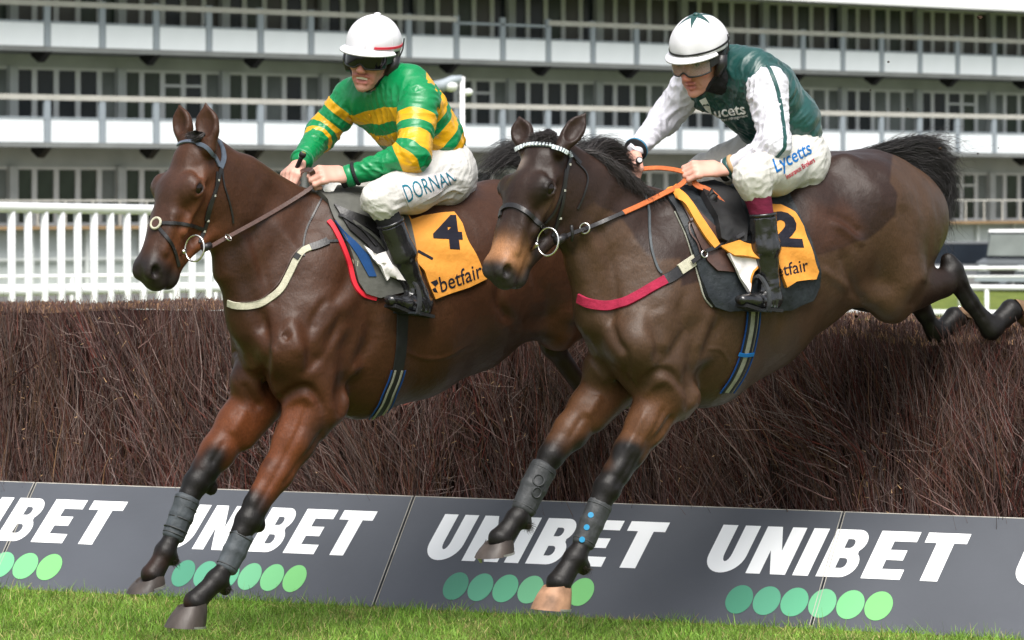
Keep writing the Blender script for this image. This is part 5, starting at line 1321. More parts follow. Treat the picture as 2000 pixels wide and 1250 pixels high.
# ---------------------------------------------------------------- rider one
R1 = h1[1]
def A(p): return np.array(p, float)
def make_rider_one():
    R = R1; t = empty('person', Vector(R(860, 400)))
    tag(t, 'jockey in green and gold hooped silks, white cap and dark goggles, holding a whip', 'person')
    nrm = R.n
    fr = head_frame(18, 7, -9); hc = R(726, 113, 0)
    S = Sculpt(); D = human_head(S, hc, fr, R(762, 172, .0), grim=True, sc_=1.0)
    pelvis, waist, chest, upper = R(860, 328), R(832, 275), R(792, 222), R(768, 188)
    bk = np.cross(nrm, chest-pelvis); bk = bk if bk[2] > 0 else -bk
    S.chain([(pelvis, (.10, .14)), (waist, (.095, .135)), (chest, (.105, .155)), (upper, (.075, .13))], .04, 0, up=bk)
    nsh, nel, nwr = R(818, 198, .165), R(806, 302, .25), R(690, 341, .10)
    fsh, fel, fwr = R(688, 190, -.17), R(628, 262, -.25), R(590, 312, -.13)
    for a, b_, c in ((nsh, nel, nwr), (fsh, fel, fwr)):
        S.seg(a, b_, .048, .038, .03, 0); S.seg(b_, c, .038, .026, .02, 0)
    nh = fist(S, R(676, 342, .095), R(626, 340, .075), (.25, -.75, .62), (-.2, -.1, 1), 3)
    fh = fist(S, R(588, 316, -.125), R(560, 338, -.12), (-.75, -.55, .25), (.2, 0, 1), 3)
    nhip, nkn = R(862, 342, .10), R(742, 390, .275); fhip, fkn = R(838, 345, -.09), R(668, 384, -.22)
    S.seg(nhip, nkn, .080, .045, .03, 0); S.seg(fhip, fkn, .080, .045, .03, 0)
    nan = R(812, 572, .285); S.seg(nkn, nan, .034, .026, .02, 0); fan = R(735, 560, -.25); S.seg(fkn, fan, .034, .026, .02, 0)
    pal = {0: (.50, .27, .20), 1: (.56, .22, .17), 2: (.48, .15, .13), 3: (.58, .32, .25)}
    V, Q, body = skin_body(S, t, pal)
    # teeth
    mb = MB(); tp = [D(.083-.35*abs(z)**1.4, -.067, z) for z in np.linspace(-.021, .021, 9)]; mb.tube(tp, 1, flat=(.0052, .003), up=tuple(fr[0])); mb.build('teeth', M['teeth'], t)
    helmet(D, t, M['cap_white'], None, .052, band=(mat('cap_band_red', (.50, .02, .04), .5), 25, 120, .0042))
    goggles(D, t, M['lens_dark'])
    # silks
    S = Sculpt(); k = .05
    S.chain([(pelvis+A((0, 0, .005)), (.095, .125)), (waist, (.120, .160)), (chest, (.128, .180)), (upper, (.085, .150))], k, 0, up=bk)
    S.seg(R(800, 160, .10), R(720, 165, -.10), .065, .060, .06, 0); S.seg(upper, R(757, 160, 0), .085, .068, .04, 0)
    S.seg(nsh, nsh*.8+chest*.2, .078, .09, .05, 0); S.seg(fsh, fsh*.8+chest*.2, .072, .09, .05, 0)
    S.ell(D(0, -.04, 0), (.06, .085, .066), fr[0], fr[1], .01, 0, op='-')
    ax = nv(nv(chest-pelvis)*.92+nv(bk)*(-.12))
    hb = [(.115-.0, .155), (.20, .245), (.022, .070), (.292, .318)]
    tors = lambda V: {'hoop': ('FLOAT', band((V-pelvis)@ax+.004*noise3(V, 40, 5)-.035, [(-.085, -.035), (.005, .055), (.095, .145), (.185, .238), (.280, .330)]))}
    Vt, Qt, silks = garment('silks_body', S, .0046, M['hoops'], t, [(.0042, 26, bk, 3, None, 0), (.006, 15, nv(chest-pelvis)+R.n*.6, 6, waist, .22)], attrs=tors)
    def sleeve(a, b_, c, r, bands, seed, seg_b):
        S = Sculpt(); S.seg(a, b_, r[0], r[1], .04, 0); S.seg(b_, c, r[1], r[2], .035, 0)
        L1 = np.linalg.norm(b_-a); L2 = np.linalg.norm(c-b_)
        def at(V):
            t1 = np.clip(((V-a)@(b_-a))/L1**2, -1, 1.2); t2 = np.clip(((V-b_)@(c-b_))/L2**2, -.2, 1.2)
            d1 = np.linalg.norm(V-(a+(b_-a)*np.clip(t1, 0, 1)[:, None]), axis=1); d2 = np.linalg.norm(V-(b_+(c-b_)*np.clip(t2, 0, 1)[:, None]), axis=1)
            w = 1/(1+np.exp((d1-d2)/.012)); s_ = (t1*L1)*w+(L1+t2*L2)*(1-w)
            return {'hoop': ('FLOAT', band(s_+.004*noise3(V, 30, 2), bands))}
        return garment('sleeve', S, .0044, M['hoops'], t, [(.0045, 30, b_-a+(c-b_)*.2, seed, b_, .16), (.0035, 34, np.cross(b_-a, R.n), seed+3, None, 0)], attrs=at)
    sl1 = sleeve(nsh, nel, nwr, (.080, .062, .036), [(.075, .122), (.158, .212), (.245, .275)], 21, 0)
    sl2 = sleeve(fsh, fel, fwr, (.074, .056, .038), [(.052, .085), (.128, .168), (.212, .238)], 31, 0)
    # cuffs and wrist bands
    def ringband(name, c, ax_, r, w_, m_, par=t):
        a_ = nv(ax_); mb = MB(); mb.tube([c-a_*w_/2, c-a_*w_*.3, c+a_*w_*.3, c+a_*w_/2], [r*.93, r, r, r*.93], 20); return mb.build(name, m_, par, smooth=True)
    d = nwr-nel; ringband('cuff', nwr-nv(d)*.008, d, .0445, .013, M['sock_black']); ringband('cuff', nwr+nv(d)*.014, d, .042, .030, M['silk_green']); ringband('wristband', nwr+nv(d)*.038, d, .0375, .022, M['sock_black'])
    d = fwr-fel; ringband('cuff', fwr, d, .044, .016, M['silk_green'])
    # breeches
    S = Sculpt()
    S.seg(R(872, 335, .04), R(850, 322, -.02), (.115, .15), (.10, .14), .04, 0, up=bk)
    S.ell(R(868, 352, .11), (.10, .095, .085), k=.05); S.ell(R(850, 352, -.10), (.10, .09, .085), k=.05)
    S.seg(nhip, nkn*.5+nhip*.5, .098, .092, .05, 0); S.seg(nkn*.5+nhip*.5, nkn, .090, .068, .04, 0); S.seg(nkn, R(750, 402, .285), .066, .058, .02, 0)
    S.seg(fhip, fkn, .098, .072, .05, 0); S.seg(fkn, R(675, 405, -.25), .070, .060, .02, 0)
    Vb, Qb, br = garment('breeches', S, .0048, M['breeches'], t, [(.0028, 30, nkn-nhip, 8, None, 0), (.0042, 26, np.cross(nkn-nhip, R.n), 12, nkn, .11), (.004, 26, np.cross(nkn-nhip, R.n)+nhip-nkn, 14, nhip, .13)])
    # socks, boots
    for (kn, top, an, he, to, sk) in ((nkn, R(764, 440, .285), nan, R(838, 604, .285), R(762, 586, .315), M['sock_black']), (fkn, R(690, 440, -.25), fan, R(750, 590, -.25), R(690, 600, -.28), M['sock_black'])):
        S = Sculpt(); S.seg(kn+(top-kn)*.2, top+(an-top)*.02, .052, .043, .02, 0); garment('sock', S, .005, sk, t, [(.0008, 40, R.n, 2, None, 0)])
        S = Sculpt(); shank(S, top, an, he, to, .052, .039); ringband('boot_top', top-nv(an-top)*.010, an-top, .0535, .012, M['boot']); Vx, Qx, bt = garment('boot', S, .0045, M['boot'], t, [(.0022, 30, np.cross(an-top, R.n), 5, an, .11), (.0012, 50, an-top, 7, None, 0)])
        S = Sculpt()
        mb = MB(); mb.tube([to+A((0, 0, -.02)), to*.6+he*.4+A((0, 0, -.031)), to*.35+he*.65+A((0, 0, -.026)), he+A((0, 0, -.026))], 1, flat=(.030, .006), up=(0, 0, 1)); mb.build('sole', M['dark'], bt)
    return dict(t=t, pel=pelvis, ax=ax, D=D, fr=fr, nh=nh, fh=fh, bvh_br=bvh_of(Vb, Qb), bvh_silk=bvh_of(Vt, Qt), foot=(nan, R(838, 604, .285), R(762, 586, .315)))
r1 = make_rider_one()
if DBG:
    for q in ((725,226),(725,248),(738,272),(740,290),(865,225),(850,165),(880,260)):
        h_ = hit(r1['bvh_silk'], *q); print('HOOP', q, None if h_ is None else (np.array(h_[0])-r1['pel'])@r1['ax']-.035)


R2 = h2[1]
def make_rider_two():
    R = R2; t = empty('person', Vector(R(1550, 380)))
    tag(t, 'jockey in dark green and white silks and clear goggles, looking down', 'person')
    fr = head_frame(36, 20, -4); hc = R(1368, 115, 0)
    S = Sculpt(); D = human_head(S, hc, fr, R(1425, 150, 0), grim=False, sc_=1.02)
    pelvis, waist, chest, upper = R(1552, 300), R(1522, 238), R(1470, 178), R(1440, 145)
    bk = np.cross(R.n, chest-pelvis); bk = bk if bk[2] > 0 else -bk
    S.chain([(pelvis, (.10, .14)), (waist, (.095, .135)), (chest, (.105, .155)), (upper, (.075, .13))], .04, 0, up=bk)
    nsh, nel, nwr = R(1497, 168, .165), R(1514, 282, .26), R(1432, 325, .12)
    fsh, fel, fwr = R(1350, 168, -.17), R(1298, 232, -.25), R(1244, 290, -.13)
    for a, b_, c in ((nsh, nel, nwr), (fsh, fel, fwr)):
        S.seg(a, b_, .048, .038, .03, 0); S.seg(b_, c, .038, .026, .02, 0)
    nh = fist(S, R(1408, 331, .11), R(1356, 330, .08), (.25, -.7, .65), (-.2, -.1, 1), 3)
    fh = fist(S, R(1240, 298, -.125), R(1224, 325, -.12), (-.55, -.7, .45), (.5, -.2, .6), 3)
    nhip, nkn = R(1552, 314, .10), R(1470, 345, .285); fhip, fkn = R(1500, 290, -.09), R(1378, 340, -.24)
    S.seg(nhip, nkn, .080, .045, .03, 0); S.seg(fhip, fkn, .080, .045, .03, 0)
    nan = R(1502, 560, .30); S.seg(nkn, nan, .034, .026, .02, 0); fan = R(1420, 530, -.25); S.seg(fkn, fan, .034, .026, .02, 0)
    pal = {0: (.50, .25, .18), 1: (.56, .20, .15), 2: (.45, .15, .13), 3: (.58, .31, .24)}
    V, Q, body = skin_body(S, t, pal)
    for q in (1, -1):
        mb = MB(); mb.sphere(D(.068, .008, .031*q), .0125); mb.build('eye', M['eye'], t, smooth=True)
        mb = MB(); mb.tube([D(.084, .025, .014*q), D(.088, .029, .03*q), D(.076, .026, .048*q)], .003, 6); mb.build('eyebrow', M['leather_brown'], t, smooth=True)
    helmet(D, t, M['cap_white'], None, .036, band=(M['dark'], -110, 130, .0034), star=M['teal'])
    goggles(D, t, M['lens_clear'])
    # neck scarf, printed
    S = Sculpt(); S.seg(D(-.02, -.055, 0), R(1425, 150, 0), .066, .074, .03, 0); garment('neck_scarf', S, .005, M['sock_black'], t, [(.003, 40, (1, 0, 0), 3, None, 0)])
    S = Sculpt(); k = .05
    S.chain([(pelvis+A((0, 0, .01)), (.095, .13)), (waist, (.125, .165)), (chest, (.132, .185)), (upper, (.088, .155))], k, 0, up=bk)
    S.seg(R(1475, 138, .10), R(1385, 140, -.10), .070, .062, .06, 0); S.seg(upper, R(1428, 132, 0), .09, .074, .04, 0)
    S.seg(nsh, nsh*.8+chest*.2, .070, .09, .05, 0); S.seg(fsh, fsh*.8+chest*.2, .066, .09, .05, 0)
    S.ell(D(0, -.045, 0), (.055, .08, .062), fr[0], fr[1], .01, 0, op='-')
    Vt, Qt, silks = garment('silks_body', S, .0046, M['teal'], t, [(.005, 26, bk, 13, None, 0), (.008, 14, nv(chest-pelvis)+R.n*.6, 16, waist, .22)])
    def sleeve(a, b_, c, r, seed):
        S = Sculpt(); S.seg(a, b_, r[0], r[1], .04, 0); S.seg(b_, c, r[1], r[2], .035, 0)
        return garment('sleeve', S, .0044, M['silk_white'], t, [(.0055, 28, b_-a+(c-b_)*.2, seed, b_, .16), (.0045, 32, np.cross(b_-a, R.n), seed+3, None, 0)])
    sl1 = sleeve(nsh, nel, nwr, (.080, .054, .036), 41); sl2 = sleeve(fsh, fel, fwr, (.076, .054, .036), 51)
    def ringband(name, c, ax_, r, w_, m_, par=t):
        a_ = nv(ax_); mb = MB(); mb.tube([c-a_*w_/2, c-a_*w_*.3, c+a_*w_*.3, c+a_*w_/2], [r*.93, r, r, r*.93], 20); return mb.build(name, m_, par, smooth=True)
    d = nwr-nel; ringband('cuff', nwr-nv(d)*.004, d, .0445, .014, mat('cuff_tan', (.40, .26, .13), .7)); ringband('cuff', nwr+nv(d)*.012, d, .043, .022, M['teal']); ringband('cuff', nwr+nv(d)*.025, d, .0425, .005, M['silk_white']); ringband('wristband', nwr+nv(d)*.040, d, .038, .024, M['sock_black'])
    d = fwr-fel; ringband('wristband', fwr+nv(d)*.010, d, .0445, .020, M['sock_black'])
    ringband('wrist_stripe', fwr+nv(d)*.010, d, .0453, .004, mat('stripe_blue', (.02, .30, .55), .5))
    S = Sculpt()
    S.seg(R(1562, 312, .04), R(1540, 300, -.02), (.115, .15), (.10, .14), .04, 0, up=bk)
    S.ell(R(1558, 326, .11), (.10, .095, .085), k=.05); S.ell(R(1535, 325, -.10), (.10, .09, .085), k=.05)
    S.seg(nhip, nkn*.5+nhip*.5, .100, .094, .05, 0); S.seg(nkn*.5+nhip*.5, nkn, .092, .070, .04, 0); S.seg(nkn, R(1476, 368, .29), .068, .060, .02, 0)
    S.seg(fhip, fkn, .098, .074, .05, 0); S.seg(fkn, R(1385, 358, -.25), .072, .06, .02, 0)
    Vb, Qb, br = garment('breeches', S, .0048, M['breeches'], t, [(.0028, 30, nkn-nhip, 18, None, 0), (.0042, 26, np.cross(nkn-nhip, R.n), 22, nkn, .11), (.004, 26, np.cross(nkn-nhip, R.n)+nhip-nkn, 24, nhip, .13)])
    for (kn, top, an, he, to, sk) in ((nkn, R(1490, 425, .30), nan, R(1518, 592, .30), R(1448, 585, .325), M['sock_maroon']), (fkn, R(1395, 410, -.25), fan, R(1435, 560, -.25), R(1380, 570, -.28), M['sock_maroon'])):
        S = Sculpt(); S.seg(kn+(top-kn)*.2, top+(an-top)*.02, .053, .041, .02, 0); garment('sock', S, .005, sk, t, [(.0008, 40, R.n, 2, None, 0)])
        S = Sculpt(); shank(S, top, an, he, to, .049, .037); ringband('boot_top', top-nv(an-top)*.010, an-top, .0505, .012, M['boot']); Vx, Qx, bt = garment('boot', S, .0045, M['boot'], t, [(.0022, 30, np.cross(an-top, R.n), 5, an, .11), (.0012, 50, an-top, 7, None, 0)])
        mb = MB(); mb.tube([to+A((0, 0, -.02)), to*.6+he*.4+A((0, 0, -.031)), to*.35+he*.65+A((0, 0, -.026)), he+A((0, 0, -.026))], 1, flat=(.030, .006), up=(0, 0, 1)); mb.build('sole', M['dark'], bt)
    return dict(t=t, D=D, fr=fr, nh=nh, fh=fh, bvh_br=bvh_of(Vb, Qb), bvh_silk=bvh_of(Vt, Qt), bvh_sl=bvh_of(sl1[0], sl1[1]), foot=(nan, R(1518, 592, .30), R(1448, 585, .325)), arm=(nsh, nel, nwr))
r2 = make_rider_two()
# ================================================================== TACK, HAIR, SMALL THINGS
from mathutils.geometry import delaunay_2d_cdt
M['web_cream'] = mat('cream_webbing', (.46, .44, .34), .8, .2, .12, 60, bump=.3, bscale=300)
M['web_maroon'] = mat('maroon_fleece', (.30, .018, .05), .85, .2, .15, 30, bump=.3, bscale=90)
M['cloth_gold'] = mat('number_cloth_gold', (.66, .275, .045), .7, .2, .05, 10, bump=.5, bscale=30)
M['cloth_white'] = mat('saddle_cloth_white', (.74, .70, .70), .7, .2, .05, 12, bump=.3, bscale=30)
M['pad_grey'] = mat('saddle_pad_grey', (.085, .085, .075), .6, .3, .3, 12, bump=.3, bscale=40)
M['pad_dark'] = mat('saddle_pad_dark', (.018, .022, .026), .5, .3, .4, 16, bump=.5, bscale=40)
M['red_edge'] = mat('pad_edging_red', (.55, .015, .03), .6, .3, .1, 20)
M['blue_cloth'] = mat('blue_under_cloth', (.01, .05, .16), .7, .2, .1, 20)
M['print_navy'] = mat('cloth_print_black', (.010, .010, .018), .7, .2, .1, 40)
M['print_white2'] = mat('print_white', (.85, .85, .85), .6, .2, .02, 40)
M['print_teal'] = mat('print_teal', (.012, .17, .25), .6, .2, .1, 40)
M['edge_blue'] = mat('girth_edge_blue', (.008, .05, .20), .6, .2, .1, 40)
M['print_blue'] = mat('print_blue', (.010, .13, .38), .6, .2, .1, 40)
M['print_red'] = mat('print_red', (.55, .02, .06), .6, .2, .1, 40)
M['rein_orange'] = mat('rubber_rein_orange', (.46, .115, .03), .6, .3, .2, 60, bump=.4, bscale=220)
M['metal'] = mat('bit_steel', (.70, .68, .64), .22, .5, .1, 30, metal=1)
M['brass'] = mat('tan_fitting', (.45, .36, .22), .6, .3, .2, 30)
M['leather_blue'] = mat('browband_bluegrey', (.085, .105, .14), .35, .5, .2, 40)
M['boot_grey'] = mat('tendon_boot_grey', (.055, .064, .072), .6, .35, .35, 14, bump=.35, bscale=40)
M['boot_dark'] = mat('tendon_boot_dark', (.032, .034, .036), .55, .35, .4, 18, bump=.35, bscale=40)
M['dot_blue'] = mat('boot_dot_blue', (.01, .20, .38), .5, .3, .1, 40)
M['bead'] = mat('browband_bead_white', (.66, .72, .74), .25, .5, .1, 60)

def inside(poly, x, y): return sd_poly(np.array([x], float), np.array([y], float), poly)[0] < 0
def patch(name, bvhs, poly, material, parent, lift=.004, thick=.003, g=7, wave=0., seed=1, dense=True):
    """cloth or leather panel lying on a body, outline given where the photo shows it"""
    n = len(poly); B = []
    for i in range(n):
        a = np.array(poly[i], float); b = np.array(poly[(i+1) % n], float); k = max(1, int(np.hypot(*(b-a))/g))
        for j in range(k): B.append(a+(b-a)*j/k)
    nb = len(B); xs = [p[0] for p in poly]; ys_ = [p[1] for p in poly]; I = []
    GX, GY = np.meshgrid(np.arange(min(xs)+g/2, max(xs), g), np.arange(min(ys_)+g/2, max(ys_), g)); GX = GX.ravel(); GY = GY.ravel()
    d = sd_poly(GX, GY, poly); m = d < -g*.45
    pts = [Vector(p) for p in B]+[Vector((x, y)) for x, y in zip(GX[m], GY[m])]
    r = delaunay_2d_cdt(pts, [(i, (i+1) % nb) for i in range(nb)], [list(range(nb))], 1, 1e-4)
    vp, _, fc = r[0], r[1], r[2]; top = []; nr = []; ok = []
    for p in vp:
        h = hit(bvhs, p.x, p.y, 0); ok.append(h is not None)
        if h is None: top.append(None); nr.append(None)
        else: top.append(h[0]); nr.append(h[1])
    idx = [i for i in range(len(vp)) if ok[i]]
    if not idx: return None
    # keep neighbours level: average normals
    nb_ = {i: [] for i in range(len(vp))}
    for f in fc:
        for a in f: nb_[a] += [q for q in f if q != a and ok[q]]
    for _ in range(3): nr = [None if not ok[i] else (nr[i]+sum((nr[q] for q in nb_[i]), Vector((0, 0, 0)))/max(1, len(nb_[i]))).normalized() for i in range(len(vp))]
    top2 = {}
    for i in idx:
        w = 0 if not wave else wave*(noise3(np.array([tuple(top[i])]), 55, seed)[0]+1.1)
        top2[i] = top[i]+nr[i]*(lift+thick+w)
    new = {i: k for k, i in enumerate(idx)}; m_ = len(idx)
    vs = [top2[i] for i in idx]+[top[i]+nr[i]*(lift*.2 if lift < .01 else lift) for i in idx]; fs = []
    ecount = {}
    for f in fc:
        if all(ok[q] for q in f):
            q = [new[v] for v in f]; fs.append(tuple(q))
            for a, b in zip(q, q[1:]+q[:1]): ecount[(a, b)] = 1
    for (a, b) in list(ecount):
        if (b, a) not in ecount: fs.append((a, b, b+m_, a+m_))
    me = bpy.data.meshes.new(name); me.from_pydata([tuple(v) for v in vs], [], fs); me.update(); me.materials.append(material)
    bm = bmesh.new(); bm.from_mesh(me); bmesh.ops.recalc_face_normals(bm, faces=bm.faces)
    fl = max(bm.faces, key=lambda f: f.calc_area()); 
    if fl.normal.dot(CAMP-fl.calc_center_median()) < 0: bmesh.ops.reverse_faces(bm, faces=bm.faces)
    for e in bm.edges:
        if len(e.link_faces) == 2 and e.calc_face_angle(0) > .9: e.smooth = False
    bm.to_mesh(me); bm.free(); me.polygons.foreach_set('use_smooth', [True]*len(me.polygons))
    o = bpy.data.objects.new(name, me); C.objects.link(o)
    if parent is not None: child(o, parent)
    return o
def obj_bvh(o):
    me = o.data      # meshes are written in world coordinates
    return BVHTree.FromPolygons([tuple(v.co) for v in me.vertices], [tuple(p.vertices) for p in me.polygons])
def text_mesh(txt, bold=0., shear=0., space=1.):
    cu = bpy.data.curves.new('t', 'FONT'); cu.body = txt; cu.offset = bold; cu.shear = shear; cu.space_character = space; cu.resolution_u = 3
    o = bpy.data.objects.new('t', cu); C.objects.link(o); dg = bpy.context.evaluated_depsgraph_get(); ev = o.evaluated_get(dg); me = ev.to_mesh()
    V = [v.co.copy() for v in me.vertices]; F = [tuple(p.vertices) for p in me.polygons]; ev.to_mesh_clear(); bpy.data.objects.remove(o); bpy.data.curves.remove(cu)
    return V, F
def print_on(name, bvhs, txt, quad, material, parent, bold=0., shear=0., lift=.0015, fine=3.0, space=1., raw=None, bend=0., clip=None):
    """lettering on cloth: quad = photo points of lower left, lower right, upper right, upper left"""
    V, F = raw or text_mesh(txt, bold, shear, space)
    x0 = min(v.x for v in V); x1 = max(v.x for v in V); y0 = min(v.y for v in V); y1 = max(v.y for v in V)
    q = [np.array(p, float) for p in quad]
    bm = bmesh.new(); vv = []
    for v in V:
        a = (v.x-x0)/(x1-x0); b = (v.y-y0)/(y1-y0); p = (q[0]*(1-a)+q[1]*a)*(1-b)+(q[3]*(1-a)+q[2]*a)*b; p = p+np.array((0, -bend*4*a*(1-a)))
        vv.append(bm.verts.new((p[0], p[1], 0)))
    for f in F:
        try: bm.faces.new([vv[i] for i in f])
        except ValueError: pass
    bmesh.ops.remove_doubles(bm, verts=bm.verts, dist=.01); bmesh.ops.triangulate(bm, faces=bm.faces)
    for _ in range(4):
        le = [e for e in bm.edges if e.calc_length() > fine]
        if not le: break
        bmesh.ops.subdivide_edges(bm, edges=le, cuts=1); bmesh.ops.triangulate(bm, faces=[f for f in bm.faces if len(f.verts) > 3])
    bad = []
    for v in bm.verts:
        h = hit(bvhs, v.co.x, v.co.y, lift)
        if h is None or (clip and not inside(clip, v.co.x, v.co.y)): bad.append(v)
        else: v.co = h[0]
    if bad: bmesh.ops.delete(bm, geom=bad, context='VERTS')
    for f in bm.faces:
        f.normal_update()
        if f.normal.dot(CAMP-f.calc_center_median()) < 0: f.normal_flip()
    me = bpy.data.meshes.new(name); bm.to_mesh(me); bm.free(); me.materials.append(material)
    o = bpy.data.objects.new(name, me); C.objects.link(o); child(o, parent); return o
def ring3(name, c, ax_, r, tube_r, material, parent, e=(1, 1), up=(0, 0, 1), n=26):
    a, u, l = frame(ax_, up); mb = MB(); pts = [Vector(np.array(c)+u*r*e[0]*math.cos(t_)+l*r*e[1]*math.sin(t_)) for t_ in np.linspace(0, 2*math.pi, n+1)]
    mb.tube(pts, tube_r, 8, caps=False); return mb.build(name, material, parent, smooth=True)
def hair(name, guides, n, spread, rad, parent, cols=((.012, .010, .010), (.030, .022, .020)), frizz=.01, seed=1, m=12, cut=.35):
    r = np.random.default_rng(seed); G = np.array([np.array(spline(g, 6)) for g in guides]); k = G.shape[0]; L = G.shape[1]
    u = r.uniform(0, k-1, n) if k > 1 else np.zeros(n); i = np.minimum(u.astype(int), max(k-2, 0)); w = (u-i)[:, None, None]
    base = G[i]*(1-w)+G[np.minimum(i+1, k-1)]*w
    end = 1-cut*r.random(n)**2; tt = np.linspace(0, 1, m)[None, :]*end[:, None]*(L-1); a = np.floor(tt).astype(int); a = np.minimum(a, L-2); fr_ = (tt-a)[..., None]
    idx = np.arange(n)[:, None]; Pp = base[idx, a]*(1-fr_)+base[idx, a+1]*fr_
    t1 = np.linspace(0, 1, m)[None, :, None]
    off = r.normal(0, 1, (n, 1, 3)); off /= np.maximum(np.linalg.norm(off, axis=2, keepdims=True), 1); 
    Pp = Pp+off*(spread[0]+(spread[1]-spread[0])*t1)+r.normal(0, 1, (n, 1, 3))*spread[2]*t1**2.5
    ph = r.uniform(0, 6.3, (n, 1, 3)); fq = r.uniform(4, 9, (n, 1, 3)); Pp = Pp+frizz*np.sin(ph+fq*t1)*t1
    tan = np.gradient(Pp, axis=1); tan /= np.maximum(np.linalg.norm(tan, axis=2, keepdims=True), 1e-9)
    ref = r.normal(size=(n, 1, 3)); uu = np.cross(tan, ref); uu /= np.maximum(np.linalg.norm(uu, axis=2, keepdims=True), 1e-9); ww = np.cross(tan, uu)
    rr = rad*r.uniform(.6, 1.3, (n, 1, 1))*(1-.85*t1**1.5)
    rings = [Pp+(uu*math.cos(q)+ww*math.sin(q))*rr for q in (0, 2.094, 4.189)]
    V = np.stack(rings, axis=2).reshape(-1, 3); I = np.arange(n)[:, None, None]*m*3; J = np.arange(m-1)[None, :, None]*3; K = np.arange(3)[None, None, :]
    A_ = I+J+K; B_ = I+J+(K+1) % 3; F = np.stack([A_, B_, B_+3, A_+3], axis=3).reshape(-1, 4)
    c = np.array(cols[0])+(np.array(cols[1])-np.array(cols[0]))*r.random((n, 1)); c = np.repeat(np.concatenate([c, np.ones((n, 1))], 1), m*3, axis=0)
    o = mesh_np(name, V, F, parent, M['hair'], True, {'Col': ('FLOAT_COLOR', c)}); o['kind'] = 'stuff'; return o

def leg_boot(name, H, pts, lat, rs, material, parent, straps=2, strap_m=None, seed=1):
    P_ = [H(x, y, lat) for x, y in pts]; S = Sculpt()
    for i in range(len(P_)-1): S.seg(P_[i], P_[i+1], (rs[i]*1.0, rs[i]*.90), (rs[i+1]*1.0, rs[i+1]*.90), .012, 0, up=H.h, cap=.5)
    V, Q, o = garment(name, S, .0042, material, parent, [(.0016, 30, P_[-1]-P_[0], seed, None, 0)])
    d = nv(P_[-1]-P_[0])
    for k in (.06, .94):
        c = P_[0]+(P_[-1]-P_[0])*k; r = rs[0]+(rs[-1]-rs[0])*k
        ring3('boot_edge', c, d, r*.97, .0028, strap_m or M['boot_dark'], o, e=(1.0, .9), up=tuple(H.h))
    return V, Q, o

# ---------------------------------------------------------------- horse one: bridle, girths, boots, hair
t1, H1, D1, ax1 = h1[0], h1[1], h1[2], h1[3]
br1 = empty('bridle', H1(400, 300)); child(br1, t1)
LB, LK = M['leather_blue'], M['leather_black']
S1 = lambda nm, pts, w, m_=LK, par=br1, **k: strap_px(nm, [BV1], pts, w, m_, par, **k)
S1('browband', [(345, 290), (352, 281), (372, 277), (398, 284), (416, 302), (428, 324)], .015, LB, thick=.005)
S1('headpiece', [(427, 276), (434, 292), (436, 310), (430, 328)], .020, LB, thick=.005)
S1('cheekpiece', [(431, 326), (425, 355), (416, 385), (408, 415), (400, 445), (390, 474)], .013, thick=.005)
S1('cheek_strap', [(423, 335), (420, 370), (408, 400), (400, 430)], .010, thick=.004, lift=.004)
S1('throat_lash', [(433, 330), (437, 360), (446, 390), (453, 418), (455, 436)], .007)
S1('noseband', [(397, 448), (375, 441), (345, 436), (312, 436)], .013, thick=.004)
S1('noseband_lower', [(310, 444), (325, 462), (338, 485), (347, 512), (349, 520)], .013, thick=.004)
for (x, y) in ((424, 352), (417, 382), (404, 430), (398, 452)):
    q = hit(BV1, x, y, .006); mb = MB(); mb.obox(q[0], Vector((.0055, 0, 0)), q[1]*.002, Vector((0, 0, .0038))); mb.build('buckle', M['metal'], br1)
def face_disc(bv, x, y, r, par):
    q = hit(bv, x, y, .006); ring3('noseband_ring', q[0], q[1], r, .005, M['web_cream'], par); mb = MB(); mb.tube([q[0]-q[1]*.003, q[0]+q[1]*.003], r*.75, 18); mb.build('noseband_disc', M['leather_brown'], par)
face_disc(BV1, 306, 437, .020, br1)
def bit(H, bv, par, cx, cy, r, bx, by, nrm, k=1):
    q = hit(bv, bx, by, .004) or (Vector(P(bx, by, H(cx, cy).tolist()[1]-.1)), Vector((0, -1, 0)))
    c = Vector(P(cx, cy, q[0].y-.012)); ring3('bit_ring', c, nrm, r, .0038, M['metal'], par, e=(1.06, .9))
    mb = MB(); e1 = Vector(P(cx-r*FPX/c.y*.85, cy+6, c.y-.004)); mb.tube([e1+(q[0]-e1)*-.25, e1, q[0]], [.009, .0085, .006], 10); mb.build('bit_mouthpiece', M['metal'], par, smooth=True)
    return c
c1 = bit(H1, BV1, br1, 380, 485, .044, 352, 497, (-.45, -.85, .1))
cg1 = Vector(r1['nh'][0]); cf1 = Vector(r1['fh'][0])
def rein(name, pts, w, m_, par, nrm, n=8, th=.0035):
    cu = spline([tuple(p) for p in pts], n); return ribbon(name, cu, [nrm]*len(cu), w, th, m_, par)
rn = (-.1, -.93, .35)
q = hit(BV1, 500, 436, .012)[0]
rein('rein', [c1+Vector((.04, -.005, -.004)), P(432, 470, c1.y+.05), P(500, 433, q.y-.005), P(560, 398, min((hit(BV1, 560, 398, .012) or (q,))[0].y, cg1.y)), P(608, 366, cg1.y-.03), cg1], .017, M['leather_brown'], br1, rn)
mb = MB(); mb.tube([c1+Vector((.03, -.008, 0)), P(412, 478, c1.y+.01)], [.016, .011], 10); mb.build('rein_end', LK, br1, smooth=True)
ring3('martingale_ring', P(446, 464, c1.y+.06), (.7, -.4, .6), .014, .0025, M['metal'], br1)
rein('rein', [P(500, 385, cf1.y+.10), P(526, 366, cf1.y+.05), P(552, 350, cf1.y+.02), cf1], .016, M['leather_brown'], br1, rn)
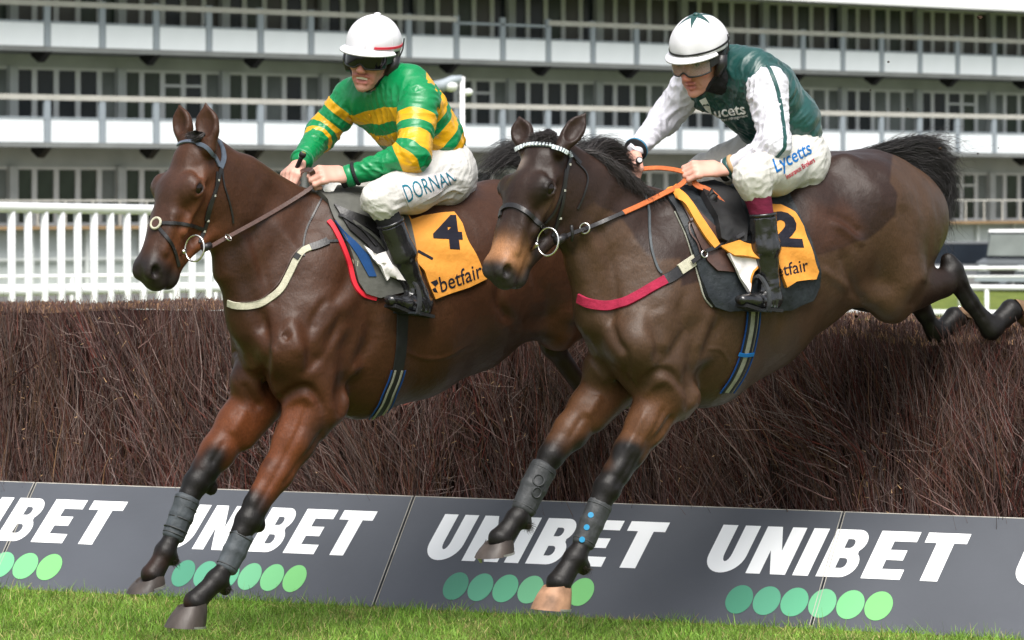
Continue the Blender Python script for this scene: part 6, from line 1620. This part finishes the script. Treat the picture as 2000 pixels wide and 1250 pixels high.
rein('rein_bridge', [cf1+Vector((0, -.01, 0)), P(588, 336, cf1.y-.03), P(606, 332, cg1.y-.02), cg1+Vector((0, -.01, .01))], .022, M['leather_brown'], br1, rn)
rein('rein_loop', [cg1, P(606, 368, cg1.y-.02), P(585, 372, cg1.y-.01), P(574, 364, cf1.y-.02)], .014, M['leather_brown'], br1, (0, -.5, .8))
# breast girth
bg1 = empty('breast_girth', H1(520, 590)); child(bg1, t1)
far_pts = [H1(560, 520, -.24), H1(500, 580, -.22)]
S1('chest_band', [(446, 592), (462, 597), (490, 597), (520, 587), (548, 565), (566, 533), (578, 508), (592, 490), (618, 480)], .026, M['web_cream'], bg1, thick=.005)
S1('edge_stitch', [(470, 589), (492, 588), (517, 578), (542, 556), (559, 527), (572, 500), (588, 483)], .0035, M['leather_brown'], bg1, lift=.007)
S1('buckle_guard', [(606, 484), (622, 479), (640, 471)], .030, LK, bg1, thick=.006)
S1('strap', [(638, 472), (668, 470), (700, 470), (735, 476), (760, 482)], .011, LK, bg1)
S1('neck_strap', [(628, 388), (612, 420), (598, 450), (592, 485), (594, 500)], .007, LK, bg1)
S1('badge', [(577, 506), (583, 497)], .022, M['dark'], bg1, lift=.008, n=2)
# girths under the saddle
def girth(H, BV, par, pts, w, cols, stretch=None):
    g = empty('girth', H(*pts[0])); child(g, par)
    for (off, ww, m_, nm) in cols:
        strap_px(nm, [BV], [(x+off, y) for x, y in pts], ww, m_, g, lift=.002+(.004 if ww < w*.6 else 0), thick=.004)
    return g
M['girth_grey'] = mat('girth_elastic_grey', (.30, .30, .25), .8, .2, .15, 60, bump=.3, bscale=200)
girth(H1, BV1, t1, [(786, 585), (785, 640), (782, 690), (772, 740), (752, 790), (735, 815)], .05, [(0, .050, M['dark'], 'girth_band')])
for off, w_, m_ in ((-8, .008, 'girth_grey'), (-15, .006, 'edge_blue'), (5, .008, 'girth_grey'), (11, .006, 'edge_blue')): S1('girth_stripe', [(x+off, y) for x, y in [(778, 722), (772, 742), (762, 766), (752, 790), (735, 815)]], w_, M[m_], t1, lift=.007)
# saddle and cloths rest on the horse
sad1 = empty('saddle', H1(740, 400)); tag(sad1, 'black racing saddle with grey pad edged in red under the jockey in green and gold', 'saddle', 'racing saddles')
PB = [BV1]
pad = patch('saddle_pad', PB, [(618, 378), (640, 398), (652, 430), (672, 466), (688, 510), (698, 552), (712, 574), (740, 582), (780, 572), (806, 560), (812, 500), (800, 440), (780, 380), (700, 350)], M['pad_grey'], sad1, .004, .010, 9, .004, 3)
strap_px('pad_edging', [obj_bvh(pad), BV1], [(642, 432), (652, 445), (668, 478), (682, 516), (692, 554), (706, 574), (735, 583)], .019, M['red_edge'], sad1, thick=.010, lift=-.002)
pb1 = obj_bvh(pad)
patch('blue_pad', [pb1, BV1], [(655, 430), (672, 450), (700, 478), (720, 500), (735, 540), (720, 540), (698, 500), (676, 468)], M['blue_cloth'], sad1, .002, .003, 8)
fl = patch('saddle_flap', [pb1, BV1], [(652, 400), (676, 412), (712, 425), (760, 450), (800, 500), (790, 560), (752, 530), (716, 480), (682, 450)], M['leather_black'], sad1, .004, .005, 8, .003, 5)
patch('number_cloth_front', [pb1, obj_bvh(fl)], [(706, 482), (735, 497), (752, 492), (772, 492), (786, 506), (801, 547), (788, 549), (760, 540), (753, 549), (738, 520)], M['cloth_white'], sad1, .010, .003, 6, .010, 6)
strap_px('cloth_hem', [pb1], [(768, 490), (778, 497), (788, 512), (800, 545)], .006, M['cloth_gold'], sad1, lift=.030)
patch('pad_label', [pb1], [(688, 506), (700, 509), (699, 520), (688, 517)], M['web_cream'], sad1, .001, .001, 6)
for i, (a, b_) in enumerate([((664, 418), (735, 480)), ((688, 432), (765, 500)), ((715, 440), (780, 505))]):
    strap_px('flap_strap', [obj_bvh(fl), pb1], [a, ((a[0]+b_[0])/2+4, (a[1]+b_[1])/2-4), b_], .012, M['leather_black'] if i != 1 else M['pad_grey'], sad1, lift=.004)
cl1 = patch('number_cloth', PB, [(772, 392), (802, 432), (822, 425), (858, 420), (884, 418), (900, 440), (914, 476), (932, 510), (948, 545), (912, 562), (876, 574), (848, 584), (836, 556), (826, 530), (800, 500), (770, 450)], M['cloth_gold'], None, .004, .004, 7, .005, 9)
tag(cl1, 'gold number cloth reading 4 behind the boot of the left jockey', 'saddle cloth', 'gold number cloths')
bc1 = obj_bvh(cl1)
print_on('number', [bc1], '4', [(848, 484), (906, 488), (898, 420), (842, 420)], M['print_navy'], cl1, bold=.045)
strap_px('number_stroke', [bc1], [(816, 490), (845, 506)], .011, M['print_navy'], cl1, lift=.001, thick=.0008, n=3)
print_on('lettering', [bc1], 'betfair', [(862, 572), (943, 541), (938, 512), (856, 541)], M['print_navy'], cl1, bold=.006)
for poly in ([(841, 551), (853, 546), (856, 553), (850, 560)], [(838, 569), (850, 561), (855, 571), (846, 577)]): patch('emblem', [bc1], poly, M['print_navy'], cl1, .0008, .0005, 6)
# legs
V_, Q_, b1n = leg_boot('tendon_boot', H1, [(472, 1046), (458, 1078), (442, 1110)], .12, (.045, .043, .041), M['boot_grey'], t1, seed=3)
V_, Q_, b1f = leg_boot('tendon_boot', H1, [(366, 974), (354, 1008), (338, 1048)], -.12, (.047, .045, .042), M['boot_grey'], t1, seed=4)
for k, (x, y) in enumerate([(361, 992), (352, 1014), (343, 1034)]):
    ring3('boot_strap', H1(x, y, -.12), nv(H1(338, 1048, -.12)-H1(366, 974, -.12)), .0440, .0028, M['boot_dark'], b1f, e=(1.0, .92), up=tuple(H1.h))
# hair
G = lambda H, pts: [H(*p) for p in pts]
hair('mane', [G(H1, [(478, 322, -.03), (488, 324, -.01), (496, 336, .02)]), G(H1, [(512, 346, -.03), (524, 350, -.01), (532, 364, .02)]), G(H1, [(550, 372, -.03), (564, 376, -.01), (572, 392, .02)]), G(H1, [(590, 388, -.03), (606, 392, -.01), (616, 406, .02)])], 1100, (.005, .006, .004), .0016, t1, seed=12, frizz=.003)
fo = [D1(.00, -.012, .0), D1(.05, .008, .01), D1(.10, .010, .012)]
def S3(bv, pts, l=.006):
    hs_ = [hit(bv, x, y, l) for x, y in pts]; d = [h[0].y for h in hs_ if h]; return [h[0] if h else P(x, y, d[0]-l) for h, (x, y) in zip(hs_, pts)]
hair('forelock', [S3(BV1, [(392, 262), (380, 266), (368, 275)]), S3(BV1, [(398, 264), (392, 272), (382, 280)]), S3(BV1, [(384, 258), (372, 262), (362, 271)])], 420, (.006, .008, .005), .0016, t1, seed=4, frizz=.004)
dk = H1(1075, 395, -.02)
hair('tail', [[dk, H1(1050, 360, -.05), H1(1015, 318, -.12), H1(980, 306, -.16), H1(938, 350, -.20)], [dk, H1(1060, 345, -.05), H1(1030, 300, -.10), H1(1000, 290, -.14), H1(950, 320, -.18)],
     [dk, H1(1080, 340, 0), H1(1130, 300, .0), H1(1185, 284, 0), H1(1215, 300, .02)], [dk, H1(1090, 350, 0), H1(1140, 320, .0), H1(1180, 300, 0), H1(1195, 330, .02)]], 2600, (.010, .035, .012), .0017, t1, seed=6, frizz=.02, cols=((.010, .009, .009), (.035, .030, .030)))

# ---------------------------------------------------------------- horse two
t2, H2, D2, ax2 = h2[0], h2[1], h2[2], h2[3]
br2 = empty('bridle', H2(1080, 300)); child(br2, t2)
S2 = lambda nm, pts, w, m_=LK, par=br2, **k: strap_px(nm, [BV2], pts, w, m_, par, **k)
bb = S2('browband', [(1004, 300), (1010, 291), (1035, 285), (1065, 285), (1093, 291), (1108, 299), (1113, 309)], .014, LB, thick=.006)
cur = spline([(1004, 300), (1010, 291), (1035, 285), (1065, 285), (1093, 291), (1108, 299), (1113, 309)], 5); mb = MB(); cur = [cur[0]]+cur
cc_ = [hit(BV2, *c, .009) for c in cur]
for a, b_ in zip(cc_[1:-1], cc_[2:]):
    if a and b_:
        d = (b_[0]-a[0]); 
        if d.length > .05 or d.length < 1e-4: continue
        w = a[1].cross(d).normalized(); mb.obox((a[0]+b_[0])/2, d*.30, w*.0075, a[1]*.003)
bd = mb.build('beads', M['bead'], bb); bd['kind'] = 'stuff'
S2('headpiece', [(1111, 296), (1122, 308), (1133, 320)], .018, LK, thick=.005)
S2('cheekpiece', [(1113, 308), (1106, 335), (1102, 365), (1098, 395), (1090, 425), (1082, 452), (1079, 462)], .013, thick=.005)
S2('cheek_strap', [(1104, 330), (1098, 370), (1084, 410), (1064, 436)], .009, thick=.004)
S2('throat_lash', [(1124, 316), (1142, 334), (1147, 352), (1140, 380), (1128, 408)], .007)
S2('noseband', [(978, 424), (981, 410), (992, 402), (1010, 403), (1032, 418), (1052, 436), (1066, 452)], .018, thick=.006)
for (x, y) in ((1110, 322), (1100, 372), (1092, 425)):
    q = hit(BV2, x, y, .006); mb = MB(); mb.obox(q[0], Vector((.0055, 0, 0)), q[1]*.002, Vector((0, 0, .0038))); mb.build('buckle', M['metal'], br2)
c2 = bit(H2, BV2, br2, 1070, 472, .046, 1036, 488, (-.45, -.85, .1))
cg2 = Vector(r2['nh'][0]); cf2 = Vector(r2['fh'][0])
def over(bv, x, y, d, lift=.014):
    h = hit(bv, x, y, lift); return P(x, y, min(d, h[0].y) if h else d)
ln = lambda f: c2.y+.02+(cg2.y-.03-c2.y-.02)*f
mid = over(BV2, 1218, 415, ln(.53))
rein('rein_front', [c2+Vector((.03, -.005, 0)), over(BV2, 1110, 459, ln(.1)), over(BV2, 1160, 440, ln(.32)), over(BV2, 1190, 427, ln(.43)), mid], .016, LK, br2, rn)
rein('rein', [mid, over(BV2, 1245, 403, ln(.63)), over(BV2, 1270, 391, ln(.72)), over(BV2, 1298, 377, ln(.82)), P(1330, 360, cg2.y-.04), cg2+Vector((0, -.01, 0))], .020, M['rein_orange'], br2, rn)
mb = MB(); mb.tube([c2+Vector((.03, -.008, 0)), P(1105, 461, c2.y+.02)], [.017, .012], 10); mb.build('rein_end', LK, br2, smooth=True)
ring3('martingale_ring', over(BV2, 1142, 446, ln(.24), .02), (-.3, -.9, .1), .018, .0035, M['metal'], br2)
mb = MB(); mb.tube([P(1116, 440, c2.y+.02), P(1118, 456, c2.y+.03), P(1117, 472, c2.y+.03)], .006, 8); mb.build('rein_stop', LK, br2, smooth=True)
rein('rein', [P(1190, 372, cf2.y+.06), P(1215, 345, cf2.y+.02), cf2], .018, M['rein_orange'], br2, rn)
rein('rein_bridge', [cf2+Vector((0, -.012, 0)), P(1250, 331, cf2.y-.02), P(1290, 328, (cf2.y+cg2.y)/2), P(1330, 334, cg2.y-.01), cg2], .020, M['rein_orange'], br2, (-.1, -.75, .6))
rein('rein_loop', [cg2, P(1362, 362, cg2.y-.03), P(1385, 372, cg2.y-.03), P(1412, 398, cg2.y-.05), P(1416, 402, cg2.y-.05)], .022, M['rein_orange'], br2, (-.3, -.8, .45))
mb = MB(); kn = [(1362, 420), (1372, 410), (1380, 398), (1388, 392), (1396, 380), (1392, 372), (1384, 384), (1398, 396)]; mb.tube([P(x, y, cg2.y-.055-.006*(i % 2)) for i, (x, y) in enumerate(kn)], [.007, .010, .013, .015, .013, .011, .011, .010], 10); mb.build('rein_knot', M['dark'], br2, smooth=True)
bg2 = empty('breast_girth', H2(1180, 590)); child(bg2, t2)
S2('chest_band', [(1130, 582), (1150, 592), (1180, 597), (1215, 592), (1245, 578), (1272, 562), (1300, 546)], .036, M['web_maroon'], bg2, thick=.008)
S2('buckle_guard', [(1296, 548), (1312, 540), (1334, 524)], .040, LK, bg2, thick=.006)
S2('buckle_strap', [(1326, 528), (1350, 512), (1374, 494)], .040, M['web_cream'], bg2, thick=.008, lift=.004)
S2('strap', [(1345, 515), (1372, 495), (1400, 482), (1440, 466), (1470, 455)], .016, LK, bg2, lift=.022)
q = hit(BV2, 1368, 499, .03); ring3('buckle', q[0], q[1], .012, .0028, M['metal'], bg2)
S2('neck_strap', [(1258, 380), (1266, 410), (1268, 450), (1273, 490), (1284, 522), (1292, 534)], .009, M['boot_grey'], bg2, thick=.006)
girth(H2, BV2, t2, [(1473, 590), (1470, 630), (1464, 665), (1455, 700), (1440, 735), (1420, 765)], .045, [(0, .046, M['girth_grey'], 'girth_band'), (-10, .012, M['dark'], 'girth_stripe'), (-14, .005, M['edge_blue'], 'girth_stripe'), (4, .010, M['dark'], 'girth_stripe'), (11, .005, M['edge_blue'], 'girth_stripe')])
S2('girth_keeper', [(1440, 690), (1452, 692), (1468, 690)], .014, M['print_blue'], t2, lift=.010, thick=.004, n=3)
sad2 = empty('saddle', H2(1400, 400)); tag(sad2, 'dark brown racing saddle on black pad under the jockey in dark green and white', 'saddle', 'racing saddles')
pad = patch('saddle_pad', [BV2], [(1286, 372), (1300, 384), (1318, 412), (1338, 456), (1352, 500), (1366, 548), (1376, 580), (1392, 600), (1420, 608), (1480, 606), (1540, 604), (1580, 586), (1596, 560), (1597, 530), (1580, 470), (1540, 380), (1400, 340)], M['pad_dark'], sad2, .004, .010, 9, .004, 13)
pb2 = obj_bvh(pad)
fl2 = patch('saddle_flap', [pb2], [(1316, 372), (1340, 386), (1370, 420), (1420, 470), (1450, 500), (1440, 532), (1400, 530), (1380, 510), (1362, 470), (1346, 430)], M['leather_brown'], sad2, .003, .004, 8, .003, 15)
bf2 = obj_bvh(fl2)
patch('number_cloth_strip', [bf2, pb2], [(1276, 366), (1296, 360), (1318, 362), (1330, 376), (1350, 402), (1376, 436), (1402, 478), (1392, 486), (1374, 462), (1352, 428), (1330, 394), (1310, 374), (1285, 376)], M['cloth_gold'], sad2, .006, .004, 6, .006, 16)
sk = patch('seat_flap', [bf2, pb2], [(1360, 368), (1400, 362), (1440, 392), (1456, 430), (1452, 476), (1420, 480), (1402, 468), (1394, 430), (1376, 400)], M['dark'], sad2, .008, .014, 7, .006, 17)
fr2 = patch('number_cloth_front', [bf2, pb2], [(1400, 484), (1430, 478), (1470, 482), (1496, 490), (1501, 505), (1494, 522), (1480, 512), (1450, 508), (1424, 504)], M['cloth_gold'], sad2, .022, .004, 5, .012, 18)
patch('cloth_lining', [bf2, pb2], [(1416, 498), (1440, 506), (1470, 510), (1484, 516), (1466, 534), (1460, 556), (1456, 572), (1440, 545), (1428, 520)], M['cloth_white'], sad2, .014, .003, 5, .010, 19)
strap_px('cloth_hem', [bf2, pb2], [(1480, 516), (1464, 536), (1457, 571)], .007, M['cloth_gold'], sad2, lift=.024)
S_ = strap_px('surcingle', [obj_bvh(sk), bf2, pb2], [(1376, 492), (1405, 480), (1430, 468), (1452, 458)], .014, LK, sad2, lift=.010)
strap_px('pad_piping', [pb2, BV2], [(1318, 414), (1338, 458), (1352, 502), (1364, 545), (1374, 580), (1390, 600)], .006, M['girth_grey'], sad2, lift=.002)
strap_px('girth_loop', [bf2, pb2], [(1352, 428), (1346, 442), (1350, 460), (1360, 474), (1366, 494)], .006, M['leather_brown'], sad2, lift=.006)
cl2 = patch('number_cloth', [pb2, BV2], [(1504, 402), (1522, 404), (1548, 420), (1566, 444), (1578, 476), (1588, 508), (1597, 530), (1590, 545), (1566, 548), (1548, 550), (1532, 562), (1526, 545), (1516, 510), (1508, 460)], M['cloth_gold'], None, .006, .004, 6, .008, 20)
tag(cl2, 'gold number cloth reading 2 behind the boot of the right jockey', 'saddle cloth', 'gold number cloths')
bc2 = obj_bvh(cl2)
print_on('number', [bc2], '2', [(1500, 480), (1570, 484), (1556, 414), (1502, 412)], M['print_navy'], cl2, bold=.05)
print_on('lettering', [bc2], 'betfair', [(1504, 545), (1580, 529), (1576, 504), (1500, 522)], M['print_navy'], cl2, bold=.006)
V_, Q_, b2n = leg_boot('tendon_boot', H2, [(1172, 985), (1156, 1022), (1139, 1062)], .12, (.046, .044, .042), M['boot_dark'], t2, seed=5)
bvn = obj_bvh(b2n)
for (x, y) in ((1154, 1006), (1146, 1030), (1137, 1054)):
    q = hit(bvn, x, y, .001)
    if q: mb = MB(); mb.tube([q[0], q[0]+q[1]*.0015], .0105, 14); mb.build('boot_dot', M['dot_blue'], b2n)
V_, Q_, b2f = leg_boot('tendon_boot', H2, [(1062, 914), (1042, 952), (1022, 996)], -.12, (.051, .049, .045), M['boot_dark'], t2, seed=6)
bvf = obj_bvh(b2f)
for (x, y, r_) in ((1052, 938, .020), (1048, 962, .018)):
    q = hit(bvf, x, y, .001)
    if q: ring3('boot_roundel', q[0], q[1], r_, .003, M['boot_dark'], b2f)
for (x, y) in ((1022, 922), (1012, 942)):
    q = hit(bvf, x, y, .001)
    if q: mb = MB(); mb.tube([q[0], q[0]+q[1]*.0015], .006, 10); mb.build('boot_dot', M['dot_blue'], b2f)
# mane flying on horse two, forelock, tail
hair('mane', [[H2(1140, 296, 0), H2(1160, 300, .02), H2(1180, 320, .04), H2(1200, 345, .06)], [H2(1180, 330, 0), H2(1200, 330, .03), H2(1225, 345, .05), H2(1240, 372, .06)], [H2(1225, 362, 0), H2(1245, 366, .03), H2(1262, 380, .05), H2(1275, 400, .06)], [H2(1275, 395, 0), H2(1295, 396, .03), H2(1315, 402, .05), H2(1325, 415, .06)]], 2600, (.010, .016, .010), .0016, t2, seed=7, frizz=.012)
hair('mane_plume', [[H2(1165, 322, 0), H2(1150, 300, -.01), H2(1165, 285, -.03), H2(1195, 284, -.04), H2(1222, 306, -.05)], [H2(1180, 335, 0), H2(1165, 308, -.01), H2(1180, 292, -.03), H2(1205, 296, -.04), H2(1222, 318, -.05)], [H2(1200, 345, 0), H2(1190, 325, -.01), H2(1200, 318, -.03), H2(1220, 325, -.04), H2(1250, 338, -.05)]], 1800, (.008, .016, .012), .0016, t2, seed=8, frizz=.012)
hair('forelock', [S3(BV2, [(1060, 266), (1046, 268), (1034, 278)], .012), S3(BV2, [(1072, 264), (1066, 272), (1058, 282)], .014), S3(BV2, [(1082, 268), (1080, 276), (1076, 284)], .010)], 700, (.010, .013, .009), .0016, t2, seed=9, frizz=.010)
dk = H2(1752, 318, 0)
TG = [[H2(1670, 302, .0), H2(1720, 290, 0), H2(1775, 278, 0), H2(1820, 275, 0), H2(1850, 284, 0)],
      [H2(1700, 300, .0), H2(1752, 296, 0), H2(1800, 296, .01), H2(1838, 322, .02), H2(1852, 360, .02)],
      [H2(1730, 306, 0), H2(1778, 310, .01), H2(1826, 330, .02), H2(1850, 375, .02), H2(1842, 420, .02)],
      [H2(1745, 320, 0), H2(1785, 335, .02), H2(1815, 365, .03), H2(1832, 405, .02), H2(1824, 450, .02)],
      [H2(1765, 335, 0), H2(1790, 360, .02), H2(1812, 400, .03), H2(1822, 440, .02), H2(1818, 480, .01)]]
hair('tail', TG, 7500, (.010, .022, .018), .0014, t2, seed=10, frizz=.016, cut=.6, cols=((.010, .009, .009), (.026, .022, .022)))
hair('tail_wisps', [[H2(1745, 300, 0), H2(1790, 290, 0), H2(1820, 275, 0), H2(1850, 275, 0), H2(1875, 290, 0)], [H2(1810, 380, .02), H2(1838, 400, 0), H2(1828, 440, 0), H2(1830, 465, 0), H2(1815, 488, 0)]], 700, (.016, .034, .04), .0011, t2, seed=11, frizz=.03)
for (H, x, y, lt, tt_) in ((H1, 440, 1142, .12, t1), (H1, 338, 1090, -.12, t1), (H2, 1140, 1104, .12, t2), (H2, 1028, 1022, -.12, t2)):
    hair('fetlock_hair', [[H(x-10, y, lt+.02), H(x+2, y+4, lt+.02), H(x+8, y+12, lt+.02)], [H(x-10, y, lt-.02), H(x+2, y+4, lt-.02), H(x+8, y+12, lt-.02)]], 160, (.012, .012, .006), .0013, tt_, seed=x, frizz=.004, cols=((.014, .011, .010), (.04, .028, .02)))

# ---------------------------------------------------------------- stirrups, whips, prints on clothes
def stirrup(par, foot, H, top_px, lab):
    an, he, to = foot; c = he*.42+to*.58+A((0, 0, -.034)); f = nv(to-he); s = nv(np.cross(f, (0, 0, 1))); 
    if np.dot(s, H.n) < 0: s = -s
    u = nv(np.cross(s, f)); u = u if u[2] > 0 else -u
    t = empty('stirrup', c); tag(t, lab, 'stirrup', 'stirrups in use')
    mb = MB(); mb.obox(c, f*.020, s*.056, u*.004); mb.build('tread', M['pad_dark'], t, bevel=.002)
    pts = [c-s*.056, c-s*.060+u*.03, c-s*.05+u*.075, c-s*.02+u*.112, c+u*.122, c+s*.02+u*.112, c+s*.05+u*.075, c+s*.060+u*.03, c+s*.056]
    mb = MB(); mb.tube(spline([tuple(p) for p in pts], 4), 1, flat=(.008, .004), up=tuple(s)); mb.build('iron', M['boot_dark'], t)
    return t
stirrup(sad1, r1['foot'], H1, None, 'dark stirrup iron round the black boot of the left jockey')
stirrup(sad2, r2['foot'], H2, None, 'dark stirrup iron round the black boot of the right jockey')
def whip(px0, px1, ya, yb, lab, cap_m):
    a, b_ = P(px0[0], px0[1], ya), P(px1[0], px1[1], yb); t = empty('whip', a); tag(t, lab, 'whip', 'whips carried by the jockeys')
    d = (b_-a).normalized(); mb = MB(); mb.tube([a+d*.012, a+d*.02, a+d*.16, b_], [.010, .0085, .0085, .006], 12); mb.build('shaft', M['leather_black'], t, smooth=True)
    mb = MB(); mb.tube([a-d*.004, a, a+d*.012], [.010, .0135, .0125], 14); mb.build('cap', M['dark'], t, smooth=True)
    mb = MB(); mb.tube([a-d*.0055, a-d*.003], .009, 14); mb.build('end_disc', cap_m, t)
    return t
whip((592, 300), (552, 390), cf1.y-.03, cf1.y+.02, 'black whip with round butt in the raised hand of the left jockey', M['metal'])
whip((1249, 313), (1236, 340), cf2.y-.09, cf2.y+.12, 'black whip with pale butt end in the outstretched hand of the right jockey', M['cloth_white'])
def lettering_patch(bv, quad, par): return patch('print_patch', bv, quad, M['cloth_white'], par, .001, .0012, 6)
pp = lettering_patch([r1['bvh_br']], [(775, 352), (820, 344), (876, 335), (892, 352), (850, 382), (800, 408)], r1['t'])
print_on('lettering', [obj_bvh(pp)], 'DORNAN', [(797, 396), (893, 357), (884, 334), (784, 362)], M['print_teal'], pp, bold=-.004, space=1.05, bend=2)
print_on('lettering', [r2['bvh_br']], 'Lycetts', [(1520, 346), (1590, 306), (1577, 275), (1506, 312)], M['print_blue'], r2['t'], bold=.012, shear=.1)
print_on('lettering', [r2['bvh_br']], 'Insurance Brokers', [(1537, 350), (1592, 316), (1588, 306), (1533, 341)], M['print_red'], r2['t'], bold=.012)
bs2 = r2['bvh_silk']
print_on('lettering', [bs2], 'ucets', [(1398, 230), (1460, 222), (1452, 204), (1392, 214)], M['print_white2'], r2['t'], bold=.02, shear=.15, lift=.0025)
print_on('lettering', [bs2], 'water management', [(1404, 240), (1462, 229), (1461, 223), (1402, 233)], M['print_white2'], r2['t'], bold=.0, lift=.0025, fine=4)
patch('emblem', [bs2], [(1366, 196), (1378, 190), (1386, 206), (1390, 222), (1378, 214)], M['print_white2'], r2['t'], .0016, .0008, 5)
# shoulder and sleeve seams of the right jockey
bsl = r2['bvh_sl']
strap_px('sleeve_stripe', [bsl], [(1500, 128), (1512, 155), (1522, 190), (1530, 240), (1533, 275), (1528, 295), (1500, 318), (1455, 333)], .016, M['teal'], r2['t'], lift=.001, thick=.0015)
# buttons
for (x, y) in ((722, 226), (738, 270)):
    q = hit(r1['bvh_silk'], x, y, .0015); mb = MB(); mb.tube([q[0], q[0]+q[1]*.003], .0075, 12); mb.build('button', mat('button_gold', (.75, .36, .01), .4), r1['t'])
# clods thrown up by the hooves
r_ = np.random.default_rng(3); M['clod'] = mat('soil_clod', (.035, .022, .014), .9, .1, .4, 60, bump=.5, bscale=90)
for i, (x, y, r, lb) in enumerate([(1914, 34, .0085, 'brown clod with straw flying high at upper right'), (1735, 121, .004, 'tiny dark clod in front of the upper white balcony panel'), (1836, 290, .0055, 'brown clod of turf flying beyond the black tail'), (1773, 213, .003, 'tiny clod flying just above the black tail'),
                     (1950, 289, .0025, 'tiny clod flying at right above the running rails'), (1910, 300, .003, 'tiny clod between the tail and the right edge'), (1672, 618, .006, 'small clod below the belly of the right horse'), (1700, 176, .003, 'tiny clod in front of the dark window at upper right')]):
    c = P(x, y, 14.4); mb = MB(); mb.sphere(c, r, (1.2, 1, .8), 8, 6); mb.v = [tuple(Vector(v)+Vector(r_.normal(0, r*.22, 3))) for v in mb.v]
    o = mb.build('turf_clod', M['clod'], None, smooth=False); tag(o, lb, 'clod', 'clods of turf thrown up')
